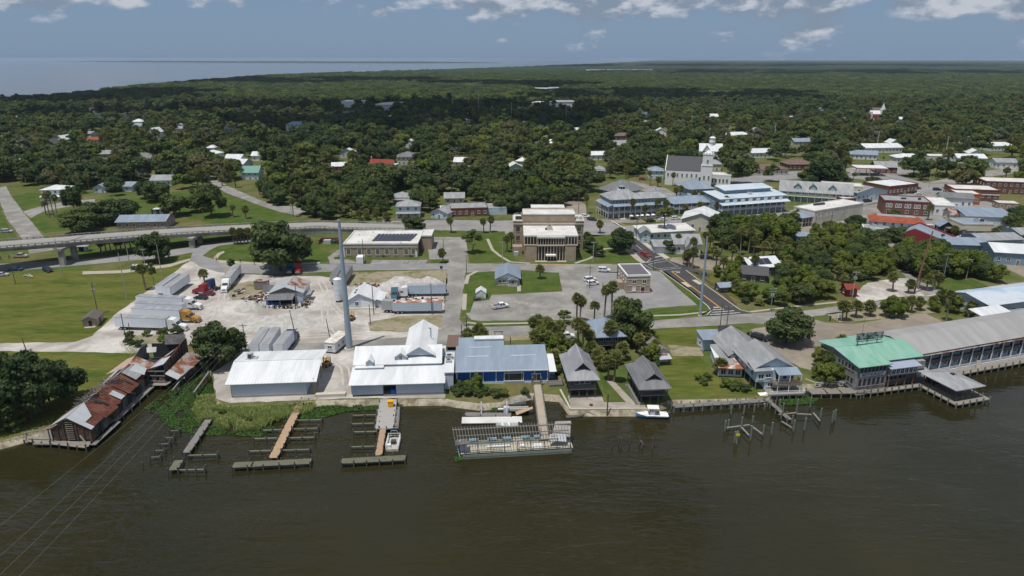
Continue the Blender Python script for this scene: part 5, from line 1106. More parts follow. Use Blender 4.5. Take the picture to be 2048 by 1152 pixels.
b.part('leaning_roof',MB().quad((10.0,0.0,3.3),(13.0,-0.4,1.9),(14.0,4.0,2.6),(10.6,4.4,4.2),0.08),R_RUST);b.part('leaning_roof',MB().quad((10.6,4.4,4.2),(14.0,4.0,2.6),(14.6,9.2,2.9),(11.2,9.2,4.9),0.08),R_RUST);b.part('leaning_roof',MB().quad((11.2,9.2,4.9),(14.6,9.2,2.9),(14.0,12.5,2.0),(11.0,12.5,3.6),0.08),R_RUST);b.part('pale_sheet',MB().quad((9.9,-0.3,3.4),(13.0,-0.7,2.0),(13.3,1.2,2.3),(10.2,1.5,3.75),0.06),R_GALV)
rng = random.Random(9);dm = MB()
for i in range(120):
    u = rng.uniform(-3,4.5);v = rng.uniform(-4.0,2.0);z = max(0.1,1.9 - abs(u) * 0.25 - abs(v) * 0.25 + rng.uniform(-.6,.6));a_ = rng.uniform(0,6.28);l_ = rng.uniform(0.4,1.8)
    dm.bar((u,v,z),(u + math.cos(a_) * l_,v + math.sin(a_) * l_,z + rng.uniform(-.5,.5)),rng.uniform(0.08,0.4),0.05)
o = b.part('debris_heap',dm,M('bleached_debris',(0.34,0.32,0.31),0.9,0.3,1.5));o['kind'] = 'stuff'
b.part('tipped_sheet',MB().quad((0.6,-4.2,0.2),(3.0,-3.6,0.2),(3.4,-1.6,1.6),(1.4,-1.6,1.6),0.06),WOOD);b.part('tipped_sheet',MB().quad((-3.4,-2.6,3.0),(0.2,-3.0,2.4),(0.6,0.6,4.2),(-2.0,1.0,4.4),0.06),R_LGREY);b.part('landing',MB().quad((4.6,-1.0,0.6),(10.2,-1.4,0.8),(10.8,0.2,0.8),(5.0,0.2,0.7),0.1),WOOD)
for k in range(6): b.part('pile',MB().tube((0.6 + k * 1.9,-0.2,-2.2),(0.6 + k * 1.9,-0.2,0.7),0.15,0.14,7),WOOD_D)
b.part('side_shed_roof',MB().quad((-5.6,1.0,2.6),(-0.4,0.4,4.6),(-0.2,9,5.0),(-4.4,9.0,3.2),0.08),M('faded_rust_sheet',(0.40,0.29,0.23),0.85,0.15,0.8))
for k in range(3): b.part('post',MB().tube((-4.8,1.4 + k * 3.4,-0.5),(-4.8,1.4 + k * 3.4,2.9),0.12,0.12,6),WOOD_D)
# rotten pile bents among the weeds
for i,(a,c,lab) in enumerate((((345,782),(376,744),'rotten pile bent with slanting beam beside the ruined barn'),((388,786),(418,746),'rotten pile bent with slanting beam among the green weeds'))):
    x0,y0 = P(*a,1.6);x1,y1 = P(*c,1.6);o = empty('pile_bent',(x0,y0,0),0,lab,'piling');MB().bar((0,0,1.7),(x1 - x0,y1 - y0,1.9),0.35,0.3).build('beam',WOOD_G,o)
    for k in range(6): t = k / 5;MB().tube(((x1 - x0) * t,(y1 - y0) * t,-1.2),((x1 - x0) * t,(y1 - y0) * t,1.7),0.17,0.16,7).build('pile',WOOD_D,o)
# ------------------------------------------------------------------ bridge ramp
def bridge():
    edge = [(-500,545,12.2),(-150,512,11.4),(0,497,10.6),(125,487,9.6),(300,472.5,8.0),(385,467.5,7.0),(520,460,5.4),(640,456.5,4.2),(760,460,2.2),(850,462,1.26)]
    near = []; 
    for px,py,z in edge: x,y = P(px,py,z);near.append(Vector((x,y,z)))
    o = empty('bridge_ramp',(0,0,0),0,'long concrete bridge ramp rising to the left above the lawns','bridge');Wd = 13.0;far = []
    for i,p in enumerate(near):
        a = near[max(0,i - 1)];b = near[min(len(near) - 1,i + 1)];d = (b - a);n = Vector((-d.y,d.x,0)).normalized();far.append(p + n * Wd)
    def ribbon(off0,off1,z0,z1,mat,name,i0=0,i1=None):
        m = MB();i1 = len(near) if i1 is None else i1
        for i in range(i0,i1 - 1):
            A,B_ = near[i],near[i + 1];nA = (far[i] - A) / Wd;nB = (far[i + 1] - B_) / Wd
            v = [A + nA*off0,B_ + nB*off0,B_ + nB*off1,A + nA*off1]
            m.add([q + Vector((0,0,z0)) for q in v] + [q + Vector((0,0,z1)) for q in v],[(3,2,1,0),(4,5,6,7),(0,1,5,4),(1,2,6,5),(2,3,7,6),(3,0,4,7)])
        return m.build(name,mat,o)
    BC = M('bridge_concrete',(0.33,0.315,0.29),0.9,0.12,0.5,col2=(0.22,0.21,0.195),amt=0.4,sc2=0.2);BD = M('bridge_deck_asphalt',(0.30,0.285,0.265),0.9,0.06,0.3)
    ribbon(0,Wd,-0.35,0.0,BC,'deck');ribbon(1.0,12.0,0.004,0.03,BD,'carriageway');ribbon(4.0,6.4,0.03,0.036,M('darker_lane',(0.235,0.225,0.215),0.9,0.06,0.3),'worn_lane')
    for s_ in (0.7,3.9,7.4,10.9): ribbon(s_,s_ + 0.7,-1.5,-0.35,BC,'girder',0,8)
    for s_ in (0.02,Wd - 0.32):
        ribbon(s_,s_ + 0.3,0.62,0.88,BC,'rail');ribbon(s_ + 0.02,s_ + 0.25,0.0,0.2,BC,'rail')
        pm = MB()
        for i in range(len(near) - 1):
            A,B_ = near[i],near[i + 1];nA = (far[i] - A) / Wd;L = (B_ - A).length;k = int(L / 2.0)
            for j in range(k):
                q = A.lerp(B_,j / k) + nA * (s_ + 0.15);pm.box(q.x - .16,q.x + .16,q.y - .16,q.y + .16,q.z,q.z + 0.7)
        r = pm.build('rail_posts',BC,o);r['kind'] = 'stuff'
    for px,py,zt in ((127,531,8.0),(385,496,5.6),(-95,560,9.6)):
        x,y = P(px,py);m = MB().box(x - 1.0,x + 1.0,y - 0.6,y + 0.8,GZ - 0.3,zt - 0.8).box(x - 1.0,x + 1.0,y + 7.2,y + 8.6,GZ - 0.3,zt - 0.8);q = m.build('pier',BC,o);MB().box(x - 1.2,x + 1.2,y - 1.2,y + 10.4,zt - 0.8,zt + 0.1).build('pier_cap',BC,q)
    # earth embankment and retaining wall where the ramp meets the ground
    m = MB()
    for i in range(6,9):
        A,B_,C,D = near[i],near[i + 1],far[i + 1],far[i];m.add([(A.x,A.y + .2,GZ - .2),(B_.x,B_.y + .2,GZ - .2),(C.x,C.y - .2,GZ - .2),(D.x,D.y - .2,GZ - .2)] + [(q.x,q.y + s,q.z - 0.36) for q,s in ((A,.2),(B_,.2),(C,-.2),(D,-.2))],[(3,2,1,0),(4,5,6,7),(0,1,5,4),(1,2,6,5),(2,3,7,6),(3,0,4,7)])
    m.build('retaining_wall',BC,o)
    for i in range(7): FOOT.append((near[i].x,near[i].y + 6,9))
    cx,cy = P(127,486,9.7);mb = MB().bar((cx,cy + 0.6,9.66),(cx + 1.0,cy + 12.2,9.66),0.25,0.05);mb.build('expansion_joint',W_SHADE,o)
bridge()

# ------------------------------------------------------------------ yard and square
x,y = P(541,607);b = Bld('rusty_garage','truck garage with half rusted metal gable roof and grey awning in the shell yard','garage',x,y,4,foot=(12,13))
b.wall(0,10.6,0,11.5,0,3.6,W_METAL);b.gable(0,10.6,0,11.5,3.6,5.6,R_GALV,axis='y',ov=0.45,wm=M('dull_board_gable',(0.18,0.165,0.145),0.9,0.15,1.0),ribs=0.6)
b.part('rusted_roof_panel',MB().quad((5.35,2.6,5.78),(10.9,2.6,3.72),(10.9,11.6,3.72),(5.35,11.6,5.78),0.03),R_RUST)
b.slope(0.2,8.4,-4.4,-0.1,2.6,3.3,R_GREY,0.1,1.6,name='awning');b.box('opening',0.5,8.2,-0.12,-0.02,0,2.6,W_SHADE);b.box('blue_tarp',0.3,4.2,-3.4,-3.2,0.0,1.5,M('blue_tarp',(0.015,0.09,0.28),0.6,0.1,1.0));b.box('blue_tarp',-0.3,0.2,-3.6,-0.2,0.0,2.4,M('blue_tarp',(0.015,0.09,0.28)))  # opening is a near-black panel with its inner shade painted
for xx in (0.4,4.3,8.2): b.post(xx,-4.2,0,2.65,0.12,STEEL)
b.slope(10.7,13.0,1,5.5,2.0,2.6,R_LGREY,0.08,dirn='x');b.win('r',10.6,7,1.2,1.2,1.0)
b = Bld('storage_box','weathered grey truck box body with rusty rim behind the garage','container',*P(509,580),2,foot=(7,3));b.box('box',0,4.6,0,2.6,0.3,3.0,M('dull_grey_box',(0.22,0.21,0.20),0.8,0.15,1.0));b.box('rim',-0.1,4.7,-0.1,2.7,3.0,3.2,R_RUST);b.box('base',0.2,4.4,0.2,2.4,0,0.3,STEEL_D)
b = Bld('sheet_rack','rusty steel frame holding pale sheets next to the garage','rack',*P(525,584),2);b.box('sheet',0.2,4.6,0,0.12,0.2,2.6,R_LGREY)
b.part('frame',MB().bar((0,0.06,0),(0,0.06,3.2),0.14).bar((4.8,0.06,0),(4.8,0.06,3.2),0.14).bar((0,0.06,3.2),(4.8,0.06,3.2),0.18),R_RUST)
x,y = P(697,617);b = Bld('ice_house','white gabled ice house with white roof beside the white silo','building',x,y,2,foot=(12,12))
b.wall(0,8.6,0,10.5,0,2.8,W_METAL,W_CONC);b.gable(0,8.6,0,10.5,2.8,5.0,R_WHITE,axis='y',ov=0.4,wm=W_METAL,ribs=0.8,ridge=0.42);b.wall(8.6,11,1,9,0,2.3,W_METAL);b.slope(8.5,11.3,0.6,9.4,2.9,2.1,R_WHITE,0.1,dirn='x');b.wins('f',0,[2.8],0.9,1.0,1.4);b.box('roller_door',4.2,7.8,-0.06,0,0.1,2.4,W_WHITE);b.box('dock_step',-0.2,8.8,-1.0,-0.05,0,0.35,W_CONC)
for yy in (3.2,5.6): b.part('roof_vent',MB().box(1.6,2.2,yy,yy + 0.5,3.9,4.5),STEEL_D)
x,y = P(678,603);b = Bld('silo','white cylindrical silo beside the tall grey pole','silo',x,y,0,foot=(3,3));b.part('tank',MB().tube((0,0,0.7),(0,0,7.9),1.32,n=24),M('silo_white',(0.62,0.65,0.68),0.5,0.04,0.6));b.part('lid',MB().tube((0,0,7.9),(0,0,8.35),1.38,0.5,24),R_WHITE)
for k in range(4): b.post(0.9 * math.cos(k * 1.57 + .78),0.9 * math.sin(k * 1.57 + .78),0,0.75,0.25,STEEL_D)
for zz in (2.5,4.3,6.1): b.part('band',MB().tube((0,0,zz),(0,0,zz + 0.06),1.345,n=24),R_LGREY)
x,y = P(690,514);b = Bld('annex_office','flat roofed beige brick office with solar panels on a white roof','building',x,y,0.6,foot=(34,24))
b.wall(0,29.6,0,22,0,5.2,W_BEIGE);b.wall(30.0,34.2,11,22,0,5.8,W_BEIGE);b.wall(29.6,30.0,5,22,0,4.6,W_SHADE)
b.flat(-0.3,29.9,-0.3,22.3,5.4,R_MEMB,0.4,R_MEMB,0.5);b.flat(29.8,34.4,10.8,22.3,5.9,R_MEMB,0.35,R_MEMB,0.3)
b.box('cornice',-0.2,29.8,-0.22,-0.01,4.0,4.45,W_CONC);m = MB()
for i in range(60): m.box(0.15 + i * 0.49,0.42 + i * 0.49,-0.14,-0.01,4.5,4.95)
o = b.part('dentil_row',m,W_CONC);o['kind'] = 'stuff'
for u in (1.6,6.0,9.9,13.5,17.2,20.8,25.0,28.2 - 0.3): b.win('f',0,u,0.95,1.35,2.5,fm=M('cream_frame',(0.62,0.58,0.50),0.7,0.05,1.0),mull=2,fw=0.2)
b.door('f',0,29.0,0.8,2.2,T_WHITE);b.rail([(-2.6,-3.0),(-1.4,3)],0,1.0,STEEL_D,3)
for i in range(11):
    p_ = empty('dummy',(0,0,0)) if False else None
    b.part('solar_panel',MB().quad((10.5 + i * 1.45,4.2,5.75),(11.5 + i * 1.45,4.2,5.75),(12.2 + i * 1.55,16.0,5.75),(11.2 + i * 1.55,16.0,5.75),0.06).quad((11.5 + i * 1.45,4.2,5.75),(11.7 + i * 1.45,4.2,6.05),(12.4 + i * 1.55,16.0,6.05),(12.2 + i * 1.55,16.0,5.75),0.04),SOLAR)
for xx,yy in ((3,14),(8,19),(22.5,1.2),(5,3)): b.box('roof_vent',xx,xx + 0.5,yy,yy + 0.5,5.45,5.95,W_METAL)
for xx in (15.2,26.4): b.box('ac_unit',xx,xx + 0.9,-0.9,-0.1,0,0.9,STEEL_D)
b = Bld('storage_container','small white storage container standing before the beige office','container',*P(713,528),0);b.box('box',0,2.6,0,4,0.1,2.7,W_WHITE);vribs(b,0,0,2.6,0.2,2.6,0.3,W_WHITE);b.box('base',0.1,2.5,0.1,3.9,0,0.12,STEEL_D)
b = Bld('brick_pen','low brick enclosure with machinery behind the big oak','enclosure',*P(637,489),1);b.box('wall',0,0.3,0,5,0,1.9,W_BRICK);b.box('wall',8,8.3,0,5,0,1.9,W_BRICK);b.box('wall',0.3,8,4.7,5,0,1.9,W_BRICK);b.box('generator',2,5,1,3,0,1.6,R_GALV);b.box('tank',5.6,7.2,1,3,0,1.3,STEEL_D)
# courthouse
x,y = 5.2,262.0;b = Bld('courthouse','tan brick courthouse with white flat roofs and tall glazed entrance','courthouse',x,y,0,foot=(30,32))
FR = M('concrete_fins',(0.52,0.46,0.37),0.85,0.06,0.6)
b.wall(0,20.4,1.2,17,0,6.4,W_TAN);b.wall(0.2,4.6,0,1.2,0,6.0,W_TAN);b.wall(15.8,20.2,0,1.2,0,6.0,W_TAN);b.wall(-0.4,20.8,0.6,17,6.4,10.0,FR)
b.box('glazed_entrance',5.4,15.0,0.9,1.19,0.1,6.3,G_BRONZE)
for i in range(9): b.box('fin',5.3 + i * 1.2,5.55 + i * 1.2,0.2,0.9,0,6.5,FR)
b.box('entrance_canopy',8.2,12.2,-1.6,0.2,2.4,2.9,T_WHITE);b.box('sill_band',4.7,15.7,-0.5,0.6,6.3,6.75,FR);b.box('sill_band',-0.5,4.7,-0.1,0.6,6.4,6.8,FR);b.box('sill_band',15.7,20.9,-0.1,0.6,6.4,6.8,FR)
b.box('upper_glazing',5.2,15.2,-0.05,0.59,6.75,9.4,G_BRONZE);b.box('upper_glazing',0,4.6,0.25,0.59,6.9,9.6,G_BRONZE);b.box('upper_glazing',15.8,20.4,0.25,0.59,6.9,9.6,G_BRONZE)
for i in range(11): b.box('fin',5.0 + i * 1.02,5.2 + i * 1.02,-0.35,0.0,6.75,9.5,FR)
for x0 in (-0.35,15.75):
    for i in range(5): b.box('fin',x0 + i * 1.22,x0 + 0.2 + i * 1.22,-0.05,0.3,6.8,9.7,FR)
b.box('roof',-0.6,21.0,0.2,17,10.0,10.5,R_MEMB);b.box('roof',4.6,15.8,-0.7,0.2,9.5,10.2,R_MEMB);ac_unit(b,9.0,8.6,10.5,2.2,2.0,1.7,W_CONC);b.box('roof_hatch',8.3,9.0,9.0,9.8,10.5,11.3,STEEL_D)
for xx in (4.6,15.2): b.box('roof_vent',xx,xx + 0.8,9,9.4,10.5,10.65,W_CONC)
b.wall(-4.6,24.8,17,28,0,12.3,W_TAN);b.wall(-0.6,21.0,16.9,29.5,12.3,15.1,W_TAN);b.box('cornice',-4.8,25.0,16.7,28.2,11.0,11.5,W_CONC);b.box('cornice',-4.9,-0.8,16.6,28.2,12.3,12.6,W_CONC);b.box('cornice',21.2,25.1,16.6,28.2,12.3,12.6,W_CONC)
b.flat(-0.7,21.1,16.8,26.5,15.2,R_MEMB,0.3,R_MEMB,0.3);b.wall(3.0,17.4,26.5,33,12,15.8,W_TAN);b.flat(3.0,17.4,26.6,33,15.9,R_MEMB,0.25,R_MEMB,0.3)
b.box('roof',-4.3,-0.8,17,28,12.6,12.7,R_MEMB);b.box('roof',21.2,24.6,17,28,12.6,12.7,R_MEMB);ac_unit(b,-3.8,18,12.7,2.6,2.0,1.2,STEEL_D);ac_unit(b,21.6,19.5,12.7,1.2,1.1,0.8);ac_unit(b,23.0,18.2,12.7,1.3,1.6,1.0)
for xx in (-2.7,22.9):
    for zz in (0.6,4.0,7.9): b.win('f',17,xx,zz,1.5,2.2,gm=G_BRONZE,fm=W_CONC)
b.part('lightning_rod',MB().tube((9.6,16.7,11.5),(9.6,16.7,14.6),0.05,n=5).tube((10.3,16.7,11.5),(10.3,16.7,14.6),0.05,n=5),STEEL);b.box('pylon',-1.4,-0.6,18,20,12.7,15.6,W_TAN)
b.wall(-5.0,-1.0,10,14,0,3.2,W_BEIGE);b.box('machine',-4.4,-2.6,7.6,9.2,0,1.6,R_GALV)
b.box('step',4.0,16.4,-1.4,-0.1,0,0.18,W_CONC)
# two-storey tan block by the avenue
x,y = P(1253,587);b = Bld('tan_brick_block','two-storey tan brick block with dark flat roof beside the dark new avenue','building',x,y,5,foot=(8,14))
b.wall(0,8.1,0,13.5,0,6.2,W_TAN);b.flat(-0.1,8.2,-0.1,13.6,6.2,M('dark_grey_roofing',(0.13,0.115,0.13),0.9,0.12,0.5),0.45,T_WHITE,0.35)
for zz in (0.45,2.7,4.9): b.box('brick_band',-0.08,8.18,-0.08,0.0,zz,zz + 0.25,W_CONC)
b.wins('f',0,[2.5,6.0],3.5,1.3,1.3);b.wins('f',0,[2.5],0.9,1.1,1.4,gm=W_WHITE);b.door('f',0,5.6,1.4,2.2,M('maroon_door',(0.12,0.02,0.02),0.6,0.05,1.0));b.wins('l',0,[2,5,8.5,11.5],3.5,1.2,1.4);b.wins('l',0,[8.5,11.5],0.8,1.2,1.4);b.box('stair_block',-2.0,-0.05,4.4,8.6,0,2.6,W_BEIGE);b.part('pipe',MB().tube((-0.2,13.4,0),(-0.2,13.4,6.2),0.12,n=6),STEEL_D)
# little white office on the lawn, with shed
x,y = P(993,571);b = Bld('lawn_office','small white house with pale grey gable roof standing alone on the mown lawn','house',x,y,1,foot=(9,13))
b.wall(0,8.2,0,12.5,0.3,2.7,M('pale_grey_clapboard',(0.42,0.43,0.43),0.7,0.06,0.8),W_CONC);b.gable(0,8.2,0,12.5,2.7,4.6,R_BLUE,axis='y',ov=0.6,wm=W_WHITE,ribs=0.7);b.wins('f',0,[1.2,2.8],1.1,1.0,1.0);b.gable(4.2,7.4,-1.4,0,2.4,3.4,R_BLUE,axis='y',ov=0.25,wm=T_WHITE);b.rail([(4.3,-1.3),(7.3,-1.3)],0.2,0.8,T_WHITE,2,0.3);b.box('porch_floor',4.2,7.4,-1.4,0,0,0.25,W_CONC)
for xx in (4.35,7.25): b.post(xx,-1.3,0.2,2.4,0.14)
b.door('f',0,5.8)
x,y = P(952,597);b = Bld('garden_shed','tiny white gabled shed on the mown lawn corner','shed',x,y,1);b.wall(0,3.3,0,3.6,0,2.0,W_WHITE);b.gable(0,3.3,0,3.6,2.0,3.1,R_WHITE,axis='y',ov=0.2,wm=W_WHITE);b.door('f',0,2.0,1.0,1.8,W_CREAM)
x,y = P(948,602);b = Bld('flat_trailer','small dark utility trailer parked by the white garden shed','trailer',x,y,20);b.box('bed',0,2.4,0,1.5,0.45,0.6,STEEL_D);b.rail([(0,0),(2.4,0),(2.4,1.5),(0,1.5),(0,0)],0.6,0.4,STEEL_D,1);b.part('wheel',MB().tube((1.2,-0.15,0.3),(1.2,0.0,0.3),0.3,n=10),CAR_TYRE);b.part('wheel',MB().tube((1.2,1.5,0.3),(1.2,1.65,0.3),0.3,n=10),CAR_TYRE);b.part('drawbar',MB().bar((2.4,0.75,0.5),(3.6,0.75,0.45),0.1),STEEL_D)
# block house on the left field
x,y = P(167,655);b = Bld('block_hut','small tan brick hut with dark roof alone at the field edge','hut',x,y,14,foot=(6,6));BH = M('tan_block',(0.36,0.29,0.22),0.9,0.1,1.0);b.wall(0,3.8,0,6.2,0,2.4,BH);b.gable(0,3.8,0,6.2,2.4,3.3,M('brown_grey_roofing',(0.12,0.105,0.095),0.9,0.1,1.0),axis='y',ov=0.45,wm=BH);b.box('doorway',1.6,2.5,-0.05,0.01,0,2.0,W_SHADE);b.box('doorway',3.79,3.85,2.6,3.5,0,2.0,W_SHADE);b.box('step',0.4,3.4,-0.8,-0.06,0,0.15,W_CONC)  # doorways are near-black panels, inner shade painted in

# ------------------------------------------------------------------ town houses and shops
def simple(name,label,cat,a,bpx,d,h,wm,rm,roof='hip',rh=2.2,floors=1,win=True,keep=None,porch=False,ov=0.6,pm=None,ang=None,chimney=False,zb=0.0,wgap=3.0,foot=True,mull=1):
    x,y,an,wd = site(a,bpx);an = an if ang is None else ang
    b = Bld(name,label,cat,x,y,an,foot=(wd,d) if foot else None,keep=keep);b.width = wd;b.h = h
    b.wall(0,wd,0,d,0,h,wm)
    if roof == 'hip': r = b.hip(0,wd,0,d,h,h + rh,rm,ov)
    elif roof == 'gx': r = b.gable(0,wd,0,d,h,h + rh,rm,ov=ov,wm=wm,ribs=0.9)
    elif roof == 'gy': r = b.gable(0,wd,0,d,h,h + rh,rm,axis='y',ov=ov,wm=wm,ribs=0.9)
    elif roof == 'slope': r = b.slope(-ov,wd + ov,-ov,d + ov,h,h + rh,rm,0.15,0.9)
    else: r = b.flat(-0.1,wd + 0.1,-0.1,d + 0.1,h,rm,rh,pm or wm)
    if chimney: b.part('chimney',MB().box(wd * .6,wd * .6 + .8,d * .4,d * .4 + .8,h,h + rh + 1.2),W_BRICK,r)
    if win:
        fh = h / floors
        for f in range(floors):
            n = max(1,int(wd / wgap))
            for i in range(n):
                u = wd * (i + 0.5) / n
                if f == 0 and i == n // 2 and n > 1: b.door('f',0,u,1.0,min(2.1,fh * .8));continue
                b.win('f',0,u,f * fh + fh * .32,min(1.1,wd / n * .5),min(1.5,fh * .45),mull=mull)
            n = max(1,int(d / (wgap + 1)))
            for i in range(n):
                b.win('l',0,d * (i + 0.5) / n,f * fh + fh * .32,1.0,min(1.4,fh * .45),mull=mull)
                b.win('r',wd,d * (i + 0.5) / n,f * fh + fh * .32,1.0,min(1.4,fh * .45),mull=mull)
    if porch:
        b.slope(-0.3,wd + 0.3,-2.6,-0.05,min(h,2.7) - 0.1,min(h,2.7) + 0.4,rm,0.1,name='porch_roof');b.box('porch_floor',-0.1,wd + 0.1,-2.4,-0.01,0,0.3,WOOD_G)
        for i in range(max(2,int(wd / 3)) + 1): b.post(0.1 + (wd - 0.2) * i / max(2,int(wd / 3)),-2.3,0.3,min(h,2.7),0.14)
    return b
def gallery(b,w,d,fl,fh,pm=None,depth=2.4,sides=('f',),rail=True,step=3.0):
    """stacked porches with posts and rails"""
    pm = pm or T_WHITE
    for f in range(fl):
        z = f * fh
        if f: b.box('gallery_floor',-depth if 'l' in sides else 0,w,-depth,-0.01,z - 0.15,z,pm)
        if f and 'l' in sides: b.box('gallery_floor',-depth,-0.01,0,d,z - 0.15,z,pm)
        if rail and f:
            b.rail([(-depth if 'l' in sides else 0,-depth + .05),(w,-depth + .05)],z,0.95,pm,2,0.5)
            if 'l' in sides: b.rail([(-depth + .05,-depth),(-depth + .05,d)],z,0.95,pm,2,0.5)
    n = int(w / step)
    for i in range(n + 1): b.post((-depth + .1 if 'l' in sides else .1) + (w + (depth if 'l' in sides else 0) - .2) * i / n,-depth + .1,0,fl * fh,0.22,pm)
    if 'l' in sides:
        n = int(d / step)
        for i in range(1,n + 1): b.post(-depth + .1,-depth + (d + depth) * i / n,0,fl * fh,0.22,pm)
# grand inn: three storeys, wrapped galleries, cupola
x,y = P(1221,437);b = Bld('grand_inn','three-storey blue grey inn with wrapped white galleries and rooftop cupola','inn',x,y,13,foot=(34,18),keep=(1175,350,1340,440))
b.wall(0,30,0,15,0,9.6,W_TEAL);gallery(b,30,15,2,3.3,sides=('f','l'),step=2.7);m = MB()
b.slope(-3.2,30.4,-3.2,-0.02,6.5,7.4,R_BLUE,0.12,name='gallery_roof');b.slope(-3.2,-0.02,-3.2,15,6.5,7.4,R_BLUE,0.12,dirn='x',name='gallery_roof')
b.hip(0,17,0,15,9.6,13.2,R_LGREY,0.8,inset=6.6);b.hip(15.5,30,0.2,12,9.6,11.6,R_LGREY,0.8,inset=3)
for f in range(3): b.wins('f',0,[1.2 + i * 1.75 for i in range(17)],f * 3.3 + 0.7,0.95,1.7);b.wins('l',0,[1.5 + i * 2.0 for i in range(7)],f * 3.3 + 0.7,0.95,1.7)
b.box('cupola',6.4,10.2,5.8,9.0,12.0,13.4,T_WHITE);b.box('cupola_lantern',7.0,9.6,6.3,8.5,13.4,14.8,G_GLASS);b.hip(7.0,9.6,6.3,8.5,14.8,15.6,R_BLUE,0.4,name='cupola_roof')
for xx in (7.0,8.3,9.5): b.post(xx,6.25,13.4,14.8,0.16)
b.box('porch_floor',-2.5,30,-2.5,-0.01,0,0.4,WOOD_G);b.part('steps',MB().box(4,7,-4.6,-2.5,0,0.25).box(4.2,6.8,-3.6,-2.5,0.25,0.45),W_CONC);ac_unit(b,27,9,11.0,2.5,2.0,1.2,W_METAL)
for k in range(7):
    ux,uy = b.w(9 + k * 2.9,-5.5);u = Bld('parasol','white terrace parasol before the grand inn, ' + ORD[k] + ' from the left','parasol',ux,uy,13,group='white parasols before the inn');u.part('canopy',MB().tube((0,0,2.1),(0,0,2.7),1.2,0.05,8),T_WHITE);u.part('pole',MB().tube((0,0,0),(0,0,2.2),0.04,n=6),STEEL_D)
b = Bld('round_pavilion_house','single broad grey eight-sided roof behind the grand inn','building',*P(1242,392),12,foot=(26,20),keep=(1200,348,1290,378));V = [];n8 = 10
b.wall(-9,9,-6,6,0,4.6,W_PALE)
for i in range(n8): t = 2 * math.pi * i / n8;V.append((14 * math.cos(t),10 * math.sin(t),4.6))
V += [(0.9 * math.cos(2 * math.pi * i / n8),0.7 * math.sin(2 * math.pi * i / n8),9.6) for i in range(n8)];b.part('roof',MB().add(V,[(i,(i + 1) % n8,n8 + (i + 1) % n8,n8 + i) for i in range(n8)] + [tuple(range(n8,2 * n8)),tuple(reversed(range(n8)))]),R_GREY)
# white church / lodge with square tower and stepped gable
x,y = P(1329,369);b = Bld('white_masonic_hall','white masonry hall with dark roof, square tower and curved gable front','church',x,y,-17,foot=(26,20),keep=(1322,312,1452,372))
WW = M('white_stucco',(0.72,0.72,0.73),0.85,0.05,0.5)
b.wall(0,24,0,17,0,8,WW);b.gable(0.3,23.5,0,17,8,14.5,R_DARK,ov=0.1,wm=WW);b.part('gable_parapet',MB().prism([(-0.5,0),(17.5,0),(17.5,8.5),(15,9),(13,12),(10.4,13),(10.2,15),(6.8,15),(6.6,13),(4,12),(2,9),(-0.5,8.5)],'x',23.6,24.4),WW);b.part('gable_parapet',MB().prism([(-0.3,7.5),(17.3,7.5),(8.5,15)],'x',-0.3,0.1),WW)
b.wall(19.4,25.6,-2.1,3.6,0,11.2,WW);b.wall(20,25.5,-2.0,3.5,11.2,17.0,WW);b.box('tower_cornice',19.7,25.8,-2.3,3.8,11.2,11.7,WW);b.box('tower_cap',19.8,25.7,-2.2,3.7,17.0,17.4,WW)
for i in range(4): b.box('battlement',19.9 + i * 1.6,20.8 + i * 1.6,-2.2,-1.8,17.4,18.1,WW);b.box('battlement',25.2,25.6,-1.8 + i * 1.5,-1.1 + i * 1.5,17.4,18.1,WW)
b.part('tower_spire',MB().add([(20.2,-1.8,17.4),(25.3,-1.8,17.4),(25.3,3.3,17.4),(20.2,3.3,17.4),(22.75,0.75,19.4)],[(0,1,4),(1,2,4),(2,3,4),(3,0,4)]),R_WHITE)
b.wins('f',0,[1.6 + i * 2.6 for i in range(7)],4.6,0.8,1.8,fm=WW);b.wins('f',-2.1,[21.5,24],4,0.8,2.0,fm=WW);b.wins('f',-2.0,[22.7],12.8,0.9,1.6,fm=WW);b.wins('r',24.4,[5,7.4,8.6,9.8,12.2],6.5,0.8,2.2,fm=WW);b.wins('r',24.4,[5,8.6,12.2],2.0,1.0,2.0,fm=WW);b.wins('r',25.6,[-0.8,1.6],5,0.8,2.0,fm=WW)
b.o.scale = (1.12,1.12,1.18);b.wall(24.4,36,8,18,0,5.0,WW);b.flat(24.4,36,8,18,5.0,R_MEMB,0.5,WW);b.wins('f',8,[26,28,30,32,34],1.2,0.9,2.0,fm=WW)
simple('pale_blue_shop_house','pale blue two-storey house with grey hip roof left of the white hall','house',(1298,358),(1326,360),12,5.5,W_PALE,R_BLUE,'hip',2.2,2,keep=(1285,328,1330,358),ang=-6)
x,y = P(1398,322);b = Bld('turreted_mansion','white mansion with steep gables and octagonal lookout turret behind the white hall','house',x,y,-10,foot=(18,14),keep=(1388,288,1434,322))
b.wall(0,17,0,12,0,8,W_WHITE);b.gable(0,17,0,12,8,13,R_WHITE,ov=0.5,wm=W_WHITE);b.gable(2,8,-2,6,8,12.6,R_WHITE,axis='y',ov=0.4,wm=W_WHITE);b.gable(12,20,2,10,7,11,R_WHITE,ov=0.4,wm=W_WHITE);b.part('turret',MB().tube((9.5,6,11),(9.5,6,17.5),2.2,n=8),W_WHITE);b.part('turret_balcony',MB().tube((9.5,6,14.2),(9.5,6,14.8),2.7,n=8).tube((9.5,6,17.5),(9.5,6,18.4),2.6,1.4,8),T_WHITE);b.wins('f',0,[10,12.5,15],4.5,1,1.8);b.part('flagpole',MB().tube((9.5,6,18),(9.5,6,22),0.06,n=5),T_WHITE)
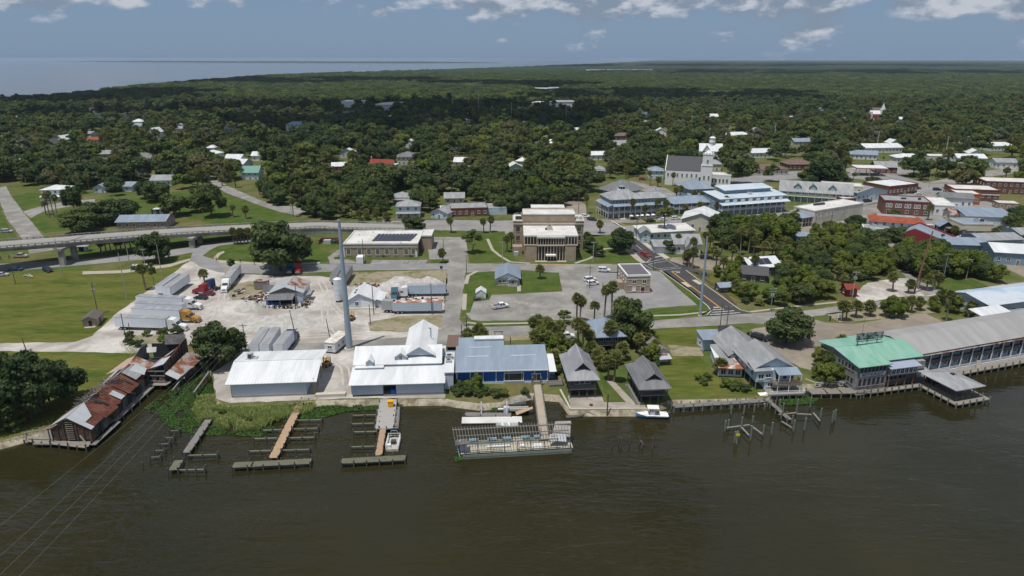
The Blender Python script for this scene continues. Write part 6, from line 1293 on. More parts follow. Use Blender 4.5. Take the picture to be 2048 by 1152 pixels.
b = simple('porch_inn_wing','two-storey pale blue inn wing with grey roof beside the grand inn','inn',(1350,427),(1425,423),13,5.6,W_TEAL,R_BLUE,'hip',2.2,2,keep=(1330,392,1432,430),ang=14,ov=2.6);gallery(b,b.width,10,2,2.8,sides=('f','l'),step=2.8)
b = simple('hip_roof_inn','blue two-storey inn with tall grey hip roof and brick chimney','inn',(1378,400),(1425,398),16,6.2,W_TEAL,R_BLUE,'hip',4.2,2,keep=(1365,360,1440,398),ang=13,chimney=True,ov=0.9);b.slope(-2,b.width + 0.5,-2.4,0,3.2,3.9,R_BLUE,0.1,name='porch_roof')
b = simple('long_blue_inn','long three-level blue inn with pale roof, dormer row and white columns','inn',(1437,432),(1556,419),15,8.6,W_TEAL,R_SKY,'slope',1.4,3,keep=(1420,368,1565,435),wgap=2.4,ang=17);gallery(b,b.width,12,2,3.3,sides=('f',),step=3.6);b.slope(-0.5,b.width + 0.8,-3.4,-0.02,5.9,6.7,R_SKY,0.12,name='gallery_roof');b.wall(8,b.width - 4,8,16,8,11.4,W_TEAL);b.slope(7,b.width - 3,7,17,11.4,12.4,R_SKY,0.12);ac_unit(b,20,4,9.2,1.8,1.8,1.2,W_METAL)
for i in range(8): b.box('dormer',3 + i * 4.6,5.0 + i * 4.6,-0.8,1.0,6.7,8.2,W_WHITE)
b = simple('dormered_shops','long two-storey galleried shop row with grey roof and three gabled dormers','shops',(1561,400),(1662,424),12,6.4,W_GREENISH,R_LGREY,'gx',4.0,2,keep=(1550,360,1690,425),ov=1.6,ang=-21);gallery(b,b.width,12,2,3.2,M('cream_trim',(0.62,0.60,0.50),0.7,0.05,1.0),step=3.4)
for u in (6.5,14.5,24.5): b.wall(u,u + 3.4,0.4,4.5,6.8,8.6,W_GREENISH);b.gable(u,u + 3.4,0.4,5.5,8.4,10.0,R_LGREY,axis='y',ov=0.4,wm=W_GREENISH)
b = simple('white_roof_hall','long pale grey walled hall with white flat roof and porch at its left end','building',(1626,452),(1708,432),12,7.2,W_CREAM,R_MEMB,'flat',0.35,2,win=False,keep=(1585,403,1720,452),pm=R_MEMB,ang=30);b.wins('f',0,[3.2,6.0,10.4,13.2,22],4.2,0.9,1.7);b.hip(-7,0,1,10,4.6,6.2,R_BLUE,0.6);b.box('porch_floor',-7,-0.05,1,10,1.8,2.1,W_CONC);b.box('screen',-6.9,-0.1,1.1,1.2,2.1,4.6,G_BRONZE)
for i in range(4): b.post(-6.9 + i * 2.25,1.0,0,4.6,0.2)
for i in range(5): ac_unit(b,11 + i * 1.4,8.5 - i * 0.2,7.3,1.1,1.1,0.9,STEEL_D)
simple('blue_awning_shed','small shed with pale blue hip roof below the white roofed hall','shed',(1592,484),(1624,480),7,2.6,W_PALE,R_BLUE,'hip',1.2,1,keep=(1583,440,1628,480),ang=10)
b = simple('orange_tile_building','white stucco building with bright orange tiled hip roof','building',(1740,465),(1800,478),10,6.0,M('pale_blue_stucco',(0.55,0.60,0.63),0.85,0.05,0.5),R_TILE,'flat',0.2,2,keep=(1720,420,1850,480),ang=-20,pm=R_TILE);wd = b.width
W2_ = wd;b.part('tile_skirt',MB().add([(-1.0,-1.0,5.6),(W2_ + 8,-1.0,5.6),(W2_ + 8,11,5.6),(-1.0,11,5.6),(2.0,2.6,7.6),(W2_ + 4.5,2.6,7.6),(W2_ + 4.5,8,7.6),(2.0,8,7.6)],[(0,1,5,4),(1,2,6,5),(2,3,7,6),(3,0,4,7),(4,5,6,7),(3,2,1,0)]),R_TILE);b.wall(W2_,W2_ + 7,0,10,0,5.6,M('pale_blue_stucco',(0.55,0.60,0.63)));b.box('roof',2.4,W2_ + 4.1,3,7.6,7.6,7.7,R_LGREY);b.wall(-4,W2_ + 0.5,-7.5,-0.05,0,3.6,W_WHITE);b.flat(-4,W2_ + 0.5,-7.5,-0.05,3.6,R_LGREY,0.2,T_WHITE);b.box('screen_porch',1.5,7,-10,-7.55,0,2.6,W_METAL);b.wins('f',0,[W2_ + 1.5,W2_ + 4.5],2.9,1.0,1.6)
ac_unit(b,0,-3.0,3.7,1.6,1.2,0.9);ac_unit(b,2.4,-3.2,3.7,1.6,1.2,0.9)
b = simple('brick_row','red brick two-storey row with paired white arched windows behind the orange roof','shops',(1764,428),(1848,444),16,7.0,W_BRICK,R_LGREY,'flat',0.5,2,win=False,keep=(1760,392,1872,440),ang=-18)
for i in range(5):
    for dx in (-0.8,0.8): b.win('f',0,2.6 + i * 4.3 + dx,4.0,0.8,1.6,fm=T_WHITE,fw=0.2)
    b.win('f',0,2.6 + i * 4.3,1.0,1.4,1.7)
ac_unit(b,9,7,7.0,2.4,1.2,0.8,STEEL_D);ac_unit(b,17,7,7.0,1.2,1.2,1.2,STEEL_D)
x,y = P(1806,494);b = Bld('red_metal_barn','tall dark red metal building with sloping grey roof behind the trees','building',x,y,-38,foot=(18,14),keep=(1800,448,1915,490))
b.part('wall',MB().prism([(0,0),(17,0),(17,4.2),(3.0,8.4),(0,6.6)],'y',0,12),W_REDM);b.slope(3.0,17.3,0.5,11.6,8.45,4.2,R_BLUE,0.15,dirn='x');b.slope(-0.3,3.0,0.5,11.6,6.5,8.45,R_BLUE,0.15,dirn='x');b.part('parapet',MB().bar((0,11.8,7.0),(3,11.8,8.9),0.4,0.6).bar((3,11.8,8.9),(17,11.8,4.7),0.4,0.6),W_REDM);ac_unit(b,12.5,5,5.8,1.2,1.0,0.8,STEEL_D)
# remaining right-hand shops: (name, label, front-left px, front-right px, depth, height, wall, roof mat, roof kind, rise, floors, angle)
SHOPS = [
 ('tan_shop','tall shop block with tan side wall, brick front and white flat roof',(1641,398),(1712,410),12,8.0,W_CREAM,R_MEMB,'flat',0.5,2,-20),
 ('arched_shop','blue shop with white arched doorways and grey gabled roof',(1712,404),(1762,396),14,5.2,W_PALE,R_LGREY,'gy',2.4,1,22),
 ('low_brick_shop','low red brick shop with white roof beside the dormered row',(1684,413),(1706,411),9,4.2,W_BRICK,R_WHITE,'flat',0.3,1,8),
 ('white_roof_store','red brick corner store with large white roof and cream false front',(1776,392),(1824,384),18,5.4,W_BRICK,R_WHITE,'flat',0.4,1,24),
 ('street_restaurant','cream flat-roofed restaurant with brown wraparound awning',(1922,470),(1985,472),12,5.0,W_CREAM,R_BLUE,'flat',0.4,1,-4),
 ('gabled_gazebo_house','small open gable-roofed entrance pavilion beside parked cars',(1878,466),(1902,466),6,3.4,W_SHADE,R_BLUE,'gy',2.0,1,-10),
 ('rust_roof_cottage','cottage with orange brown rusted gable roof among the shops',(1899,444),(1935,448),9,3.8,W_CREAM,R_RUST,'gx',2.4,1,-12),
 ('low_white_roof_shop','low shop with flat bright white roof right of the brick row',(1866,430),(1905,437),22,5.0,W_WHITE,R_MEMB,'flat',0.4,1,-16),
 ('grey_gable_shop','narrow shop with long grey gable roof and white side wall',(1880,414),(1940,424),9,5.4,W_WHITE,R_GREY,'gx',2.0,1,-15),
 ('orange_front_shop','shop with orange brick end wall and stepped white roof',(1912,408),(1960,414),14,5.6,M('orange_brick',(0.33,0.12,0.06),0.88,0.1,1.0),R_MEMB,'flat',0.4,1,-14),
 ('long_white_roof_block','long brick block with pale band and broad white flat roof',(1905,400),(2000,412),16,6.2,W_BRICK,R_MEMB,'flat',0.4,1,-13),
 ('far_brick_block','two-storey red brick block with white roof at the right edge',(1967,386),(2070,402),18,6.8,W_BRICK,R_MEMB,'flat',0.5,2,-13),
 ('car_port','open white roofed carport beside the brick block',(1995,418),(2040,424),8,3.2,M('tan_post',(0.28,0.2,0.14),0.8,0.1,1.0),R_MEMB,'flat',0.2,1,-14),
 ('long_blue_roof_store','long store with pale blue-grey metal roof behind the restaurant awning',(1930,452),(2016,452),14,4.8,W_METAL,R_BLUE,'slope',1.6,1,-10),
 ('waterfront_metal_shed','low shed with pale blue and grey metal roof behind the green trees',(1895,508),(1975,512),12,4.2,W_TEAL,R_BLUE,'gx',1.6,1,-8),
 ('grey_metal_shed','long shed with light grey metal roof at the right edge',(1960,500),(2060,505),12,4.2,W_TEAL,R_LGREY,'gx',1.4,1,6),
 ('white_gable_store','large building with bright white gable roof at the right edge',(1985,528),(2070,540),14,5.0,W_TEAL,R_WHITE,'gx',2.0,1,-14),
 ('right_edge_porch_house','house with grey roof and dark porch cut by the right edge',(2036,492),(2080,490),10,5.2,W_GREENISH,R_LGREY,'gx',1.6,2,8),
 ('white_gable_hall','hall with big white metal gable roof and pale block walls below the inns',(1362,460),(1412,476),17,5.4,W_CREAM,R_WHITE,'gy',3.2,1,-20),
 ('long_tin_shop','long low shop with patchy pale tin roof by the avenue corner',(1284,482),(1372,470),10,3.6,W_METAL,R_MEMB,'slope',0.9,1,12),
 ('corner_blue_shop','narrow pale blue corner shop with stepped false front by the avenue',(1281,486),(1300,487),7,4.6,W_PALE,R_LGREY,'gy',1.4,2,-3),
 ('white_cross_house','white house with pale grey cross-gabled roof between the palms',(1348,508),(1402,512),12,4.4,W_WHITE,R_LGREY,'gx',2.6,1,0),
 ('solar_roof_house','dark house with white roof edge and black solar panels among trees',(1500,556),(1560,552),11,4.0,W_GREYW,R_WHITE,'gx',2.2,1,12),
 ('dark_low_house','low house with dark grey shingle roof hidden among trees',(1478,562),(1530,572),9,3.0,W_GREYW,R_DARK,'gx',1.8,1,-16),
 ('tiny_blue_roof_shed','tiny shed with pale blue roof at the edge of the thicket',(1440,586),(1458,582),4,2.2,W_GREYW,R_BLUE,'gx',0.8,1,12),
 ('red_kiosk','small dark red hut beside the white shell lot',(1692,594),(1714,595),4,3.0,W_REDM,R_RED,'gx',1.0,1,0),
 ('flat_brick_office','low brick and white office with flat grey roof behind the high street',(902,434),(975,430),14,4.2,W_BRICK,R_LGREY,'flat',0.3,1,8),
 ('brown_hip_office','brick office with brown hip roof at the side street corner',(1576,341),(1618,338),14,4.4,W_BRICK,R_BROWN,'hip',2.8,1,4),
 ('brown_roof_block','long pale block building with brown hip roof near the brick office',(1513,352),(1562,347),16,4.4,W_CREAM,R_BROWN,'hip',2.6,1,10),
 ('station_store','fuel station store with light grey gable roof behind the canopy',(1750,346),(1794,350),14,4.4,W_BRICK,R_LGREY,'gx',3.0,1,-12),
 ('diner','long white roofed building with red stripe at the far right street',(1990,337),(2036,342),12,4.6,W_WHITE,R_LGREY,'gx',2.2,1,-8)]
for (nm,lab,a,c,d,h,wm,rm,rf,rh,fl,an) in SHOPS:
    bb = simple(nm,lab,'house' if 'house' in nm or 'cottage' in nm else 'shed' if 'shed' in nm else 'building',a,c,d,h,wm,rm,rf,rh,fl,ang=an,keep=(min(a[0],c[0]) - 8,min(a[1],c[1]) - 42,max(a[0],c[0]) + 8,max(a[1],c[1]) + 2))
    if nm == 'street_restaurant':
        bb.slope(-6,bb.width + 4,-4,-0.05,2.8,3.6,M('brown_awning',(0.20,0.18,0.14),0.8,0.1,1.0),0.1,name='awning');bb.slope(-6,-0.05,-4,10,2.8,3.6,M('brown_awning',(0.20,0.18,0.14)),0.1,name='awning',dirn='x')
        for i in range(6): bb.post(-5.8 + i * (bb.width + 9.6) / 5,-3.9,0,2.8,0.16)
        ac_unit(bb,8,5,5.0,1.8,1.8,1.6);ac_unit(bb,11,6,5.0,1.4,1.2,1.0,STEEL_D)
    if nm == 'solar_roof_house':
        for k in range(3): bb.part('solar_panel',MB().quad((1.5 + k * 2.6,1.0,4.72),(3.9 + k * 2.6,1.0,4.72),(3.9 + k * 2.6,4.2,6.0),(1.5 + k * 2.6,4.2,6.0),0.05),M('black_solar',(0.02,0.022,0.04),0.3,0.1,1.0,spec=0.6))
    if nm == 'long_white_roof_block': bb.box('pale_band',-0.1,bb.width + .1,-0.25,-0.02,3.6,4.0,T_WHITE)
    if nm == 'flat_brick_office': bb.wall(bb.width,bb.width + 10,2,12,0,3.8,W_PALE);bb.flat(bb.width,bb.width + 10,2,12,3.8,R_LGREY,0.2,T_WHITE);bb.wall(-5,-0.05,3,12,0,3.4,W_WHITE);bb.flat(-5,-0.05,3,12,3.4,R_LGREY,0.2,T_WHITE)
    if nm == 'white_cross_house': bb.gable(4,8,-3,6,4.0,6.6,R_LGREY,axis='y',ov=0.4,wm=W_WHITE);bb.wall(4,8,-2.9,0,0,4.0,W_WHITE);bb.wall(-8,0,1,8,0,3.0,W_WHITE);bb.slope(-8.5,0.2,0,8.5,3.0,3.9,R_LGREY,0.1)
# fuel station canopy
x,y = P(1712,352);b = Bld('fuel_canopy','white fuel station canopy with red stripe round its edge','canopy',x,y,-8,foot=(20,12),keep=(1700,325,1800,352));b.box('canopy',0,20,0,14,4.8,5.7,R_WHITE);b.box('red_stripe',-0.04,20.04,-0.04,-0.005,5.0,5.4,M('red_sign_paint',(0.45,0.02,0.04),0.5,0.05,1.0));b.box('red_stripe',20.0,20.04,0,14,5.0,5.4,M('red_sign_paint',(0.45,0.02,0.04)));b.box('red_stripe',-0.04,0,0,14,5.0,5.4,M('red_sign_paint',(0.45,0.02,0.04)))
for xx in (3,10,17):
    for yy in (3.5,10.5): b.post(xx,yy,0,4.8,0.4)
for xx in (3,10,17): b.box('pump',xx - .4,xx + .4,5,5.7,0,1.7,T_WHITE)
# houses among the trees: (label, left px, right px, depth, height, wall, roof, kind, rise, floors, angle)
HOUSES = [
 ('two-storey white house with white hip roof and porch by the left road',(86,402),(136,398),11,6.4,W_WHITE,R_WHITE,'hip',1.8,2,6),
 ('left wing of the low blue grey bungalow behind the round oak',(188,386),(214,383),12,3.2,W_METAL,R_BLUE,'gy',1.8,1,4),
 ('right wing of the low blue grey bungalow behind the round oak',(246,383),(267,381),12,3.2,W_METAL,R_BLUE,'gx',1.8,1,-4),
 ('pale house with light grey gables left of the diagonal road',(302,372),(345,370),12,3.6,W_WHITE,R_LGREY,'gx',2.4,1,6),
 ('house with green metal gambrel roof beside the diagonal road',(484,360),(519,358),12,5.0,W_PALE,M('green_metal_roof',(0.16,0.30,0.25),0.5,0.05,0.6),'gx',3.4,2,2),
 ('long pavilion with lilac white metal roof just behind the bridge ramp',(235,459),(338,452),12,3.6,M('rose_block',(0.35,0.25,0.22),0.9,0.1,1.0),R_BLUE,'gx',2.0,1,5),
 ('small open shelter with white roof in the park lawn',(304,430),(331,427),5,2.8,W_SHADE,R_WHITE,'flat',0.1,1,4),
 ('white cottage with steep roofs at the far left edge',(2,288),(30,287),12,5.0,W_WHITE,R_LGREY,'gx',3.0,1,4),
 ('grey gabled house left of a white steep cottage',(85,296),(112,295),12,4.0,W_GREYW,R_DARK,'gy',3.4,1,4),
 ('white house with steep pale roof behind the left oaks',(112,291),(134,290),12,5.6,W_WHITE,R_WHITE,'gy',3.4,2,-8),
 ('house with orange tin roof in the left trees',(173,287),(200,286),10,3.6,W_CREAM,R_TILE,'gx',2.0,1,0),
 ('white house with twin roofs in the dark left trees',(264,252),(288,251),12,5,W_WHITE,R_WHITE,'hip',3,2,5),
 ('white tall gable house left of centre wood',(298,276),(316,275),12,6,W_WHITE,R_WHITE,'gy',4,2,-10),
 ('house with dark red roof deep in the left wood',(314,237),(334,236.5),12,4,W_CREAM,R_RED,'hip',4,1,0),
 ('blue grey roof house with dormers behind the bungalow',(274,330),(304,329),12,5,W_WHITE,R_GREY,'gx',3.2,2,4),
 ('small white roof house near the left wood edge',(414,305),(430,304.5),9,4,W_WHITE,R_WHITE,'hip',2,1,0),
 ('white gabled house left of the green gambrel roof',(450,330),(484,329),12,4.6,W_WHITE,R_WHITE,'gx',2.8,1,-5),
 ('white bungalow right above the green gambrel roof',(504,322),(527,321),12,4.2,W_WHITE,R_WHITE,'gx',2.4,1,5),
 ('broad white two-storey house in the middle wood',(573,262),(608,260.5),14,7,W_WHITE,R_BLUE,'hip',3,2,4),
 ('white cottage with red base near the red roofed church',(664,342),(692,340),10,3.4,M('red_paint_wall',(0.35,0.04,0.05),0.7,0.05,1.0),R_WHITE,'gx',2.0,1,8),
 ('large grey hip-roofed house above the red roofed church',(795,330),(834,327),14,6,W_CREAM,R_GREY,'hip',3.2,2,6),
 ('two-storey pale blue house with white hip roof and porch behind the road',(794,436),(840,434),9,6.0,W_PALE,R_LGREY,'hip',2.4,2,4),
 ('pale hip roof house behind the two-storey pale blue house',(786,408),(822,405),10,3.6,W_PALE,R_LGREY,'hip',2.4,1,5),
 ('long low white house with grey roof right of the pale blue house',(862,436),(896,438),13,3.0,W_METAL,R_LGREY,'gy',1.8,1,-20),
 ('small cream house with white gables above the low brick office',(890,408),(926,405),9,3.4,W_CREAM,R_LGREY,'gx',2.2,1,4),
 ('white cottage with coral porch in the middle wood',(908,334),(934,331),10,4,W_WHITE,R_WHITE,'gx',2.6,1,-6),
 ('teal and white gabled house left of the inn trees',(1016,348),(1044,346),10,4.4,W_GREENISH,R_WHITE,'gy',2.8,1,8),
 ('white square house with white hip roof above the courthouse',(1088,301),(1123,299),12,6.4,W_CREAM,R_WHITE,'hip',2.6,2,4),
 ('grey white steep gabled house left of the orange roof',(1230,300),(1255,298),12,4.4,W_WHITE,R_LGREY,'gx',3.2,1,4),
 ('house with bright orange roof among the palms',(1308,289),(1331,287),12,4.4,W_WHITE,R_TILE,'gx',3.0,1,6),
 ('white cottage in the trees left above the grand inn',(1182,320),(1206,318),10,4,W_WHITE,R_WHITE,'gx',2.2,1,5),
 ('small white hip cottage beside a lamp pole left of the inn',(1192,348),(1207,347),8,3.4,W_WHITE,R_LGREY,'hip',1.8,1,0),
 ('brown roofed porch house among dark palms',(1228,280),(1258,278),12,4,W_GREYW,R_BROWN,'hip',2.6,1,3),
 ('white gabled cottage upper right of the orange roof',(1311,271),(1328,270),10,4.4,W_WHITE,R_WHITE,'gy',3,1,-6),
 ('long white school-like building far behind the town',(683,215),(724,213.5),40,9,W_WHITE,R_WHITE,'flat',0.6,2,2),
 ('pale low roof complex far behind the town',(750,215),(826,213),50,4.5,W_CREAM,R_MEMB,'hip',3.0,1,0),
 ('white cottage below the pale far complex',(758,224),(782,223),16,5,W_WHITE,R_LGREY,'gx',3,1,0),
 ('small white house with cupola in the far middle wood',(912,248),(938,247),12,4.5,W_WHITE,R_WHITE,'hip',3,1,0),
 ('grey apartment block with many windows far behind the courthouse',(1101,214),(1143,212),16,8,W_METAL,R_LGREY,'hip',2.5,3,3),
 ('white block next to the far grey apartments',(1064,213),(1090,212),14,6,W_WHITE,R_WHITE,'hip',2.2,2,0),
 ('pair of pale roofs in the distant wood',(1065,182),(1092,181),24,5,W_CREAM,R_LGREY,'gx',3,1,0),
 ('second pale roof in the distant wood',(1098,181),(1118,180),24,5,W_CREAM,R_LGREY,'gx',3,1,0),
 ('white hip roof house in the right middle wood',(1457,280),(1486,277),12,4.6,W_WHITE,R_WHITE,'hip',2.6,1,6),
 ('white bungalow with dark porch left of the brown roof block',(1502,316),(1533,312),12,4.2,W_WHITE,R_WHITE,'gx',2.6,1,8),
 ('small pale blue roof house at the right wood edge',(1588,292),(1612,290),11,4,W_CREAM,R_BLUE,'gx',2.4,1,5),
 ('white roofed bungalow left of the fuel station trees',(1700,318),(1724,314),12,4,W_WHITE,R_BLUE,'gx',2.6,1,-18),
 ('long white house with stepped roofs above the fuel station',(1728,306),(1786,302),12,4.4,W_WHITE,R_WHITE,'gx',2.8,1,6),
 ('white hip house right of the fuel station',(1792,326),(1828,323),12,4.2,W_WHITE,R_WHITE,'hip',2.4,1,-4),
 ('low white house behind a tall steel pole at the right',(1858,322),(1898,320),12,3.8,W_CREAM,R_WHITE,'flat',0.3,1,-4),
 ('white roofed house half hidden by a dark oak at the right',(1914,326),(1950,323),12,4,W_WHITE,R_WHITE,'gx',2.4,1,-6),
 ('white house at the far right wood edge',(1980,302),(2010,299),12,4.4,W_WHITE,R_WHITE,'hip',2.6,1,4),
 ('small white cottage near the far white church',(1683,248),(1700,247),12,4.4,W_WHITE,R_WHITE,'gx',2.8,1,0),
 ('tiny white house deep in the right wood',(1416,240),(1430,239),12,4.6,W_WHITE,R_WHITE,'gx',2.8,1,4),
 ('tiny white house above the right middle wood',(1284,236),(1300,235),12,4.6,W_WHITE,R_WHITE,'hip',2.8,1,4),
 ('tiny pale cottage left of the orange roof house',(1286,254),(1298,253.5),12,4.6,W_WHITE,R_LGREY,'hip',2.8,1,4),
 ('white gabled house at the right by a tall pole',(1780,296),(1792,295),9,4.6,W_WHITE,R_WHITE,'gy',2.8,1,4)]
for (lab,a,c,d,h,wm,rm,rf,rh,fl,an) in HOUSES:
    far_ = a[1] < 300
    simple('house' if 'complex' not in lab and 'building' not in lab and 'block' not in lab else 'far_building',lab,'house' if 'shelter' not in lab and 'pavilion' not in lab else 'shelter',a,c,d,h,wm,rm,rf,rh,fl,ang=an,porch=(a[1] > 340 and rf == 'hip'),keep=(a[0] - 3,min(a[1],c[1]) - (9 if far_ else 22),c[0] + 3,max(a[1],c[1]) + 1),win=a[1] > 235,wgap=4.0 if far_ else 3.0)
# red-roofed church and the far white steeple
x,y = P(738,346);b = Bld('red_roof_church','cream church with long red tiled roof and small cross in the wood','church',x,y,-14,foot=(20,14),keep=(732,314,802,350));b.wall(0,17,0,10,0,5.0,W_CREAM);b.gable(0,17,0,10,5.0,9.2,R_RED,ov=0.5,wm=W_CREAM);b.wall(-1,4.5,-5,0,0,2.8,W_CREAM);b.slope(-1.4,5,-5.5,0,2.8,4.4,R_RED,0.12);b.wins('f',0,[6 + i * 2.2 for i in range(5)],1.6,0.9,2.0);b.wall(17,20,3,7,0,6.5,W_WHITE);b.part('cross',MB().bar((0.3,5,9.2),(0.3,5,11.4),0.2).bar((-0.5,5,10.6),(1.1,5,10.6),0.2),T_WHITE)
x,y = P(1742,237);b = Bld('steeple_church','far white church with pointed steeple and red lower wall','church',x,y,0,foot=(20,14),keep=(1736,208,1772,237));b.wall(0,16,0,12,0,6,W_WHITE);b.gable(0,16,0,12,6,10,R_WHITE,ov=0.4,wm=W_WHITE);b.wall(11.5,16,-3,1.5,0,11,W_WHITE);b.part('steeple',MB().add([(11.3,-3.2,11),(16.2,-3.2,11),(16.2,1.7,11),(11.3,1.7,11),(13.75,-0.75,20)],[(0,1,4),(1,2,4),(2,3,4),(3,0,4),(3,2,1,0)]),R_WHITE);b.wall(2,10,-4,0,0,5,M('dusky_red_wall',(0.30,0.05,0.06),0.8,0.05,1.0));b.part('turret',MB().box(-1,1,-1,1,0,9),W_WHITE)
for lab,a,c in (('far white shed strip left part in the distant forest',(1173,143.5),(1196,143)),('far white shed strip right part in the distant forest',(1216,143),(1275,142))): simple('far_building',lab,'building',a,c,40,12,W_WHITE,R_MEMB,'flat',1.0,1,win=False,ang=0)
# ------------------------------------------------------------------ vehicles
def paint(n,c): return M('car_paint_' + n,c,0.35,0.03,0.5,spec=0.5)
PT = {'white': (0.72,0.72,0.71),'red': (0.28,0.012,0.02),'dark': (0.018,0.02,0.024),'blue': (0.015,0.05,0.14),'silver': (0.40,0.42,0.44),'tan': (0.42,0.36,0.27),'teal': (0.04,0.11,0.16),'yellow': (0.42,0.22,0.04),'maroon': (0.16,0.015,0.03)}
MC = {}
def cm(key,fn,mat):
    if key not in MC: MC[key] = fn().mesh(key[0],mat)
    return MC[key]
def wheel(o,x,y,r,w=0.24):
    wo = link('wheel',cm(('wheel',r,w),lambda: MB().tube((0,-w/2,0),(0,w/2,0),r,n=12),CAR_TYRE),o,(x,y,r));link('rim',cm(('rim',r,w),lambda: MB().tube((0,-w/2 - .02,0),(0,w/2 + .02,0),r * .55,n=10),STEEL),wo)
HL = M('headlight_glass',(0.6,0.6,0.58),0.2,0.02,1.0,spec=0.6);TL = M('tail_light_red',(0.3,0.01,0.01),0.3,0.02,1.0)
def car(label,px,py,ang,col,kind='suv',group=None,z=GZ):
    x,y = P(px,py,z);o = empty({'suv': 'parked_suv','sedan': 'parked_car','pickup': 'pickup_truck'}[kind],(x,y,z),R(ang),label,{'suv': 'car','sedan': 'car','pickup': 'pickup truck'}[kind],group);pm = paint(col,PT[col])
    if kind == 'sedan': L,Wd,prof,cab = 4.6,1.8,[(-2.3,.3),(-2.3,.8),(-1.7,.95),(1.0,.95),(2.1,.78),(2.3,.6),(2.3,.3)],(-1.6,-1.0,0.5,1.15,.93,1.4)
    elif kind == 'suv': L,Wd,prof,cab = 4.8,1.95,[(-2.4,.35),(-2.4,1.0),(-2.3,1.08),(1.2,1.08),(2.2,.95),(2.4,.75),(2.4,.35)],(-2.3,-2.0,0.6,1.25,1.06,1.72)
    else: L,Wd,prof,cab = 5.6,2.0,[(-2.8,.45),(-2.8,1.05),(-.75,1.05),(-.7,1.12),(1.5,1.12),(2.6,1.05),(2.8,.85),(2.8,.45)],(-0.75,-0.5,1.0,1.6,1.1,1.82)
    k = kind + col
    link('body',cm(('body',k),lambda: MB().prism(prof,'y',-Wd/2,Wd/2),pm),o)
    a,b2,c2,d,z0,z1 = cab;yi = Wd/2 - .08;yt = Wd/2 - .26
    def gl(): return MB().add([(a,-yi,z0),(d,-yi,z0),(d,yi,z0),(a,yi,z0),(b2,-yt,z1),(c2,-yt,z1),(c2,yt,z1),(b2,yt,z1)],[(0,1,5,4),(1,2,6,5),(2,3,7,6),(3,0,4,7),(4,5,6,7)])
    go = link('windows',cm(('windows',kind),gl,G_GLASS),o);link('roof',cm(('roof',k),lambda: MB().box(b2 - .05,c2 + .05,-yt - .04,yt + .04,z1 - .02,z1 + .06),pm),o)
    def pil():
        m = MB()
        for s in (-1,1):
            for (p,q) in (((a,z0),(b2,z1)),((d,z0),(c2,z1)),(((a + d) / 2,z0),((b2 + c2) / 2,z1))): m.bar((p[0],s * (yi + .01),p[1]),(q[0],s * (yt + .01),q[1]),.1)
        return m
    link('pillars',cm(('pillars',k),pil,pm),o)
    if kind == 'pickup': link('bed_liner',cm(('bed_liner',),lambda: MB().box(-2.7,-.8,-.85,.85,1.06,1.075),STEEL_D),o);link('bed_wall',cm(('bed_wall',k),lambda: MB().box(-2.8,-.75,-1.0,-.87,1.05,1.32).box(-2.8,-.75,.87,1.0,1.05,1.32).box(-2.8,-2.68,-.87,.87,1.05,1.32),pm),o)
    for sx in (-L * .31,L * .32):
        for sy in (-Wd/2 + .08,Wd/2 - .08): wheel(o,sx,sy,.36)
    for s in (-1,1):
        link('headlight',cm(('headlight',),lambda: MB().box(-.04,.04,-.18,.18,-.08,.08),HL),o,(L/2,s * (Wd/2 - .3),.72));link('tail_light',cm(('tail_light',),lambda: MB().box(-.04,.04,-.12,.12,-.14,.14),TL),o,(-L/2,s * (Wd/2 - .2),.82));link('mirror',cm(('mirror',k),lambda: MB().box(-.08,.08,-.1,.1,-.08,.08),pm),o,(cab[3] - .25,s * (Wd/2 + .1),1.12))
    return o
def tractor(label,x,y,ang,col):
    o = empty('semi_tractor',(x,y,GZ),R(ang),label,'truck');pm = paint(col,PT[col]);k = col
    link('chassis',cm(('chassis',),lambda: MB().box(-3.6,3.4,-.5,.5,.75,1.0),STEEL_D),o)
    link('hood',cm(('hood',k),lambda: MB().prism([(1.3,.7),(1.3,2.0),(2.2,1.95),(3.3,1.6),(3.5,1.2),(3.5,.6)],'y',-.95,.95),pm),o)
    link('cab',cm(('cab',k),lambda: MB().prism([(-1.7,.7),(-1.7,3.7),(-1.2,3.85),(0.2,3.6),(0.75,2.75),(1.3,1.95),(1.3,.7)],'y',-1.15,1.15),pm),o)
    link('windscreen',cm(('windscreen',),lambda: MB().quad((1.33,-.98,2.02),(1.33,.98,2.02),(.80,.92,2.78),(.80,-.92,2.78),.03),G_GLASS),o)
    for s in (-1,1):
        link('side_window',cm(('side_window',),lambda: MB().box(-.2,.75,-.02,.02,1.95,2.5),G_GLASS),o,(0,s * 1.16,0));link('fuel_tank',cm(('fuel_tank',),lambda: MB().tube((-1.2,0,.75),(.6,0,.75),.33,n=10),STEEL),o,(0,s * .95,0));link('mirror',cm(('tmirror',),lambda: MB().box(-.08,.08,-.12,.12,0,.55),STEEL_D),o,(1.1,s * 1.4,1.9));link('headlight',cm(('theadlight',),lambda: MB().box(-.05,.05,-.15,.15,-.12,.12),HL),o,(3.46,s * .72,.95))
        wheel(o,2.5,s * 1.0,.5,.3);wheel(o,-2.0,s * .95,.5,.5);wheel(o,-3.2,s * .95,.5,.5)
    link('grille',cm(('grille',),lambda: MB().box(3.5,3.55,-.5,.5,.7,1.4),STEEL),o);link('bumper',cm(('bumper',k),lambda: MB().box(3.4,3.7,-1.1,1.1,.35,.65),pm),o);link('fifth_wheel',cm(('fifth_wheel',),lambda: MB().box(-3.2,-1.9,-.45,.45,1.0,1.15),STEEL_D),o)
    return o
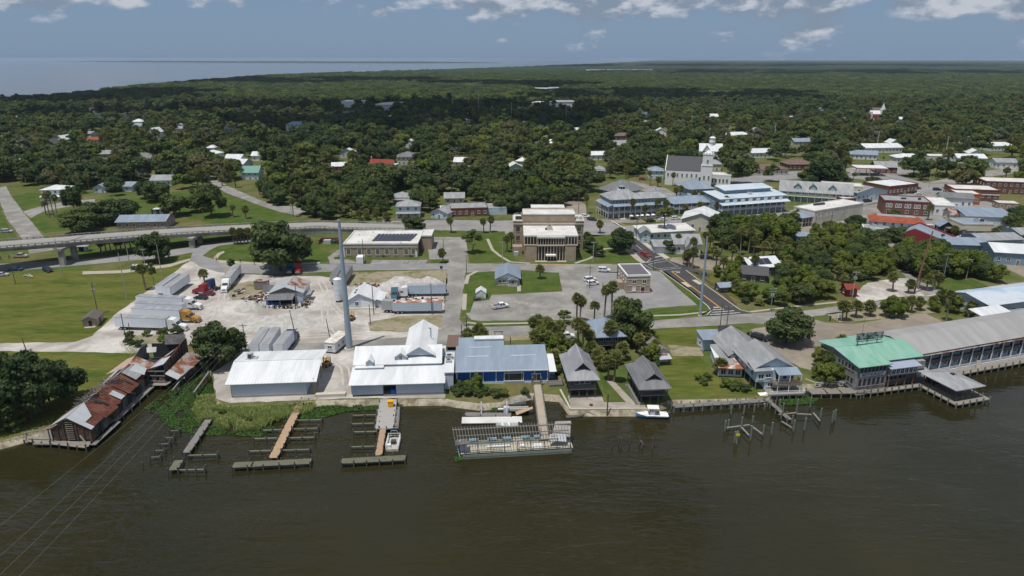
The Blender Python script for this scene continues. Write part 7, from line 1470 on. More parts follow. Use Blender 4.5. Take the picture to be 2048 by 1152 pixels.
def trailer(label,a,b,L=15.8,col='white',roof=None,truck=None,tlab=None,Hh=2.85):
    """a, b: photo spots of the rear and front of its near bottom edge"""
    x,y,an,wd = site(a,b);t = R(an);n = (-math.sin(t),math.cos(t));sgn = 1 if n[1] >= 0 else -1
    if abs(n[1]) < .35: sgn = 1 if n[0] * -x > 0 else -1;sgn = -sgn
    x += n[0] * sgn * 1.3;y += n[1] * sgn * 1.3;o = empty('box_trailer',(x,y,GZ),t,label,'trailer',None)
    bm_ = M('trailer_side_' + col,{'white': (0.70,0.74,0.80),'grey': (0.36,0.37,0.37),'blue': (0.46,0.54,0.64)}[col],0.5,0.05,0.6)
    MB().box(0,L,-1.3,1.3,1.1,1.1 + Hh).build('cargo_box',bm_,o);r = MB().box(-.02,L + .02,-1.32,1.32,1.1 + Hh,1.16 + Hh).build('roof',roof or R_LGREY,o)
    for k in range(int(L / 1.2)): MB().box(k * 1.2 + .5,k * 1.2 + .56,-1.33,1.33,1.2,1.1 + Hh - .05).build('side_post',bm_,o)
    MB().box(-.06,0,-1.25,-.02,1.2,1.05 + Hh).build('door',bm_,o);MB().box(-.06,0,.02,1.25,1.2,1.05 + Hh).build('door',bm_,o)
    MB().box(.2,L - .4,-.5,.5,.8,1.1).build('frame',STEEL_D,o);MB().box(L * .72,L * .72 + .2,-.7,-.5,0,1.1).box(L * .72,L * .72 + .2,.5,.7,0,1.1).build('landing_gear',STEEL_D,o)
    for xx in (1.6,2.9):
        for s in (-1,1): wheel(o,xx,s * .98,.5,.5)
    if truck: tx = x + math.cos(t) * (L + 2.1);ty = y + math.sin(t) * (L + 2.1);tractor(tlab,tx,ty,an,truck)
    return o
trailer('white box trailer nearest the ruin, hitched to a white tractor',(232,660),(329,663),truck='white',tlab='white tractor of the front row trailer by the ruined barn')
trailer('white box trailer in the middle row with a yellow tractor',(266,641),(363,646),truck='yellow',tlab='mustard yellow tractor with tall sleeper cab')
trailer('white box trailer squeezed behind the yellow tractor trailer',(273,630),(367,634))
trailer('white box trailer in the back row with a white tractor',(275,616),(367,620),truck='white',tlab='white tractor at the end of the back row')
trailer('grey white trailer parked end on, left of the angled pair',(329,593),(364,567),L=14);trailer('white trailer parked end on, right of the angled pair',(343,597),(382,569),L=15)
trailer('long white trailer facing the camera left of the garage',(484,549),(459,582),truck='white',tlab='white tractor facing the camera left of the garage')
trailer('left grey roofed trailer behind the white shed',(520,717),(540,684),L=13);trailer('middle grey roofed trailer behind the white shed',(541,717),(561,684),L=13)
trailer('right trailer behind the white shed, hitched to a dark blue tractor',(568,717),(588,690),L=10,truck='blue',tlab='dark blue tractor behind the white shed')
trailer('short grey trailer left of the long blue trailer',(764,626),(785,627),L=4.2,col='grey');trailer('long dented blue white trailer along the dirt verge',(786,629),(880,628),L=15.4,col='blue',roof=R_TARP)
trailer('pale blue trailer in front of the white shell pile',(815,594),(888,593),L=13,col='blue');trailer('grey trailer parked end on behind the silo',(676,571),(700,536),L=13,col='grey',roof=R_GREY);trailer('second grey trailer behind the silo',(692,573),(714,540),L=13,col='grey',roof=R_GREY)
def tpx(lab,px,py,ang,col): tractor(lab,*P(px,py),ang,col)
tpx('red tractor without trailer under the small palm',406,588,165,'red');tpx('dark blue tractor behind the red one',420,578,160,'blue');tpx('dark blue tractor parked under the big oak',581,544,-80,'teal');tpx('bright red tractor parked under the big oak',598,544,-80,'red');tpx('teal tractor behind the white ice house',790,598,-85,'teal');tpx('white tractor at the left end of the pale blue trailer',806,594,185,'white')
for a in (('dark green sedan beside the parked red tractor',402,598,170,'dark','sedan'),('maroon car next to the dark green sedan',417,590,165,'maroon','sedan'),('white pickup truck alone on the big parking lot',1001,616,24,'white','pickup'),('white SUV near the courthouse street',1208,543,-8,'white','suv'),('rear one of two white SUVs side by side on the lot',1180,562,22,'white','suv'),('front one of two white SUVs side by side on the lot',1185,570,22,'white','suv'),
          ('white SUV half hidden by palms at the street',1133,676,10,'white','suv'),('black SUV on the shell drive beside the round tree',1519,679,-42,'dark','suv'),('dark red car parked along the new avenue',1291,513,-60,'red','suv'),('tan pickup truck under the bridge',41,515,6,'tan','pickup'),('silver SUV left of the bridge road',14,465,8,'silver','suv'),('black SUV in the bridge shadow',96,543,-35,'dark','suv'),('dark car at the far left under the bridge',4,552,10,'silver','sedan'),('blue car under the bridge edge',32,541,5,'blue','sedan'),
          ('dark SUV parked beside the grand inn corner',1184,441,-35,'dark','suv'),('white car behind the dark SUV by the inn',1170,435,-30,'white','suv'),('black SUV driving on the high street before the inn',1301,444,12,'dark','suv'),('white car left of the pine on the high street',1326,441,12,'white','sedan'),('white SUV right of the pine on the high street',1351,439,12,'white','suv'),('silver car left of the courthouse roof',1037,431,5,'silver','sedan'),('dark car behind the high street near the courthouse',1042,424,5,'dark','suv'),
          ('black SUV parked at the dormered shops',1735,404,20,'dark','suv'),('white car parked on the street by the shops',1768,395,15,'white','sedan'),('dark blue car on the far right street',1824,387,-10,'dark','suv'),('white car next to the dark blue one',1836,390,15,'white','sedan'),('maroon car at the white roof store',1833,378,-8,'maroon','suv'),('dark SUV at the street crossing right of the store',1874,381,-10,'dark','suv'),('white car by the gabled entrance pavilion',1862,457,-15,'white','suv'),('white pickup in front of the gabled entrance pavilion',1893,461,-10,'white','pickup'),('silver pickup at the right edge by the palms',2014,462,15,'silver','pickup'),('red car in the lot left of the white hall',1285,360,-8,'red','suv'),('white car under trees at the fuel station',1706,350,15,'white','suv'),('dark car parked behind the avenue palms',1412,518,-4,'dark','suv'),('white car at the awning restaurant',1924,477,-8,'white','sedan')):
    car(*a)
# yard machines and oddments
YE = M('machine_yellow',(0.48,0.22,0.015),0.6,0.1,0.8)
for lab,px,py,an in (('orange forklift beside the white shed corner',655,732,60),('orange yellow wheel loader by the ice house',704,640,75)):
    b = Bld('forklift' if 'fork' in lab else 'wheel_loader',lab,'machine',*P(px,py),an);b.box('body',-1.1,0.7,-.6,.6,.4,1.3,YE);b.box('counterweight',-1.4,-1.1,-.6,.6,.4,1.2,STEEL_D);b.box('seat',-.6,0,-.3,.3,1.3,1.7,STEEL_D)
    for sx in (-.8,.5):
        for sy in (-.55,.55): b.post(sx,sy,1.3,2.3,.07,STEEL_D);wheel(b.o,sx,sy * 1.15,.42,.3)
    b.box('overhead_guard',-.9,.6,-.6,.6,2.3,2.38,YE);b.part('mast',MB().box(.8,.9,-.45,-.3,.1,2.6).box(.8,.9,.3,.45,.1,2.6),STEEL_D);b.part('fork',MB().box(.9,2.0,-.4,-.28,.1,.16).box(.9,2.0,.28,.4,.1,.16),STEEL_D)
x,y = P(650,706);b = Bld('office_trailer','white office trailer with stained white roof beside the tall grey pole','trailer',x,y,76,foot=(9,4));b.box('body',0,8.4,-3.2,0,.5,3.1,M('office_trailer_white',(0.62,0.63,0.64),0.6,0.06,0.8));b.box('roof',-.1,8.5,-3.3,.1,3.1,3.25,M('stained_white_roof',(0.66,0.63,0.58),0.8,0.1,0.8,col2=(0.42,0.37,0.31),amt=0.35,sc2=0.5));b.win('l',0,-1.6,1.5,1.2,.8);b.wins('f',-3.2,[2,4.5,7],1.4,.9,.8);b.box('skirt',.1,8.3,-3.1,-.1,0,.5,STEEL_D)
JK = [M('junk_grey',(0.2,0.2,0.2),.8,.3,1.5),M('junk_rust',(0.2,0.08,0.04),.9,.3,1.5),M('junk_white',(0.55,0.54,0.5),.7,.2,1.5),M('junk_black',(0.03,0.03,0.03),.8,.3,1.5),M('junk_blue',(0.03,0.1,0.3),.6,.2,1.5),YE]
def junk(label,cx,cy,rx,ry,n,seed,name='scrap_heap'):
    rng = random.Random(seed);x,y = P(cx,cy);o = empty(name,(x,y,GZ),0,label,'scrap')
    for j,m in enumerate(JK):
        mb = MB()
        for i in range(n // 12 if j in (4,5) else n // 2):
            u = rng.gauss(0,.45) * rx;v = rng.gauss(0,.45) * ry;s = rng.uniform(.2,.65);h = rng.uniform(.2,.95)
            if rng.random() < .35: mb.tube((u,v,.05),(u + s * .3,v + .1,.05 + s * .5),s * .8,s * .7,9)
            else: a = rng.uniform(0,3.1);mb.bar((u - math.cos(a) * s,v - math.sin(a) * s,h / 2),(u + math.cos(a) * s,v + math.sin(a) * s,h / 2),s * rng.uniform(.6,1.5),h)
        q = mb.build('scrap_pieces',m,o);q['kind'] = 'stuff'
junk('scattered tyres, drums and engine parts left of the garage',516,598,4.0,4.5,56,1);junk('tyres and scrap under the garage awning front',560,616,5.5,1.2,34,2);junk('scrap and drums on the right side of the garage',612,608,1.6,3.6,30,3);junk('scrap metal and blue sheets behind the ice house',735,572,4.4,2.0,40,4);junk('stacked pallets and boards between the two blue trailers',843,603,6.5,1.4,60,5);junk('loose parts beside the end-on trailer',478,585,1.6,3.0,26,6)
junk('rusty bits beside the silo trailers',668,560,1.2,4.0,20,7)
for lab,px,py,s in (('big heap of white crushed shells behind the blue trailers',808,572,(9.5,6.0,3.6)),('smaller heap of white crushed shells',858,566,(5.0,4.0,2.3)),('grey oyster shell heap in front of the garage',550,648,(13.0,6.5,2.6)),('ridge of grey shells left of the oyster shell heap',500,618,(5.0,4.0,3.2)),('low grey shell mound beside the oyster shell heap',590,634,(7.0,3.6,1.5))):
    rng = np.random.default_rng(int(px));n = 44;V = [];F = [];x,y = P(px,py);gm = M('grey_shell_heap',(0.36,0.345,0.325),.95,.22,2.2,col2=(0.46,0.44,0.41),amt=.4,sc2=.5,bump=.8,bscale=4) if 'grey' in lab else M('white_shell_heap',(0.50,0.475,0.455),.95,.14,1.5,col2=(0.40,0.37,0.36),amt=.4,sc2=.4,bump=.8,bscale=4)
    for j in range(n + 1):
        for i in range(n + 1):
            u = -1 + 2 * i / n;v = -1 + 2 * j / n;r = math.hypot(u,v);h = max(0,1 - r ** 1.35) * (1 + .35 * fbm(u * s[0] + px,v * s[1],.35));V.append((u * s[0],v * s[1],h * s[2] + .06 * rng.uniform(-1,1) * (h > 0) - (.08 if h <= 0 else 0)))
    for j in range(n):
        for i in range(n): F.append((j*(n+1)+i,j*(n+1)+i+1,(j+1)*(n+1)+i+1,(j+1)*(n+1)+i))
    o = link('shell_heap',npmesh('shell_heap',np.array(V),np.array(F),gm),None,(x,y,GZ));tag(o,lab,'heap')
b = Bld('boat_trailer','bare white boat trailer on the grass below the bridge shadow','trailer',*P(48,553),-30);b.part('frame',MB().bar((0,0,.5),(4.5,.9,.5),.12).bar((0,1.8,.5),(4.5,.9,.5),.12).bar((0,0,.5),(0,1.8,.5),.12).bar((2,.4,.5),(2,1.4,.5),.1),T_WHITE);wheel(b.o,.8,0,.3,.2);wheel(b.o,.8,1.8,.3,.2)
b = Bld('bus_shelter','small white roofed shelter with a bench and notice board under the bridge','shelter',*P(152,504),4);b.slope(-.3,5,-.4,3,2.3,2.6,R_LGREY,.08);b.box('back_wall',0,2.6,2.2,2.3,0,2.2,W_SHADE);b.box('notice_board',3.2,5.2,.2,.3,.3,1.9,W_METAL)
for xx in (0,4.6):
    for yy in (0,2.6): b.post(xx,yy,0,2.4,.1,STEEL_D)
b = Bld('waste_skip','long green skip heaped with light rubbish at the lawn path','skip',*P(263,541),8);b.box('skip',0,5.5,0,2.2,.1,1.6,M('dark_green_skip',(0.03,0.07,0.05),.7,.1,1.0));mb = MB();rng = random.Random(3)
for i in range(40): u = rng.uniform(.3,5.2);v = rng.uniform(.3,1.9);mb.bar((u,v,1.5),(u + rng.uniform(-.5,.5),v + .2,1.9),.5,.35)
q = b.part('rubbish',mb,M('mixed_rubbish',(0.45,0.36,0.28),.9,.4,2.5,col2=(0.55,0.55,0.53),amt=.5,sc2=1.5));q['kind'] = 'stuff'
b = Bld('picnic_table','grey wooden picnic table on the small lawn behind the blue warehouse','table',*P(1058,706),0);b.box('table_top',0,2,.5,1.3,.7,.78,WOOD_G);b.box('bench',0,2,0,.3,.4,.46,WOOD_G);b.box('bench',0,2,1.5,1.8,.4,.46,WOOD_G);b.part('leg',MB().bar((.3,.1,0),(.3,.9,.7),.1).bar((.3,1.7,0),(.3,.9,.7),.1),WOOD_G);b.part('leg',MB().bar((1.7,.1,0),(1.7,.9,.7),.1).bar((1.7,1.7,0),(1.7,.9,.7),.1),WOOD_G)
b = Bld('wooden_arch','wooden entrance arch over a red brick path at the street','arch',*P(990,680),2);b.post(0,0,0,2.6,.2,WOOD);b.post(2,0,0,2.6,.2,WOOD);b.box('beam',-.4,2.4,-.12,.12,2.45,2.75,WOOD);strip('brick_path',[(997,692),(996,676)],1.8,8,M('brick_paving',(0.26,0.13,0.10),.9,.12,1.2))
for lab,px,py,c in (('blue barrel by the hedge behind the blue warehouse',974,687,(0.02,0.16,0.45)),('blue barrel on the deck beside the blue warehouse',1104,760,(0.02,0.16,0.45)),('dark wheeled bin beside the black SUV',1496,671,(0.03,0.035,0.05))):
    b = Bld('barrel' if 'barrel' in lab else 'wheeled_bin',lab,'barrel' if 'barrel' in lab else 'bin',*P(px,py),0,z=GZ + (.42 if 'deck' in lab else 0));m_ = M(lab.split()[0] + '_barrel_plastic',c,.5,.05,1.0);b.part('body',MB().tube((0,0,0),(0,0,1.0),.38,.42,12),m_);b.part('lid',MB().tube((0,0,1.0),(0,0,1.08),.45,.4,12),m_)
b = Bld('bank_sign','small dark blue sign board on a post at the street corner','sign',*P(880,543),0);b.post(.5,0,0,1.6,.12,STEEL_D);b.box('board',0,1.1,-.06,.06,1.1,2.2,paint('blue',PT['blue']))
b = Bld('lot_sign','white framed sign stand with dark post at the sandy lot','sign',*P(1674,642),10);b.post(0,0,0,2.4,.16);b.post(1.4,0,0,2.4,.16);b.box('board',0,1.4,-.05,.05,1.0,1.9,T_WHITE);b.post(-2.2,.4,0,1.7,.35,STEEL_D)
b = Bld('turquoise_parasol','turquoise parasol outside the awning restaurant','parasol',*P(1993,466),0);b.part('canopy',MB().tube((0,0,2.0),(0,0,2.8),2.2,.1,10),M('turquoise_canvas',(0.02,0.42,0.60),.7,.05,1.0));b.part('pole',MB().tube((0,0,0),(0,0,2.2),.05,n=6),STEEL_D)
# poles
def upole(label,px,pb,pt,kind='wood',arms=1,trafo=False,lean=0.0,r=.15):
    x,y = P(px,pb);h = height(px,pb,pt);o = empty('utility_pole',(x,y,GZ),0,label,'pole')
    m = {'wood': POLEW,'pale': M('pale_pole',(0.36,0.33,0.29),.9,.1,1.0),'green': M('greenish_pole',(0.20,0.25,0.22),.8,.1,1.0)}[kind]
    MB().tube((0,0,-.2),(lean,0,h),r,r * .7,8).build('shaft',m,o)
    for k in range(arms):
        z = h - .5 - k * .9;MB().bar((lean - 1.1,0,z),(lean + 1.1,0,z),.12).build('cross_arm',m,o)
        for u in (-1,-.5,.5,1): MB().tube((lean + u,0,z + .06),(lean + u,0,z + .26),.05,.04,6).build('insulator',T_WHITE,o)
    if trafo:
        for u in (-.35,.35): MB().tube((lean + u,-.1,h - 2.9),(lean + u,-.1,h - 2.0),.25,n=10).build('transformer',R_LGREY,o)
for a in (('wooden pole with lamp bracket beside the brick hut',196,628,566,'wood',1,True),('tall bare pole right of the field palms',325,559,489,'pale',0),('thin pale pole in the middle of the left field',254,600,506,'pale',0),('pole left of the rubbish skip',262,543,490,'pale',0),('pole right of the rubbish skip',292,541,497,'pale',1),('pole before the concrete bridge pier',125,551,478,'pale',0),('short leaning stub pole by the left road',53,702,676,'wood',0,False,-.4),('dark pole at the left field edge',31,568,530,'wood',0),
          ('pole in front of the white front row trailer',252,680,627,'wood',0),('short pole beside the ruined barn',265,690,646,'wood',0),('pole holding the river wires by the dark bush',492,700,648,'wood',1),('leaning pole on the oyster shell heap',589,662,620,'wood',0,False,-.8),('leaning pole beside the office trailer',660,676,638,'wood',0,False,-.6),('pole in front of the ice house',748,630,568,'wood',0),('short pole on the dirt verge',741,649,609,'wood',0),('pole among the garage scrap',595,616,566,'wood',1),('pole at the end of the blue trailers',864,629,567,'wood',0),('short brown post behind the seafood house',865,692,671,'wood',0),
          ('pole with twin transformers at the lot corner',934,678,633,'wood',1,True),('pole behind the brown net shed',924,695,648,'wood',0),('pole on the small lawn behind the blue warehouse',1021,712,674,'wood',0),('pole at the end of the street by the mown lawn',933,548,510,'wood',0),('thin pole left of the courthouse',1005,527,482,'pale',1),('pole right of the courthouse path',1186,525,483,'pale',1),('pole on the parking lot with white SUVs',1179,577,532,'wood',1),('short pole on the grey lot',1205,587,566,'wood',0),('signal pole at the crossing',1306,541,510,'wood',0),('pole beside the pale crossing pavement',1366,535,480,'wood',0),
          ('left one of the two poles at the lower street lawn',1440,656,605,'wood',0),('right one of the two poles at the lower street lawn',1453,656,611,'wood',1),('greenish pole with transformers at the thicket edge',1541,622,575,'green',2,True),('pole with a transformer by the red kiosk',1704,597,542,'pale',1,True),('greenish pole in the right thicket',1886,560,506,'green',1),('pale pole in the right thicket',1932,558,517,'pale',2),('green pole at the thicket left of the shell lot',1633,575,545,'green',0),
          ('steel pole beside the white roofed hall',1628,470,432,'wood',1),('pole with a box before the white roofed hall',1660,462,428,'wood',1),('pole before the oak at the orange roof',1690,490,452,'wood',0),('tall pole left of the inn corner',1224,440,396,'wood',0),('pole behind the courthouse by the sandy street',1157,428,378,'wood',2),('pole between the courthouse and the corner shop',1272,480,440,'wood',1),('tall wooden pole left of the street store',1857,375,343,'pale',0),('pole in the trees beyond the street store',1936,360,337,'pale',0),('lamp pole behind the beige office',728,528,478,'wood',0),('thin pole on the office car park',887,500,478,'wood',0),('pole behind the high street at the middle wood',583,432,398,'pale',0)):
    upole(*a)
def mono(label,px,pb,pt,r0,r1,mat,ptx=None,name='steel_monopole',head=True):
    x,y = P(px,pb);h = height(px,pb,pt);o = empty(name,(x,y,GZ),0,label,'pole');n = 5;lean = 0 if ptx is None else ptx
    for i in range(n): a = i / n;c = (i + 1) / n;MB().tube((lean * a,0,h * a),(lean * c,0,h * c),r0 + (r1 - r0) * a,r0 + (r1 - r0) * c - .012,16).build('shaft_section',mat,o)
    MB().tube((0,0,-.1),(0,0,.25),r0 * 1.5,n=16).build('base_flange',W_CONC,o)
    if head:
        for k in range(2): MB().tube((lean - .05,0,h * (.995 - k * .03)),(lean + .05,0,h * (.998 - k * .03)),r1 * 1.3,n=10).build('head_band',mat,o)
    return o
MP = M('blue_grey_steel',(0.27,0.33,0.39),.5,.05,.3)
mono('very tall tapering blue grey steel pole in the shell yard',699,697,440,.95,.36,MP);mono('tall blue grey steel pole at the avenue corner',1400,632,474,.45,.28,MP)
mono('tall rust brown leaning pole at the shell lot',1828,586,462,.30,.2,M('corten_steel',(0.24,0.11,0.075),.8,.1,.6),2.2,'rust_pole')
for i,(px,pb,pt) in enumerate(((958,235,175),(905,228,178),(938,225,180),(1023,248,205),(1132,246,212),(1548,280,247),(1754,292,262),(1890,312,272),(1253,250,232),(1382,262,232))): mono('thin far transmission pole above the wood, ' + ('leftmost second third fourth fifth sixth seventh eighth ninth rightmost'.split())[sorted((958,905,938,1023,1132,1548,1754,1890,1253,1382)).index(px)] + ' of ten in the row',px,pb,pt,.45,.3,M('far_pole_grey',(0.36,0.36,0.36),.8,.05,.2),name='transmission_pole',head=False)
# wires
def wire(label,a,b,sag,r=.014,n=16):
    m = MB();A = Vector(a);B_ = Vector(b);pts = []
    for i in range(n + 1): t = i / n;p = A.lerp(B_,t);p.z -= sag * 4 * t * (1 - t);pts.append(p - A)
    for p,q in zip(pts,pts[1:]): m.tube(p,q,r,n=4,cap=False)
    o = m.build('power_line',M('wire_grey',(0.30,0.30,0.30),.6,.05,1.0),None,A);tag(o,label,'wire')
for i,(px,py,dz) in enumerate(((0,1045,0),(0,1105,-.5),(0,1142,-1.0),(32,1152,-1.6))):
    hx,hy = P(492,700);z0 = GZ + height(492,700,648) + dz;x1,y1 = P(px,py,12.5 + dz);k = 1.12;a = Vector((hx + (i - 1.5) * .5,hy,z0));e = Vector((x1,y1,12.5 + dz));wire(['topmost','second','third','lowest'][i] + ' thin wire crossing the water at the lower left',a,a + (e - a) * k,1.2)
for lab,p1,p2 in (('upper thin wire across the courthouse front',(748,568),(1366,480)),('lower thin wire across the square',(864,567),(1179,532)),('thin wire along the lower street',(934,633),(1453,611)),('thin wire from the street to the right thicket',(1453,611),(1704,542)),('thin wire through the right thicket',(1541,575),(1932,517))):
    def top(px,py):
        for a in ((748,630,568),(864,629,567),(934,678,633),(1453,656,611),(1366,535,480),(1179,577,532),(1704,597,542),(1541,622,575),(1932,558,517)):
            if a[0] == px: x,y = P(px,a[1]);return (x,y,GZ + height(px,a[1],a[2]) - .4)
    wire(lab,top(*p1),top(*p2),1.0,.014)
# people
def person(label,px,py,ang,shirt,trousers,z=GZ,stride=.12):
    x,y = P(px,py,z);V = [(0,0,.95),(0,0,1.2),(0,0,1.42),(0,0,1.52),(0,.02,1.66),(0,.02,1.76),(.09,0,.9),(.1,stride,.5),(.1,stride*.4,.07),(.1,stride*.4+.14,.04),(-.09,0,.9),(-.1,-stride,.5),(-.1,-stride*1.6,.07),(-.1,-stride*1.6+.14,.04),(.2,0,1.4),(.26,-.02,1.13),(.25,.1,.9),(-.2,0,1.4),(-.26,.02,1.13),(-.25,.14,.92)]
    E = [(0,1),(1,2),(2,3),(3,4),(4,5),(0,6),(6,7),(7,8),(8,9),(0,10),(10,11),(11,12),(12,13),(2,14),(14,15),(15,16),(2,17),(17,18),(18,19)];Rr = [.15,.15,.16,.06,.105,.085,.1,.075,.05,.045,.1,.075,.05,.045,.07,.05,.04,.07,.05,.04]
    me = bpy.data.meshes.new('body');me.from_pydata(V,E,[]);o = empty('person',(x,y,z),R(ang),label,'person');bo = link('body',me,o);md = bo.modifiers.new('skin','SKIN');bo.modifiers.new('sub','SUBSURF').levels = 1
    for i,r in enumerate(Rr): me.skin_vertices[0].data[i].radius = (r,r)
    me.skin_vertices[0].data[0].use_root = True;me.materials.append(M('skin_and_trousers_' + trousers[0],trousers[1],.8,.05,1.0))
    MB().tube((0,0,.98),(0,0,1.44),.17,.2,10).build('shirt',M('shirt_' + shirt[0],shirt[1],.8,.05,1.0),bo);MB().tube((0,.02,1.68),(0,.02,1.8),.115,.07,8).build('hair',M('dark_hair',(0.03,0.02,0.015),.8,.1,1.0),bo)
OR_ = ('orange',(0.55,0.2,0.02));DK = ('dark',(0.04,0.045,0.07));WH = ('pale',(0.45,0.45,0.45))
person('person in pale shirt standing beside the black SUV',1502.5,671,30,WH,DK);person('person in orange vest under the bridge near the tan pickup',19,519,0,OR_,DK);person('person in yellow shirt walking on the curved path',433,522,40,OR_,DK,stride=.2);person('person in red walking on the grey street',509,530,80,('red',(0.4,0.04,0.04)),DK,stride=.2);person('person in dark clothes on the street verge',481,526,10,DK,DK);person('person in orange at the far left lawn',2,520,0,OR_,DK)
# ------------------------------------------------------------------ planting
def inpoly(px,py,poly):
    c = np.zeros(len(px),bool);n = len(poly)
    for i in range(n):
        x0,y0 = poly[i];x1,y1 = poly[(i + 1) % n]
        k = ((y0 > py) != (y1 > py)) & (px < (x1 - x0) * (py - y0) / ((y1 - y0) + 1e-9) + x0);c ^= k
    return c

rg = random.Random(11)
def inside(px,py,poly): return bool(inpoly(np.array([px]),np.array([py]),poly)[0])
def tree(kind,px,py,wpx=None,top=None,s=None,v=None):
    """one tree at a spot of the photo, crown width in photo pixels, top where the photo shows it"""
    x,y = P(px,py);mpp = P(px + 10,py)[0] / 10 - P(px,py)[0] / 10
    nomw,nomh = {'oak': (10,10.2),'lime': (8.4,10.6),'tall': (6,12.2),'shrub': (4,3.1),'pine': (7.2,15.4),'palm': (3.6,7.6)}[kind]
    h = height(px,py,top) if top else None
    if kind == 'palm':
        s = s or rg.uniform(1.1,1.35);return place_tree('palm',x,y,s,sz=max(.25,((h or 6) - 1.5 * s) / 6.0),v=v)
    sx = (wpx * mpp / nomw) if wpx else (s or 1);sy = h / nomh if h else sx
    return place_tree(kind,x,y,sx,sz=sy,v=v)
for a in (('oak',562,541,112,434,None,1),('oak',596,530,60,462,None,4),('lime',515,520,34,482),('oak',313,524,66,460,None,1),('tall',945,506,36,458,None,0),('oak',1241,505,54,455,None,1),('pine',1328,474,42,412),('oak',440,730,92,642,None,4),('oak',468,712,52,658,None,1),('oak',62,838,116,705,None,1),('oak',130,806,92,722,None,4),('oak',-20,815,120,700,None,4),('oak',8,858,80,765,None,1),('oak',1262,688,82,590,None,1),('oak',1240,672,50,612,None,4),('oak',1572,686,90,616,None,1),
          ('oak',165,464,70,416,None,2),('oak',205,450,66,398,None,1),('oak',240,444,78,396,None,4),('oak',348,432,56,382,None,0),('oak',424,434,58,366,None,3),('oak',395,424,46,384,None,2),('oak',310,404,52,360,None,0),('oak',228,383,40,352,None,1),('oak',150,425,40,370,None,3),('tall',465,547,16,516),('tall',309,573,14,524),('tall',1128,648,28,620),('lime',955,776,24,746),('oak',1655,748,34,700,None,3),('oak',1790,482,66,452,None,1),('oak',1740,492,70,455,None,4),('oak',1708,452,42,430,None,1),('oak',1785,452,30,418,None,2),
          ('lime',1778,634,34,588),('lime',1795,636,30,592),('oak',1180,505,26,472,None,1),('oak',1195,512,30,488,None,4),('oak',1340,505,34,478,None,1),('oak',1640,370,60,336,None,1),('oak',1672,372,50,345,None,4),('oak',1745,372,30,352,None,3),('oak',832,462,44,430,None,1),('palm',812,462,None,432),('oak',1100,418,40,385,None,1),('oak',1060,410,40,380,None,2),('oak',1130,400,36,372,None,4),('oak',1010,418,40,390,None,0),
          ('palm',410,567,None,537),('palm',292,580,None,526),('palm',887,526,None,496),('palm',903,466,None,432),('palm',980,465,None,430),('palm',968,466,None,434),('palm',1080,557,None,527),('palm',1200,466,None,438),('palm',492,438,None,410),('palm',466,434,None,408),('palm',1153,642,None,583),('palm',1159,646,None,592),('palm',1156,712,None,634),('palm',1166,716,None,642),('palm',1176,706,None,655),('palm',1224,702,None,640),('palm',1437,747,None,712),
          ('palm',1208,640,None,568),('palm',1222,648,None,562),('palm',1232,668,None,596),('palm',1188,648,None,600),('palm',1292,700,None,655),('palm',1278,706,None,664),('palm',1228,764,None,700),('palm',1217,760,None,708),('palm',1308,712,None,676),('palm',1288,724,None,690),
          ('palm',1641,742,None,696),('palm',1653,728,None,690),('palm',1674,718,None,668),('palm',1692,714,None,680),('palm',1719,712,None,676),('palm',1752,708,None,684),('palm',1684,641,None,598),('palm',1692,641,None,600),('palm',1711,634,None,598),('palm',1740,631,None,598),('palm',1768,634,None,602),('palm',1803,632,None,600),('palm',1823,625,None,590),('palm',1840,620,None,592),('palm',1862,620,None,590),('palm',1892,643,None,578),('palm',1785,584,None,542),('palm',1815,586,None,556),('palm',1852,582,None,546),('palm',1868,580,None,540),('palm',1876,578,None,544),('palm',1836,578,None,525),
          ('palm',1357,502,None,466),('palm',1385,516,None,474),('palm',1378,534,None,496),('palm',1384,537,None,492),('palm',1374,530,None,502),('palm',1432,539,None,497),('palm',1441,516,None,474),('palm',1461,537,None,488),('palm',1446,545,None,512),('palm',1480,512,None,454),('palm',1496,508,None,454),('palm',1506,512,None,470),('palm',1526,516,None,480),('palm',1492,545,None,508),('palm',1508,556,None,508),('palm',1476,550,None,510),('palm',1410,508,None,462),('palm',1418,504,None,470),('palm',1544,512,None,484),('palm',1470,500,None,470),('palm',1425,520,None,490),
          ('palm',1261,440,None,396),('palm',1287,442,None,408),('palm',1312,438,None,396),('palm',1174,428,None,388),('palm',1333,434,None,398),('palm',1368,434,None,408),('palm',1396,432,None,402),('palm',1405,432,None,404),('palm',1431,430,None,402),('palm',1389,408,None,380),('palm',1406,410,None,380),('palm',1449,428,None,390),('palm',1480,428,None,402),('palm',1505,426,None,402),('palm',1530,424,None,402),('palm',1360,405,None,370),('palm',1352,410,None,372),('palm',1118,424,None,392),('palm',1105,426,None,390),
          ('palm',1015,505,None,470),('palm',1024,498,None,462),('palm',1172,498,None,462),('palm',1184,502,None,472),('palm',100,436,None,384),('palm',116,440,None,388),('palm',108,432,None,380),('palm',92,430,None,400),('palm',385,400,None,375),('palm',400,396,None,372),('palm',520,390,None,362),('palm',528,392,None,364),('palm',445,372,None,350),('palm',1592,444,None,416),('palm',1746,500,None,468),('palm',1855,440,None,408),('palm',1345,372,None,344),('palm',1300,372,None,340),('palm',1315,374,None,352)):
    tree(*a)
for i in range(8): tree('palm',203 + i * 10,508 - i * 1.1,None,474 - i * 0.8,v=i % 4)
for i in range(6): tree('palm',468 + i * 7,489 - i * .5,None,454 + (i % 2) * 3)
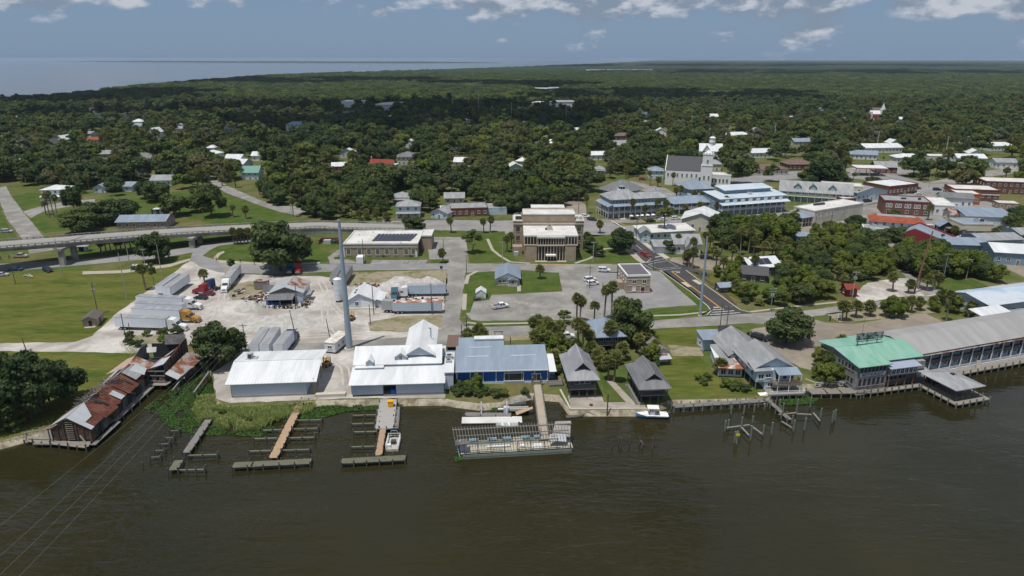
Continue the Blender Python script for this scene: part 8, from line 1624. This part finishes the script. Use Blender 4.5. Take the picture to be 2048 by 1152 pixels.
def thicket(poly,n,kinds,smin,smax,gap=3.0):
    xs = [p[0] for p in poly];ys = [p[1] for p in poly];got = [];t = 0
    while len(got) < n and t < n * 40:
        t += 1;px = rg.uniform(min(xs),max(xs));py = rg.uniform(min(ys),max(ys))
        if not inside(px,py,poly): continue
        x,y = P(px,py)
        if any((x - a) ** 2 + (y - b) ** 2 < gap * gap for a,b in got) or any((x - a) ** 2 + (y - b) ** 2 < (r - 3) ** 2 for a,b,r in FOOT): continue
        s = rg.uniform(smin,smax);tx,ty = proj(x,y,GZ + 8.5 * s)
        if max(xs) > 1400 and max(ys) < 640 and any(a < tx < c and b < ty < d - 9 for a,b,c,d in KEEP): continue
        got.append((x,y));k = rg.choice(kinds)
        if k == 'palm': place_tree(k,x,y,rg.uniform(1.05,1.35),sz=rg.uniform(.55,1.0) * max(.7,smax))
        elif k == 'shrub': place_tree(k,x,y,s * 1.3)
        else: place_tree(k,x,y,s,sz=s * rg.uniform(.85,1.1))
thicket([(1430,462),(1560,444),(1585,470),(1592,500),(1540,508),(1430,500)],22,['oak','oak','lime','palm'],.9,1.4,4.6)
thicket([(1560,505),(1700,500),(1795,512),(1800,545),(1735,560),(1695,585),(1600,612),(1500,616),(1470,590),(1560,556)],84,['lime','lime','oak','oak','palm','shrub'],.55,.92,3.3)
thicket([(1395,548),(1470,552),(1500,575),(1490,605),(1440,565)],12,['shrub','lime','palm'],.4,.7,3)
thicket([(1600,478),(1700,480),(1720,500),(1590,504)],12,['oak','lime'],.6,.95,5)
thicket([(1800,500),(1880,503),(1960,512),(2048,540),(2060,560),(1990,566),(1940,556),(1850,556),(1800,535)],56,['lime','lime','oak','oak'],.65,1.05,3.8)
thicket([(1880,600),(1960,608),(1975,640),(1930,672),(1900,650),(1850,622)],22,['palm','shrub','lime','palm'],.4,.62,3)
thicket([(1985,622),(2048,618),(2048,640),(1990,642)],6,['lime','shrub'],.5,.7,4)
thicket([(1960,445),(2048,440),(2048,462),(1990,455)],9,['palm','oak'],.7,.9,4)
thicket([(1066,660),(1115,652),(1128,690),(1150,712),(1110,735),(1112,716),(1070,695)],24,['palm','palm','palm','shrub','lime'],.4,.62,2.4)
thicket([(1175,715),(1240,700),(1245,740),(1185,742)],9,['palm','shrub','palm'],.5,.7,2.4)
thicket([(1265,690),(1310,690),(1318,745),(1290,730)],10,['palm','shrub','lime'],.4,.6,2.4)
thicket([(926,672),(965,676),(968,700),(930,704)],9,['palm','shrub'],.4,.55,1.8)
thicket([(1095,722),(1122,730),(1132,788),(1112,792),(1100,770)],9,['shrub','palm'],.45,.6,2)
thicket([(900,774),(1062,772),(1062,786),(1000,794),(905,792)],22,['shrub'],.35,.62,1.8)
thicket([(1640,735),(1668,735),(1690,766),(1640,772),(1618,760)],12,['shrub','lime','shrub'],.35,.6,2)
thicket([(1605,440),(1720,446),(1735,470),(1620,470)],9,['oak','palm'],.5,.8,5);thicket([(1850,455),(2040,455),(2040,480),(1900,480)],8,['palm'],.7,.9,4)
thicket([(690,436),(780,438),(780,446),(690,446)],10,['palm','shrub'],.6,.8,3)
thicket([(1395,756),(1415,758),(1412,775),(1398,775)],3,['shrub'],.4,.5,1.2);thicket([(1440,750),(1500,762),(1490,782),(1450,780)],8,['shrub'],.45,.6,1.8)
thicket([(10,850),(120,838),(60,862),(0,876)],9,['shrub'],.5,.8,2.4);thicket([(250,672),(360,660),(340,690),(262,700)],7,['shrub'],.5,.8,3)
thicket([(395,720),(425,730),(420,745),(398,740)],4,['shrub'],.5,.7,2)
# reeds and floating weed: nobody could count these
def bed(name,label,polys,n,mat,size,zlo,zhi,up):
    V = [];F = [];off = 0;rng = np.random.default_rng(len(label))
    for poly,share in polys:
        a = np.array(poly);k = int(n * share);X = rng.uniform(a[:,0].min(),a[:,0].max(),k * 3);Y = rng.uniform(a[:,1].min(),a[:,1].max(),k * 3);ok = inpoly(X,Y,poly);X,Y = X[ok],Y[ok]
        keep = np.array([fbm(p * .05,q * .09,1.0) > -.35 for p,q in zip(X,Y)]);X,Y = X[keep],Y[keep]
        W_ = np.array([P(p,q,.3) for p,q in zip(X,Y)]);m = len(W_);hz = rng.uniform(zlo,zhi,m) * (1 + .5 * np.array([fbm(p,q,.25) for p,q in W_]));C = np.column_stack([W_,hz])
        if up: # upright blades in a loose fan
            d = rng.normal(size=(m,2)) * .35;s = rng.uniform(.6,1.2,m)[:,None] * size;t = np.column_stack([d,np.ones(m)]);w_ = np.column_stack([rng.uniform(.04,.10,m),rng.uniform(-.06,.06,m),np.zeros(m)]);v = np.stack([C - w_,C + w_,C + w_ * .4 + t * s,C - w_ * .4 + t * s],1).reshape(-1,3);f = np.arange(4 * m).reshape(m,4)
        else: v,f = leaf_quads(C,rng.normal(size=(m,3)) * .5 + np.array([0,0,1]),rng.uniform(.6,1.2,m) * size,rng)
        V.append(v);F.append(f + off);off += len(v)
    o = link(name,npmesh(name,np.concatenate(V),np.concatenate(F),mat));tag(o,label,'plants',kind='stuff')
WEED = leafmat('water_hyacinth_leaves',(0.045,0.105,0.018),(0.075,0.14,0.03),.25);REED = leafmat('reed_leaves',(0.22,0.31,0.08),(0.33,0.37,0.13),.3)
bed('water_weed','bright green floating weed mats between the docks and banks',[([(288,815),(330,788),(378,752),(425,742),(436,800),(420,830),(440,850),(470,866),(420,870),(365,862),(330,850),(320,835)],.42),([(440,850),(560,836),(590,815),(580,845),(520,872),(470,870)],.14),([(600,812),(640,802),(700,806),(765,804),(762,818),(690,822),(640,836),(594,838)],.22),([(1552,800),(1580,790),(1640,794),(1628,806),(1575,810)],.1),([(792,802),(818,800),(812,814),(794,814)],.04),([(980,808),(1000,806),(998,822),(985,822)],.03),([(905,910),(918,900),(926,918),(912,922)],.03)],26000,WEED,.15,.06,.3,False)
bed('reed_bed','tall pale green reeds along the bank below the white shed',[([(395,800),(428,795),(440,840),(400,845),(385,825)],.2),([(436,812),(470,818),(560,815),(640,800),(622,826),(560,840),(520,858),(470,864),(430,852)],.55),([(0,880),(60,862),(110,846),(130,836),(110,856),(60,876),(0,892)],.15),([(240,690),(290,680),(300,712),(262,722)],.1)],30000,REED,1.0,.05,.4,True)
for lab,px in (('sandy beach below the blue warehouse',[(895,800),(930,796),(985,793),(1010,797),(1004,806),(960,812),(905,808)]),('narrow sandy bank right of the concrete dock',[(795,796),(890,794),(905,803),(840,808),(800,806)])):
    pts = resample([P(a,b,.35) for a,b in px],1.5,.5);me = bpy.data.meshes.new('beach');cx = sum(p[0] for p in pts) / len(pts);cy = sum(p[1] for p in pts) / len(pts);n = len(pts)
    me.from_pydata([(p[0],p[1],-.06) for p in pts] + [(cx + (p[0] - cx) * .75,cy + .4 + (p[1] - cy) * .6,.42) for p in pts] + [(cx,cy + .7,.62)],[],[(i,(i + 1) % n,n + (i + 1) % n,n + i) for i in range(n)] + [(n + i,n + (i + 1) % n,2 * n) for i in range(n)]);me.materials.append(m_sand);link('beach',me)['kind'] = 'structure'
def name_trees():
    """each tree is told apart by the building it stands nearest to"""
    cnt = {};items = []
    for o in VEG:
        x,y = o.location.x,o.location.y;bx,by,nm = min(MARKS,key=lambda m: (m[0] - x) ** 2 + (m[1] - y) ** 2);dx,dy = x - bx,y - by
        rel = ('behind' if dy > 0 else 'in front of') if abs(dy) > abs(dx) else ('right of' if dx > 0 else 'left of');items.append((dx * dx + dy * dy,o.name,o,rel,nm))
    kn = {'oak_tree': 'broad oak','broadleaf_tree': 'bright leafy tree','slender_tree': 'slender tree','shrub': 'leafy shrub','pine_tree': 'tall pine','palm_tree': 'fan palm'}
    for d,_,o,rel,nm in sorted(items,key=lambda t: t[:2]):
        b_ = o.name.split('.')[0];k = (b_,rel,nm);i = cnt.get(k,0);cnt[k] = i + 1
        tag(o,kn[b_] + ' ' + ORD[min(i,58)] + ' nearest ' + rel + ' ' + nm,None,{'palm_tree': 'fan palms of the town','shrub': 'shrubs on the banks and verges'}.get(b_,'trees of the town'))
# ------------------------------------------------------------------ the wood that covers the town and the country behind it
def nproj(x,y,z):
    z = z - CAMZ;dep = y * CP - z * SP
    return 1024 + FPX * x / dep,576 - FPX * (y * SP + z * CP) / dep
def wood_points(y0,y1,cell,margin=1.06):
    X = [];Y = [];y = y0
    while y < y1:
        half = (y * CP + 24) * (1024 / FPX) * margin + 15;k = int(2 * half / cell)
        x = -half + cell * (np.arange(k) + RNG.uniform(-0.42,0.42,k) + 0.5);X.append(x);Y.append(y + RNG.uniform(-0.42,0.42,k) * cell);y += cell * 0.92
    return np.concatenate(X),np.concatenate(Y)
WOOD_AREA = [(-400,420),(-200,398),(20,362),(200,398),(360,412),(400,400),(520,440),(700,440),(760,436),(900,432),(1010,432),(1130,420),(1180,400),(1300,400),(1460,372),(1600,372),(1850,372),(1990,402),(2048,420),(2500,440),(2600,330),(2600,117.4),(-400,117.4)]
def wood_filter(X,Y,ztop=7.5):
    gx,gy = nproj(X,Y,GZ);ok = inpoly(gx,gy,WOOD_AREA)
    for poly in CLEAR:
        a = np.array(poly)
        if a[:,1].max() < 100: continue
        sel = (gx > a[:,0].min()) & (gx < a[:,0].max()) & (gy > a[:,1].min()) & (gy < a[:,1].max()) & ok
        if sel.any():
            idx = np.where(sel)[0];ok[idx[inpoly(gx[idx],gy[idx],poly)]] = False
    cy = np.array([interp(COAST,p) for p in gx]);ok &= (gy > cy + 0.8) | (gx > 1300)
    # nothing grows through a house, nor stands close in front of the side the photo shows
    tx,ty = nproj(X,Y,GZ + ztop)
    for (x0,y0,x1,y1) in KEEP: ok &= ~((tx > x0 - 3600 / Y) & (tx < x1 + 3600 / Y) & (ty < y1 - 1) & (gy > y0 + .45 * (y1 - y0)) & (gy < 900) & (RNG.random(len(X)) < .95))
    for (hx,hy,hr) in FOOT: ok &= ((X - hx) ** 2 + (Y - hy) ** 2 > hr * hr)
    return X[ok],Y[ok]
# small pale roofs that peep out of the canopy
rh = random.Random(41);put = [P(*h[1]) for h in HOUSES];cnt_ = {}
while len(put) < len(HOUSES) + 62:
    py = 222 + 120 * rh.random() ** 1.2;px = rh.uniform(10,2040) if rh.random() < .75 else rh.uniform(10,700);x,y = P(px,py)
    if not inpoly(np.array([px]),np.array([py]),WOOD_AREA)[0] or any(inpoly(np.array([px]),np.array([py]),c)[0] for c in CLEAR) or any((x - a) ** 2 + (y - b) ** 2 < 26 ** 2 for a,b in put) or any((x - a) ** 2 + (y - b) ** 2 < (r + 8) ** 2 for a,b,r in FOOT): continue
    put.append((x,y));w_ = rh.uniform(7,13);dpx = w_ / (P(px + 10,py)[0] - P(px,py)[0]) * 10;rm = rh.choice([R_WHITE,R_WHITE,R_LGREY,R_LGREY,R_BLUE,R_GREY,R_BROWN]);nm = min(MARKS,key=lambda m: (m[0] - x) ** 2 + (m[1] - y) ** 2)[2];rn = {R_WHITE: 'white',R_LGREY: 'pale grey',R_BLUE: 'blue grey',R_GREY: 'grey',R_BROWN: 'brown'}[rm];k = (rn,nm);i = cnt_.get(k,0);cnt_[k] = i + 1
    simple('cottage_in_trees','small %s roof %sin trees nearest %s' % (rn,'' if i == 0 else ORD[i] + ' ',nm),'cottage',(px,py),(px + dpx,py),rh.uniform(7,11),rh.uniform(3.2,5),rh.choice([W_WHITE,W_CREAM,W_PALE,W_METAL]),rm,rh.choice(['gx','gy','hip']),rh.uniform(1.8,2.8),1,ang=rh.choice([rh.uniform(-15,20),rh.uniform(60,80)]),win=py > 260,wgap=4,keep=(px - 2,py - 9 - (py - 220) * .06,px + dpx + 2,py))
X1,Y1 = wood_points(265,640,8.3);X1,Y1 = wood_filter(X1,Y1)
near = np.argsort(Y1);NIND = max(60,300 - sum(t['category'] == 'tree' for t in VEG))
kinds = ['oak'] * 12 + ['lime'] * 2 + ['tall'] * 2 + ['palm'] * 3
for i in near[:NIND]:
    k = random.choice(kinds);s = random.uniform(0.72,1.25) if k != 'palm' else random.uniform(0.95,1.25)
    place_tree(k,float(X1[i]),float(Y1[i]),s,sz=s * random.uniform(0.9,1.15) if k != 'palm' else s * random.uniform(0.9,1.5))
name_trees()
# farther trees: one mass
FARP = []
def far_tree(name,mat,seed,rx,rz,zc,nb,nl,ls): 
    o = bpy.data.objects.new(name,crown_mesh(name,mat,seed,rx,rz,zc,nb,nl,ls,lo=-0.6));return o
protos = bpy.data.collections.new('forest_tree_kinds')
spec = [(L_OAK,4.9,3.8,5.6),(L_DARK,5.2,3.8,5.8),(L_OAK,4.3,4.4,6.0),(L_LIME,4.0,4.0,5.6),(L_DARK,3.6,4.8,6.6),(L_OAK,5.4,3.6,5.6),(L_GREY,4.0,3.6,5.4),(L_OLIVE,4.6,3.8,5.6),(L_OAK,3.0,5.6,7.4)]
for i,(m,a,b_,c) in enumerate(spec): protos.objects.link(far_tree('canopy_tree_%d' % i,m,300 + i,a,b_,c,18,1250,0.44))
for i in range(2):
    fm,tm = PALMS[i][0],PALMS[i][1];vs = [tuple(v.co) for v in fm.vertices] + [tuple(v.co) for v in tm.vertices];n0 = len(fm.vertices);me = bpy.data.meshes.new('canopy_palm');me.from_pydata([tuple(c * 1.35 for c in v) for v in vs],[],[tuple(p.vertices) for p in fm.polygons] + [tuple(a + n0 for a in p.vertices) for p in tm.polygons]);me.materials.append(L_PALM);protos.objects.link(bpy.data.objects.new('canopy_palm_%d' % i,me))
protos2 = bpy.data.collections.new('forest_clump_kinds')
for i,m in enumerate((L_OAK,L_DARK,L_OAK,L_DARK,L_LIME)): protos2.objects.link(far_tree('canopy_clump_%d' % i,m,330 + i,10.5,3.6,6.6,34,1100,1.0))
def scatter(name,X,Y,S,coll,kindsn,label):
    n = len(X);me = bpy.data.meshes.new(name);V = np.stack([X,Y,np.full(n,GZ - 0.2)],1)
    me.vertices.add(n);me.vertices.foreach_set('co',V.astype(np.float32).ravel())
    for nm,t,v in (('sc','FLOAT',S.astype(np.float32)),('rz','FLOAT',RNG.uniform(0,6.28,n).astype(np.float32)),('kd','INT',kindsn.astype(np.int32))):
        at = me.attributes.new(nm,t,'POINT');at.data.foreach_set('value',v)
    me.update();o = link(name,me);o['kind'] = 'stuff';o['label'] = label;o['category'] = 'trees'
    ng = bpy.data.node_groups.new(name + '_nodes','GeometryNodeTree')
    ng.interface.new_socket('Geometry',in_out='INPUT',socket_type='NodeSocketGeometry');ng.interface.new_socket('Geometry',in_out='OUTPUT',socket_type='NodeSocketGeometry')
    gi = ng.nodes.new('NodeGroupInput');go = ng.nodes.new('NodeGroupOutput');ip = ng.nodes.new('GeometryNodeInstanceOnPoints');ci = ng.nodes.new('GeometryNodeCollectionInfo')
    ci.inputs['Collection'].default_value = coll;ci.inputs['Separate Children'].default_value = True;ci.inputs['Reset Children'].default_value = True
    def na(nm,t):
        q = ng.nodes.new('GeometryNodeInputNamedAttribute');q.data_type = t;q.inputs[0].default_value = nm;return q.outputs[0]
    l = ng.links;l.new(gi.outputs[0],ip.inputs['Points']);l.new(ci.outputs[0],ip.inputs['Instance']);ip.inputs['Pick Instance'].default_value = True
    l.new(na('kd','INT'),ip.inputs['Instance Index'])
    cx = ng.nodes.new('ShaderNodeCombineXYZ');l.new(na('rz','FLOAT'),cx.inputs[2]);l.new(cx.outputs[0],ip.inputs['Rotation']);l.new(na('sc','FLOAT'),ip.inputs['Scale'])
    l.new(ip.outputs[0],go.inputs[0]);md = o.modifiers.new('scatter','NODES');md.node_group = ng
    return o
i = near[NIND:];X2,Y2 = wood_filter(*wood_points(640,1250,9.2))
XA = np.concatenate([X1[i],X2]);YA = np.concatenate([Y1[i],Y2])
patch = np.array([fbm(a,b,0.006) for a,b in zip(XA,YA)])
kd = RNG.choice(11,len(XA),p=[.18,.13,.13,.10,.07,.11,.06,.07,.07,.04,.04]);kd = np.where((patch > 0.25) & (RNG.random(len(XA)) < .5),3,kd);kd = np.where((patch < -0.25) & (RNG.random(len(XA)) < .6),1,kd)
scatter('woodland',XA,YA,np.clip(RNG.lognormal(0.04,.34,len(XA)),.5,1.9),protos,kd,'dense green tree canopy stretching through the town')
X3,Y3 = wood_points(1250,3600,19);X3,Y3 = wood_filter(X3,Y3,7)
kd = RNG.choice(5,len(X3),p=[.3,.25,.25,.15,.05])
scatter('distant_woodland',X3,Y3,RNG.uniform(0.8,1.3,len(X3)),protos2,kd,'far unbroken forest reaching towards the horizon')
def far_canopy():
    m = M('far_canopy',(0.024,0.040,0.019),0.95,0.35,0.03,spec=0.02,col2=(0.040,0.058,0.025),amt=0.5,sc2=0.004,sharp=0.2)
    rows = np.geomspace(3350,23500,90);cols = np.linspace(-180,2230,420);V = [];F = [];ok = []
    for y in rows:
        for px in cols:
            u = (px - 1024) / FPX;x = u * (y * CP + CAMZ * SP);gx,gy = proj(x,y,GZ)
            good = px > 1300 or gy > interp(COAST,px) + 0.5
            V.append((x,y,(GZ + 9 + 7 * fbm(x,y,0.012) + 2.5 * RNG.uniform(-1,1)) if good else -2.0));ok.append(good)
    K = len(cols)
    for j in range(len(rows) - 1):
        for i in range(K - 1):
            q = (j*K+i,j*K+i+1,(j+1)*K+i+1,(j+1)*K+i)
            if sum(ok[a] for a in q) >= 2: F.append(q)
    o = link('forest_to_horizon',npmesh('forest_to_horizon',np.array(V),np.array(F),m));o['kind'] = 'stuff';o['label'] = 'flat forest plain running out to the horizon';o['category'] = 'forest'
far_canopy()

# ------------------------------------------------------------------ cumulus overhead: they throw the moving dark patches on the forest
M_CLOUD = M('cloud_white',(0.8,0.8,0.8),1.0,0.03,0.005,spec=0.0)
def cloud(px,py,rx,ry,alt,seed,lab):
    x,y = P(px,py);x += SV.x / SV.z * alt;y += SV.y / SV.z * alt;rng = random.Random(seed);V = [];F = [];off = 0
    for k in range(26):
        a = rng.uniform(0,6.28);q = math.sqrt(rng.random());r = rng.uniform(0.22,0.4) * min(rx,ry)
        c = np.array([math.cos(a) * q * rx,math.sin(a) * q * ry,r * 0.25 + (1 - q) * 0.5 * min(rx,ry) * rng.random()])
        v = ICO2[0] * r * np.array([1.1,1.1,0.7]);v[:,2] = np.maximum(v[:,2],-r * 0.25);v = v * (1 + 0.12 * np.array([[mnoise.noise(Vector(p) * (3 / r) + Vector((k,0,0)))] for p in v])) + c
        V.append(v);F.append(ICO2[1] + off);off += len(v)
    o = link('cloud',npmesh('cloud',np.concatenate(V),np.concatenate(F),M_CLOUD,True),loc=(x,y,alt));tag(o,lab,'cloud',kind='structure')
_b = bmesh.new();bmesh.ops.create_icosphere(_b,subdivisions=3,radius=1.0);_b.verts.ensure_lookup_table()
ICO2 = (np.array([v.co[:] for v in _b.verts]),np.array([[v.index for v in f.verts] for f in _b.faces]));_b.free()
cloud(720,234,380,200,900,1,'flat based cumulus over the wood behind the town')
cloud(130,200,260,260,900,2,'flat based cumulus over the left shore')
cloud(1330,196,300,190,900,3,'flat based cumulus over the far wood at the right')
cloud(1000,172,260,200,900,4,'small cumulus over the far wood')
cloud(1700,146,1500,620,950,5,'long cumulus bank over the distant forest')
cloud(1500,131,3800,1500,1000,7,'very long cumulus bank over the forest near the horizon')
cloud(560,165,520,320,950,6,'cumulus over the far left wood')
# ------------------------------------------------------------------ hazy summer air
def haze():
    m = bpy.data.materials.new('haze_air');m.use_nodes = True;t = m.node_tree;t.nodes.clear();o = nd('ShaderNodeOutputMaterial',t)
    v = nd('ShaderNodeVolumePrincipled',t);v.inputs['Color'].default_value = (0.60,0.75,0.95,1);v.inputs['Density'].default_value = HAZE;v.inputs['Anisotropy'].default_value = 0.0
    t.links.new(v.outputs[0],o.inputs['Volume'])
    b = MB().box(-42000,42000,-400,25500,-2.2,84);o2 = b.build('haze',m);o2['kind'] = 'stuff';o2['label'] = 'thin blue summer haze over town and bay';o2['category'] = 'haze'
HAZE = 4.0e-5
haze()
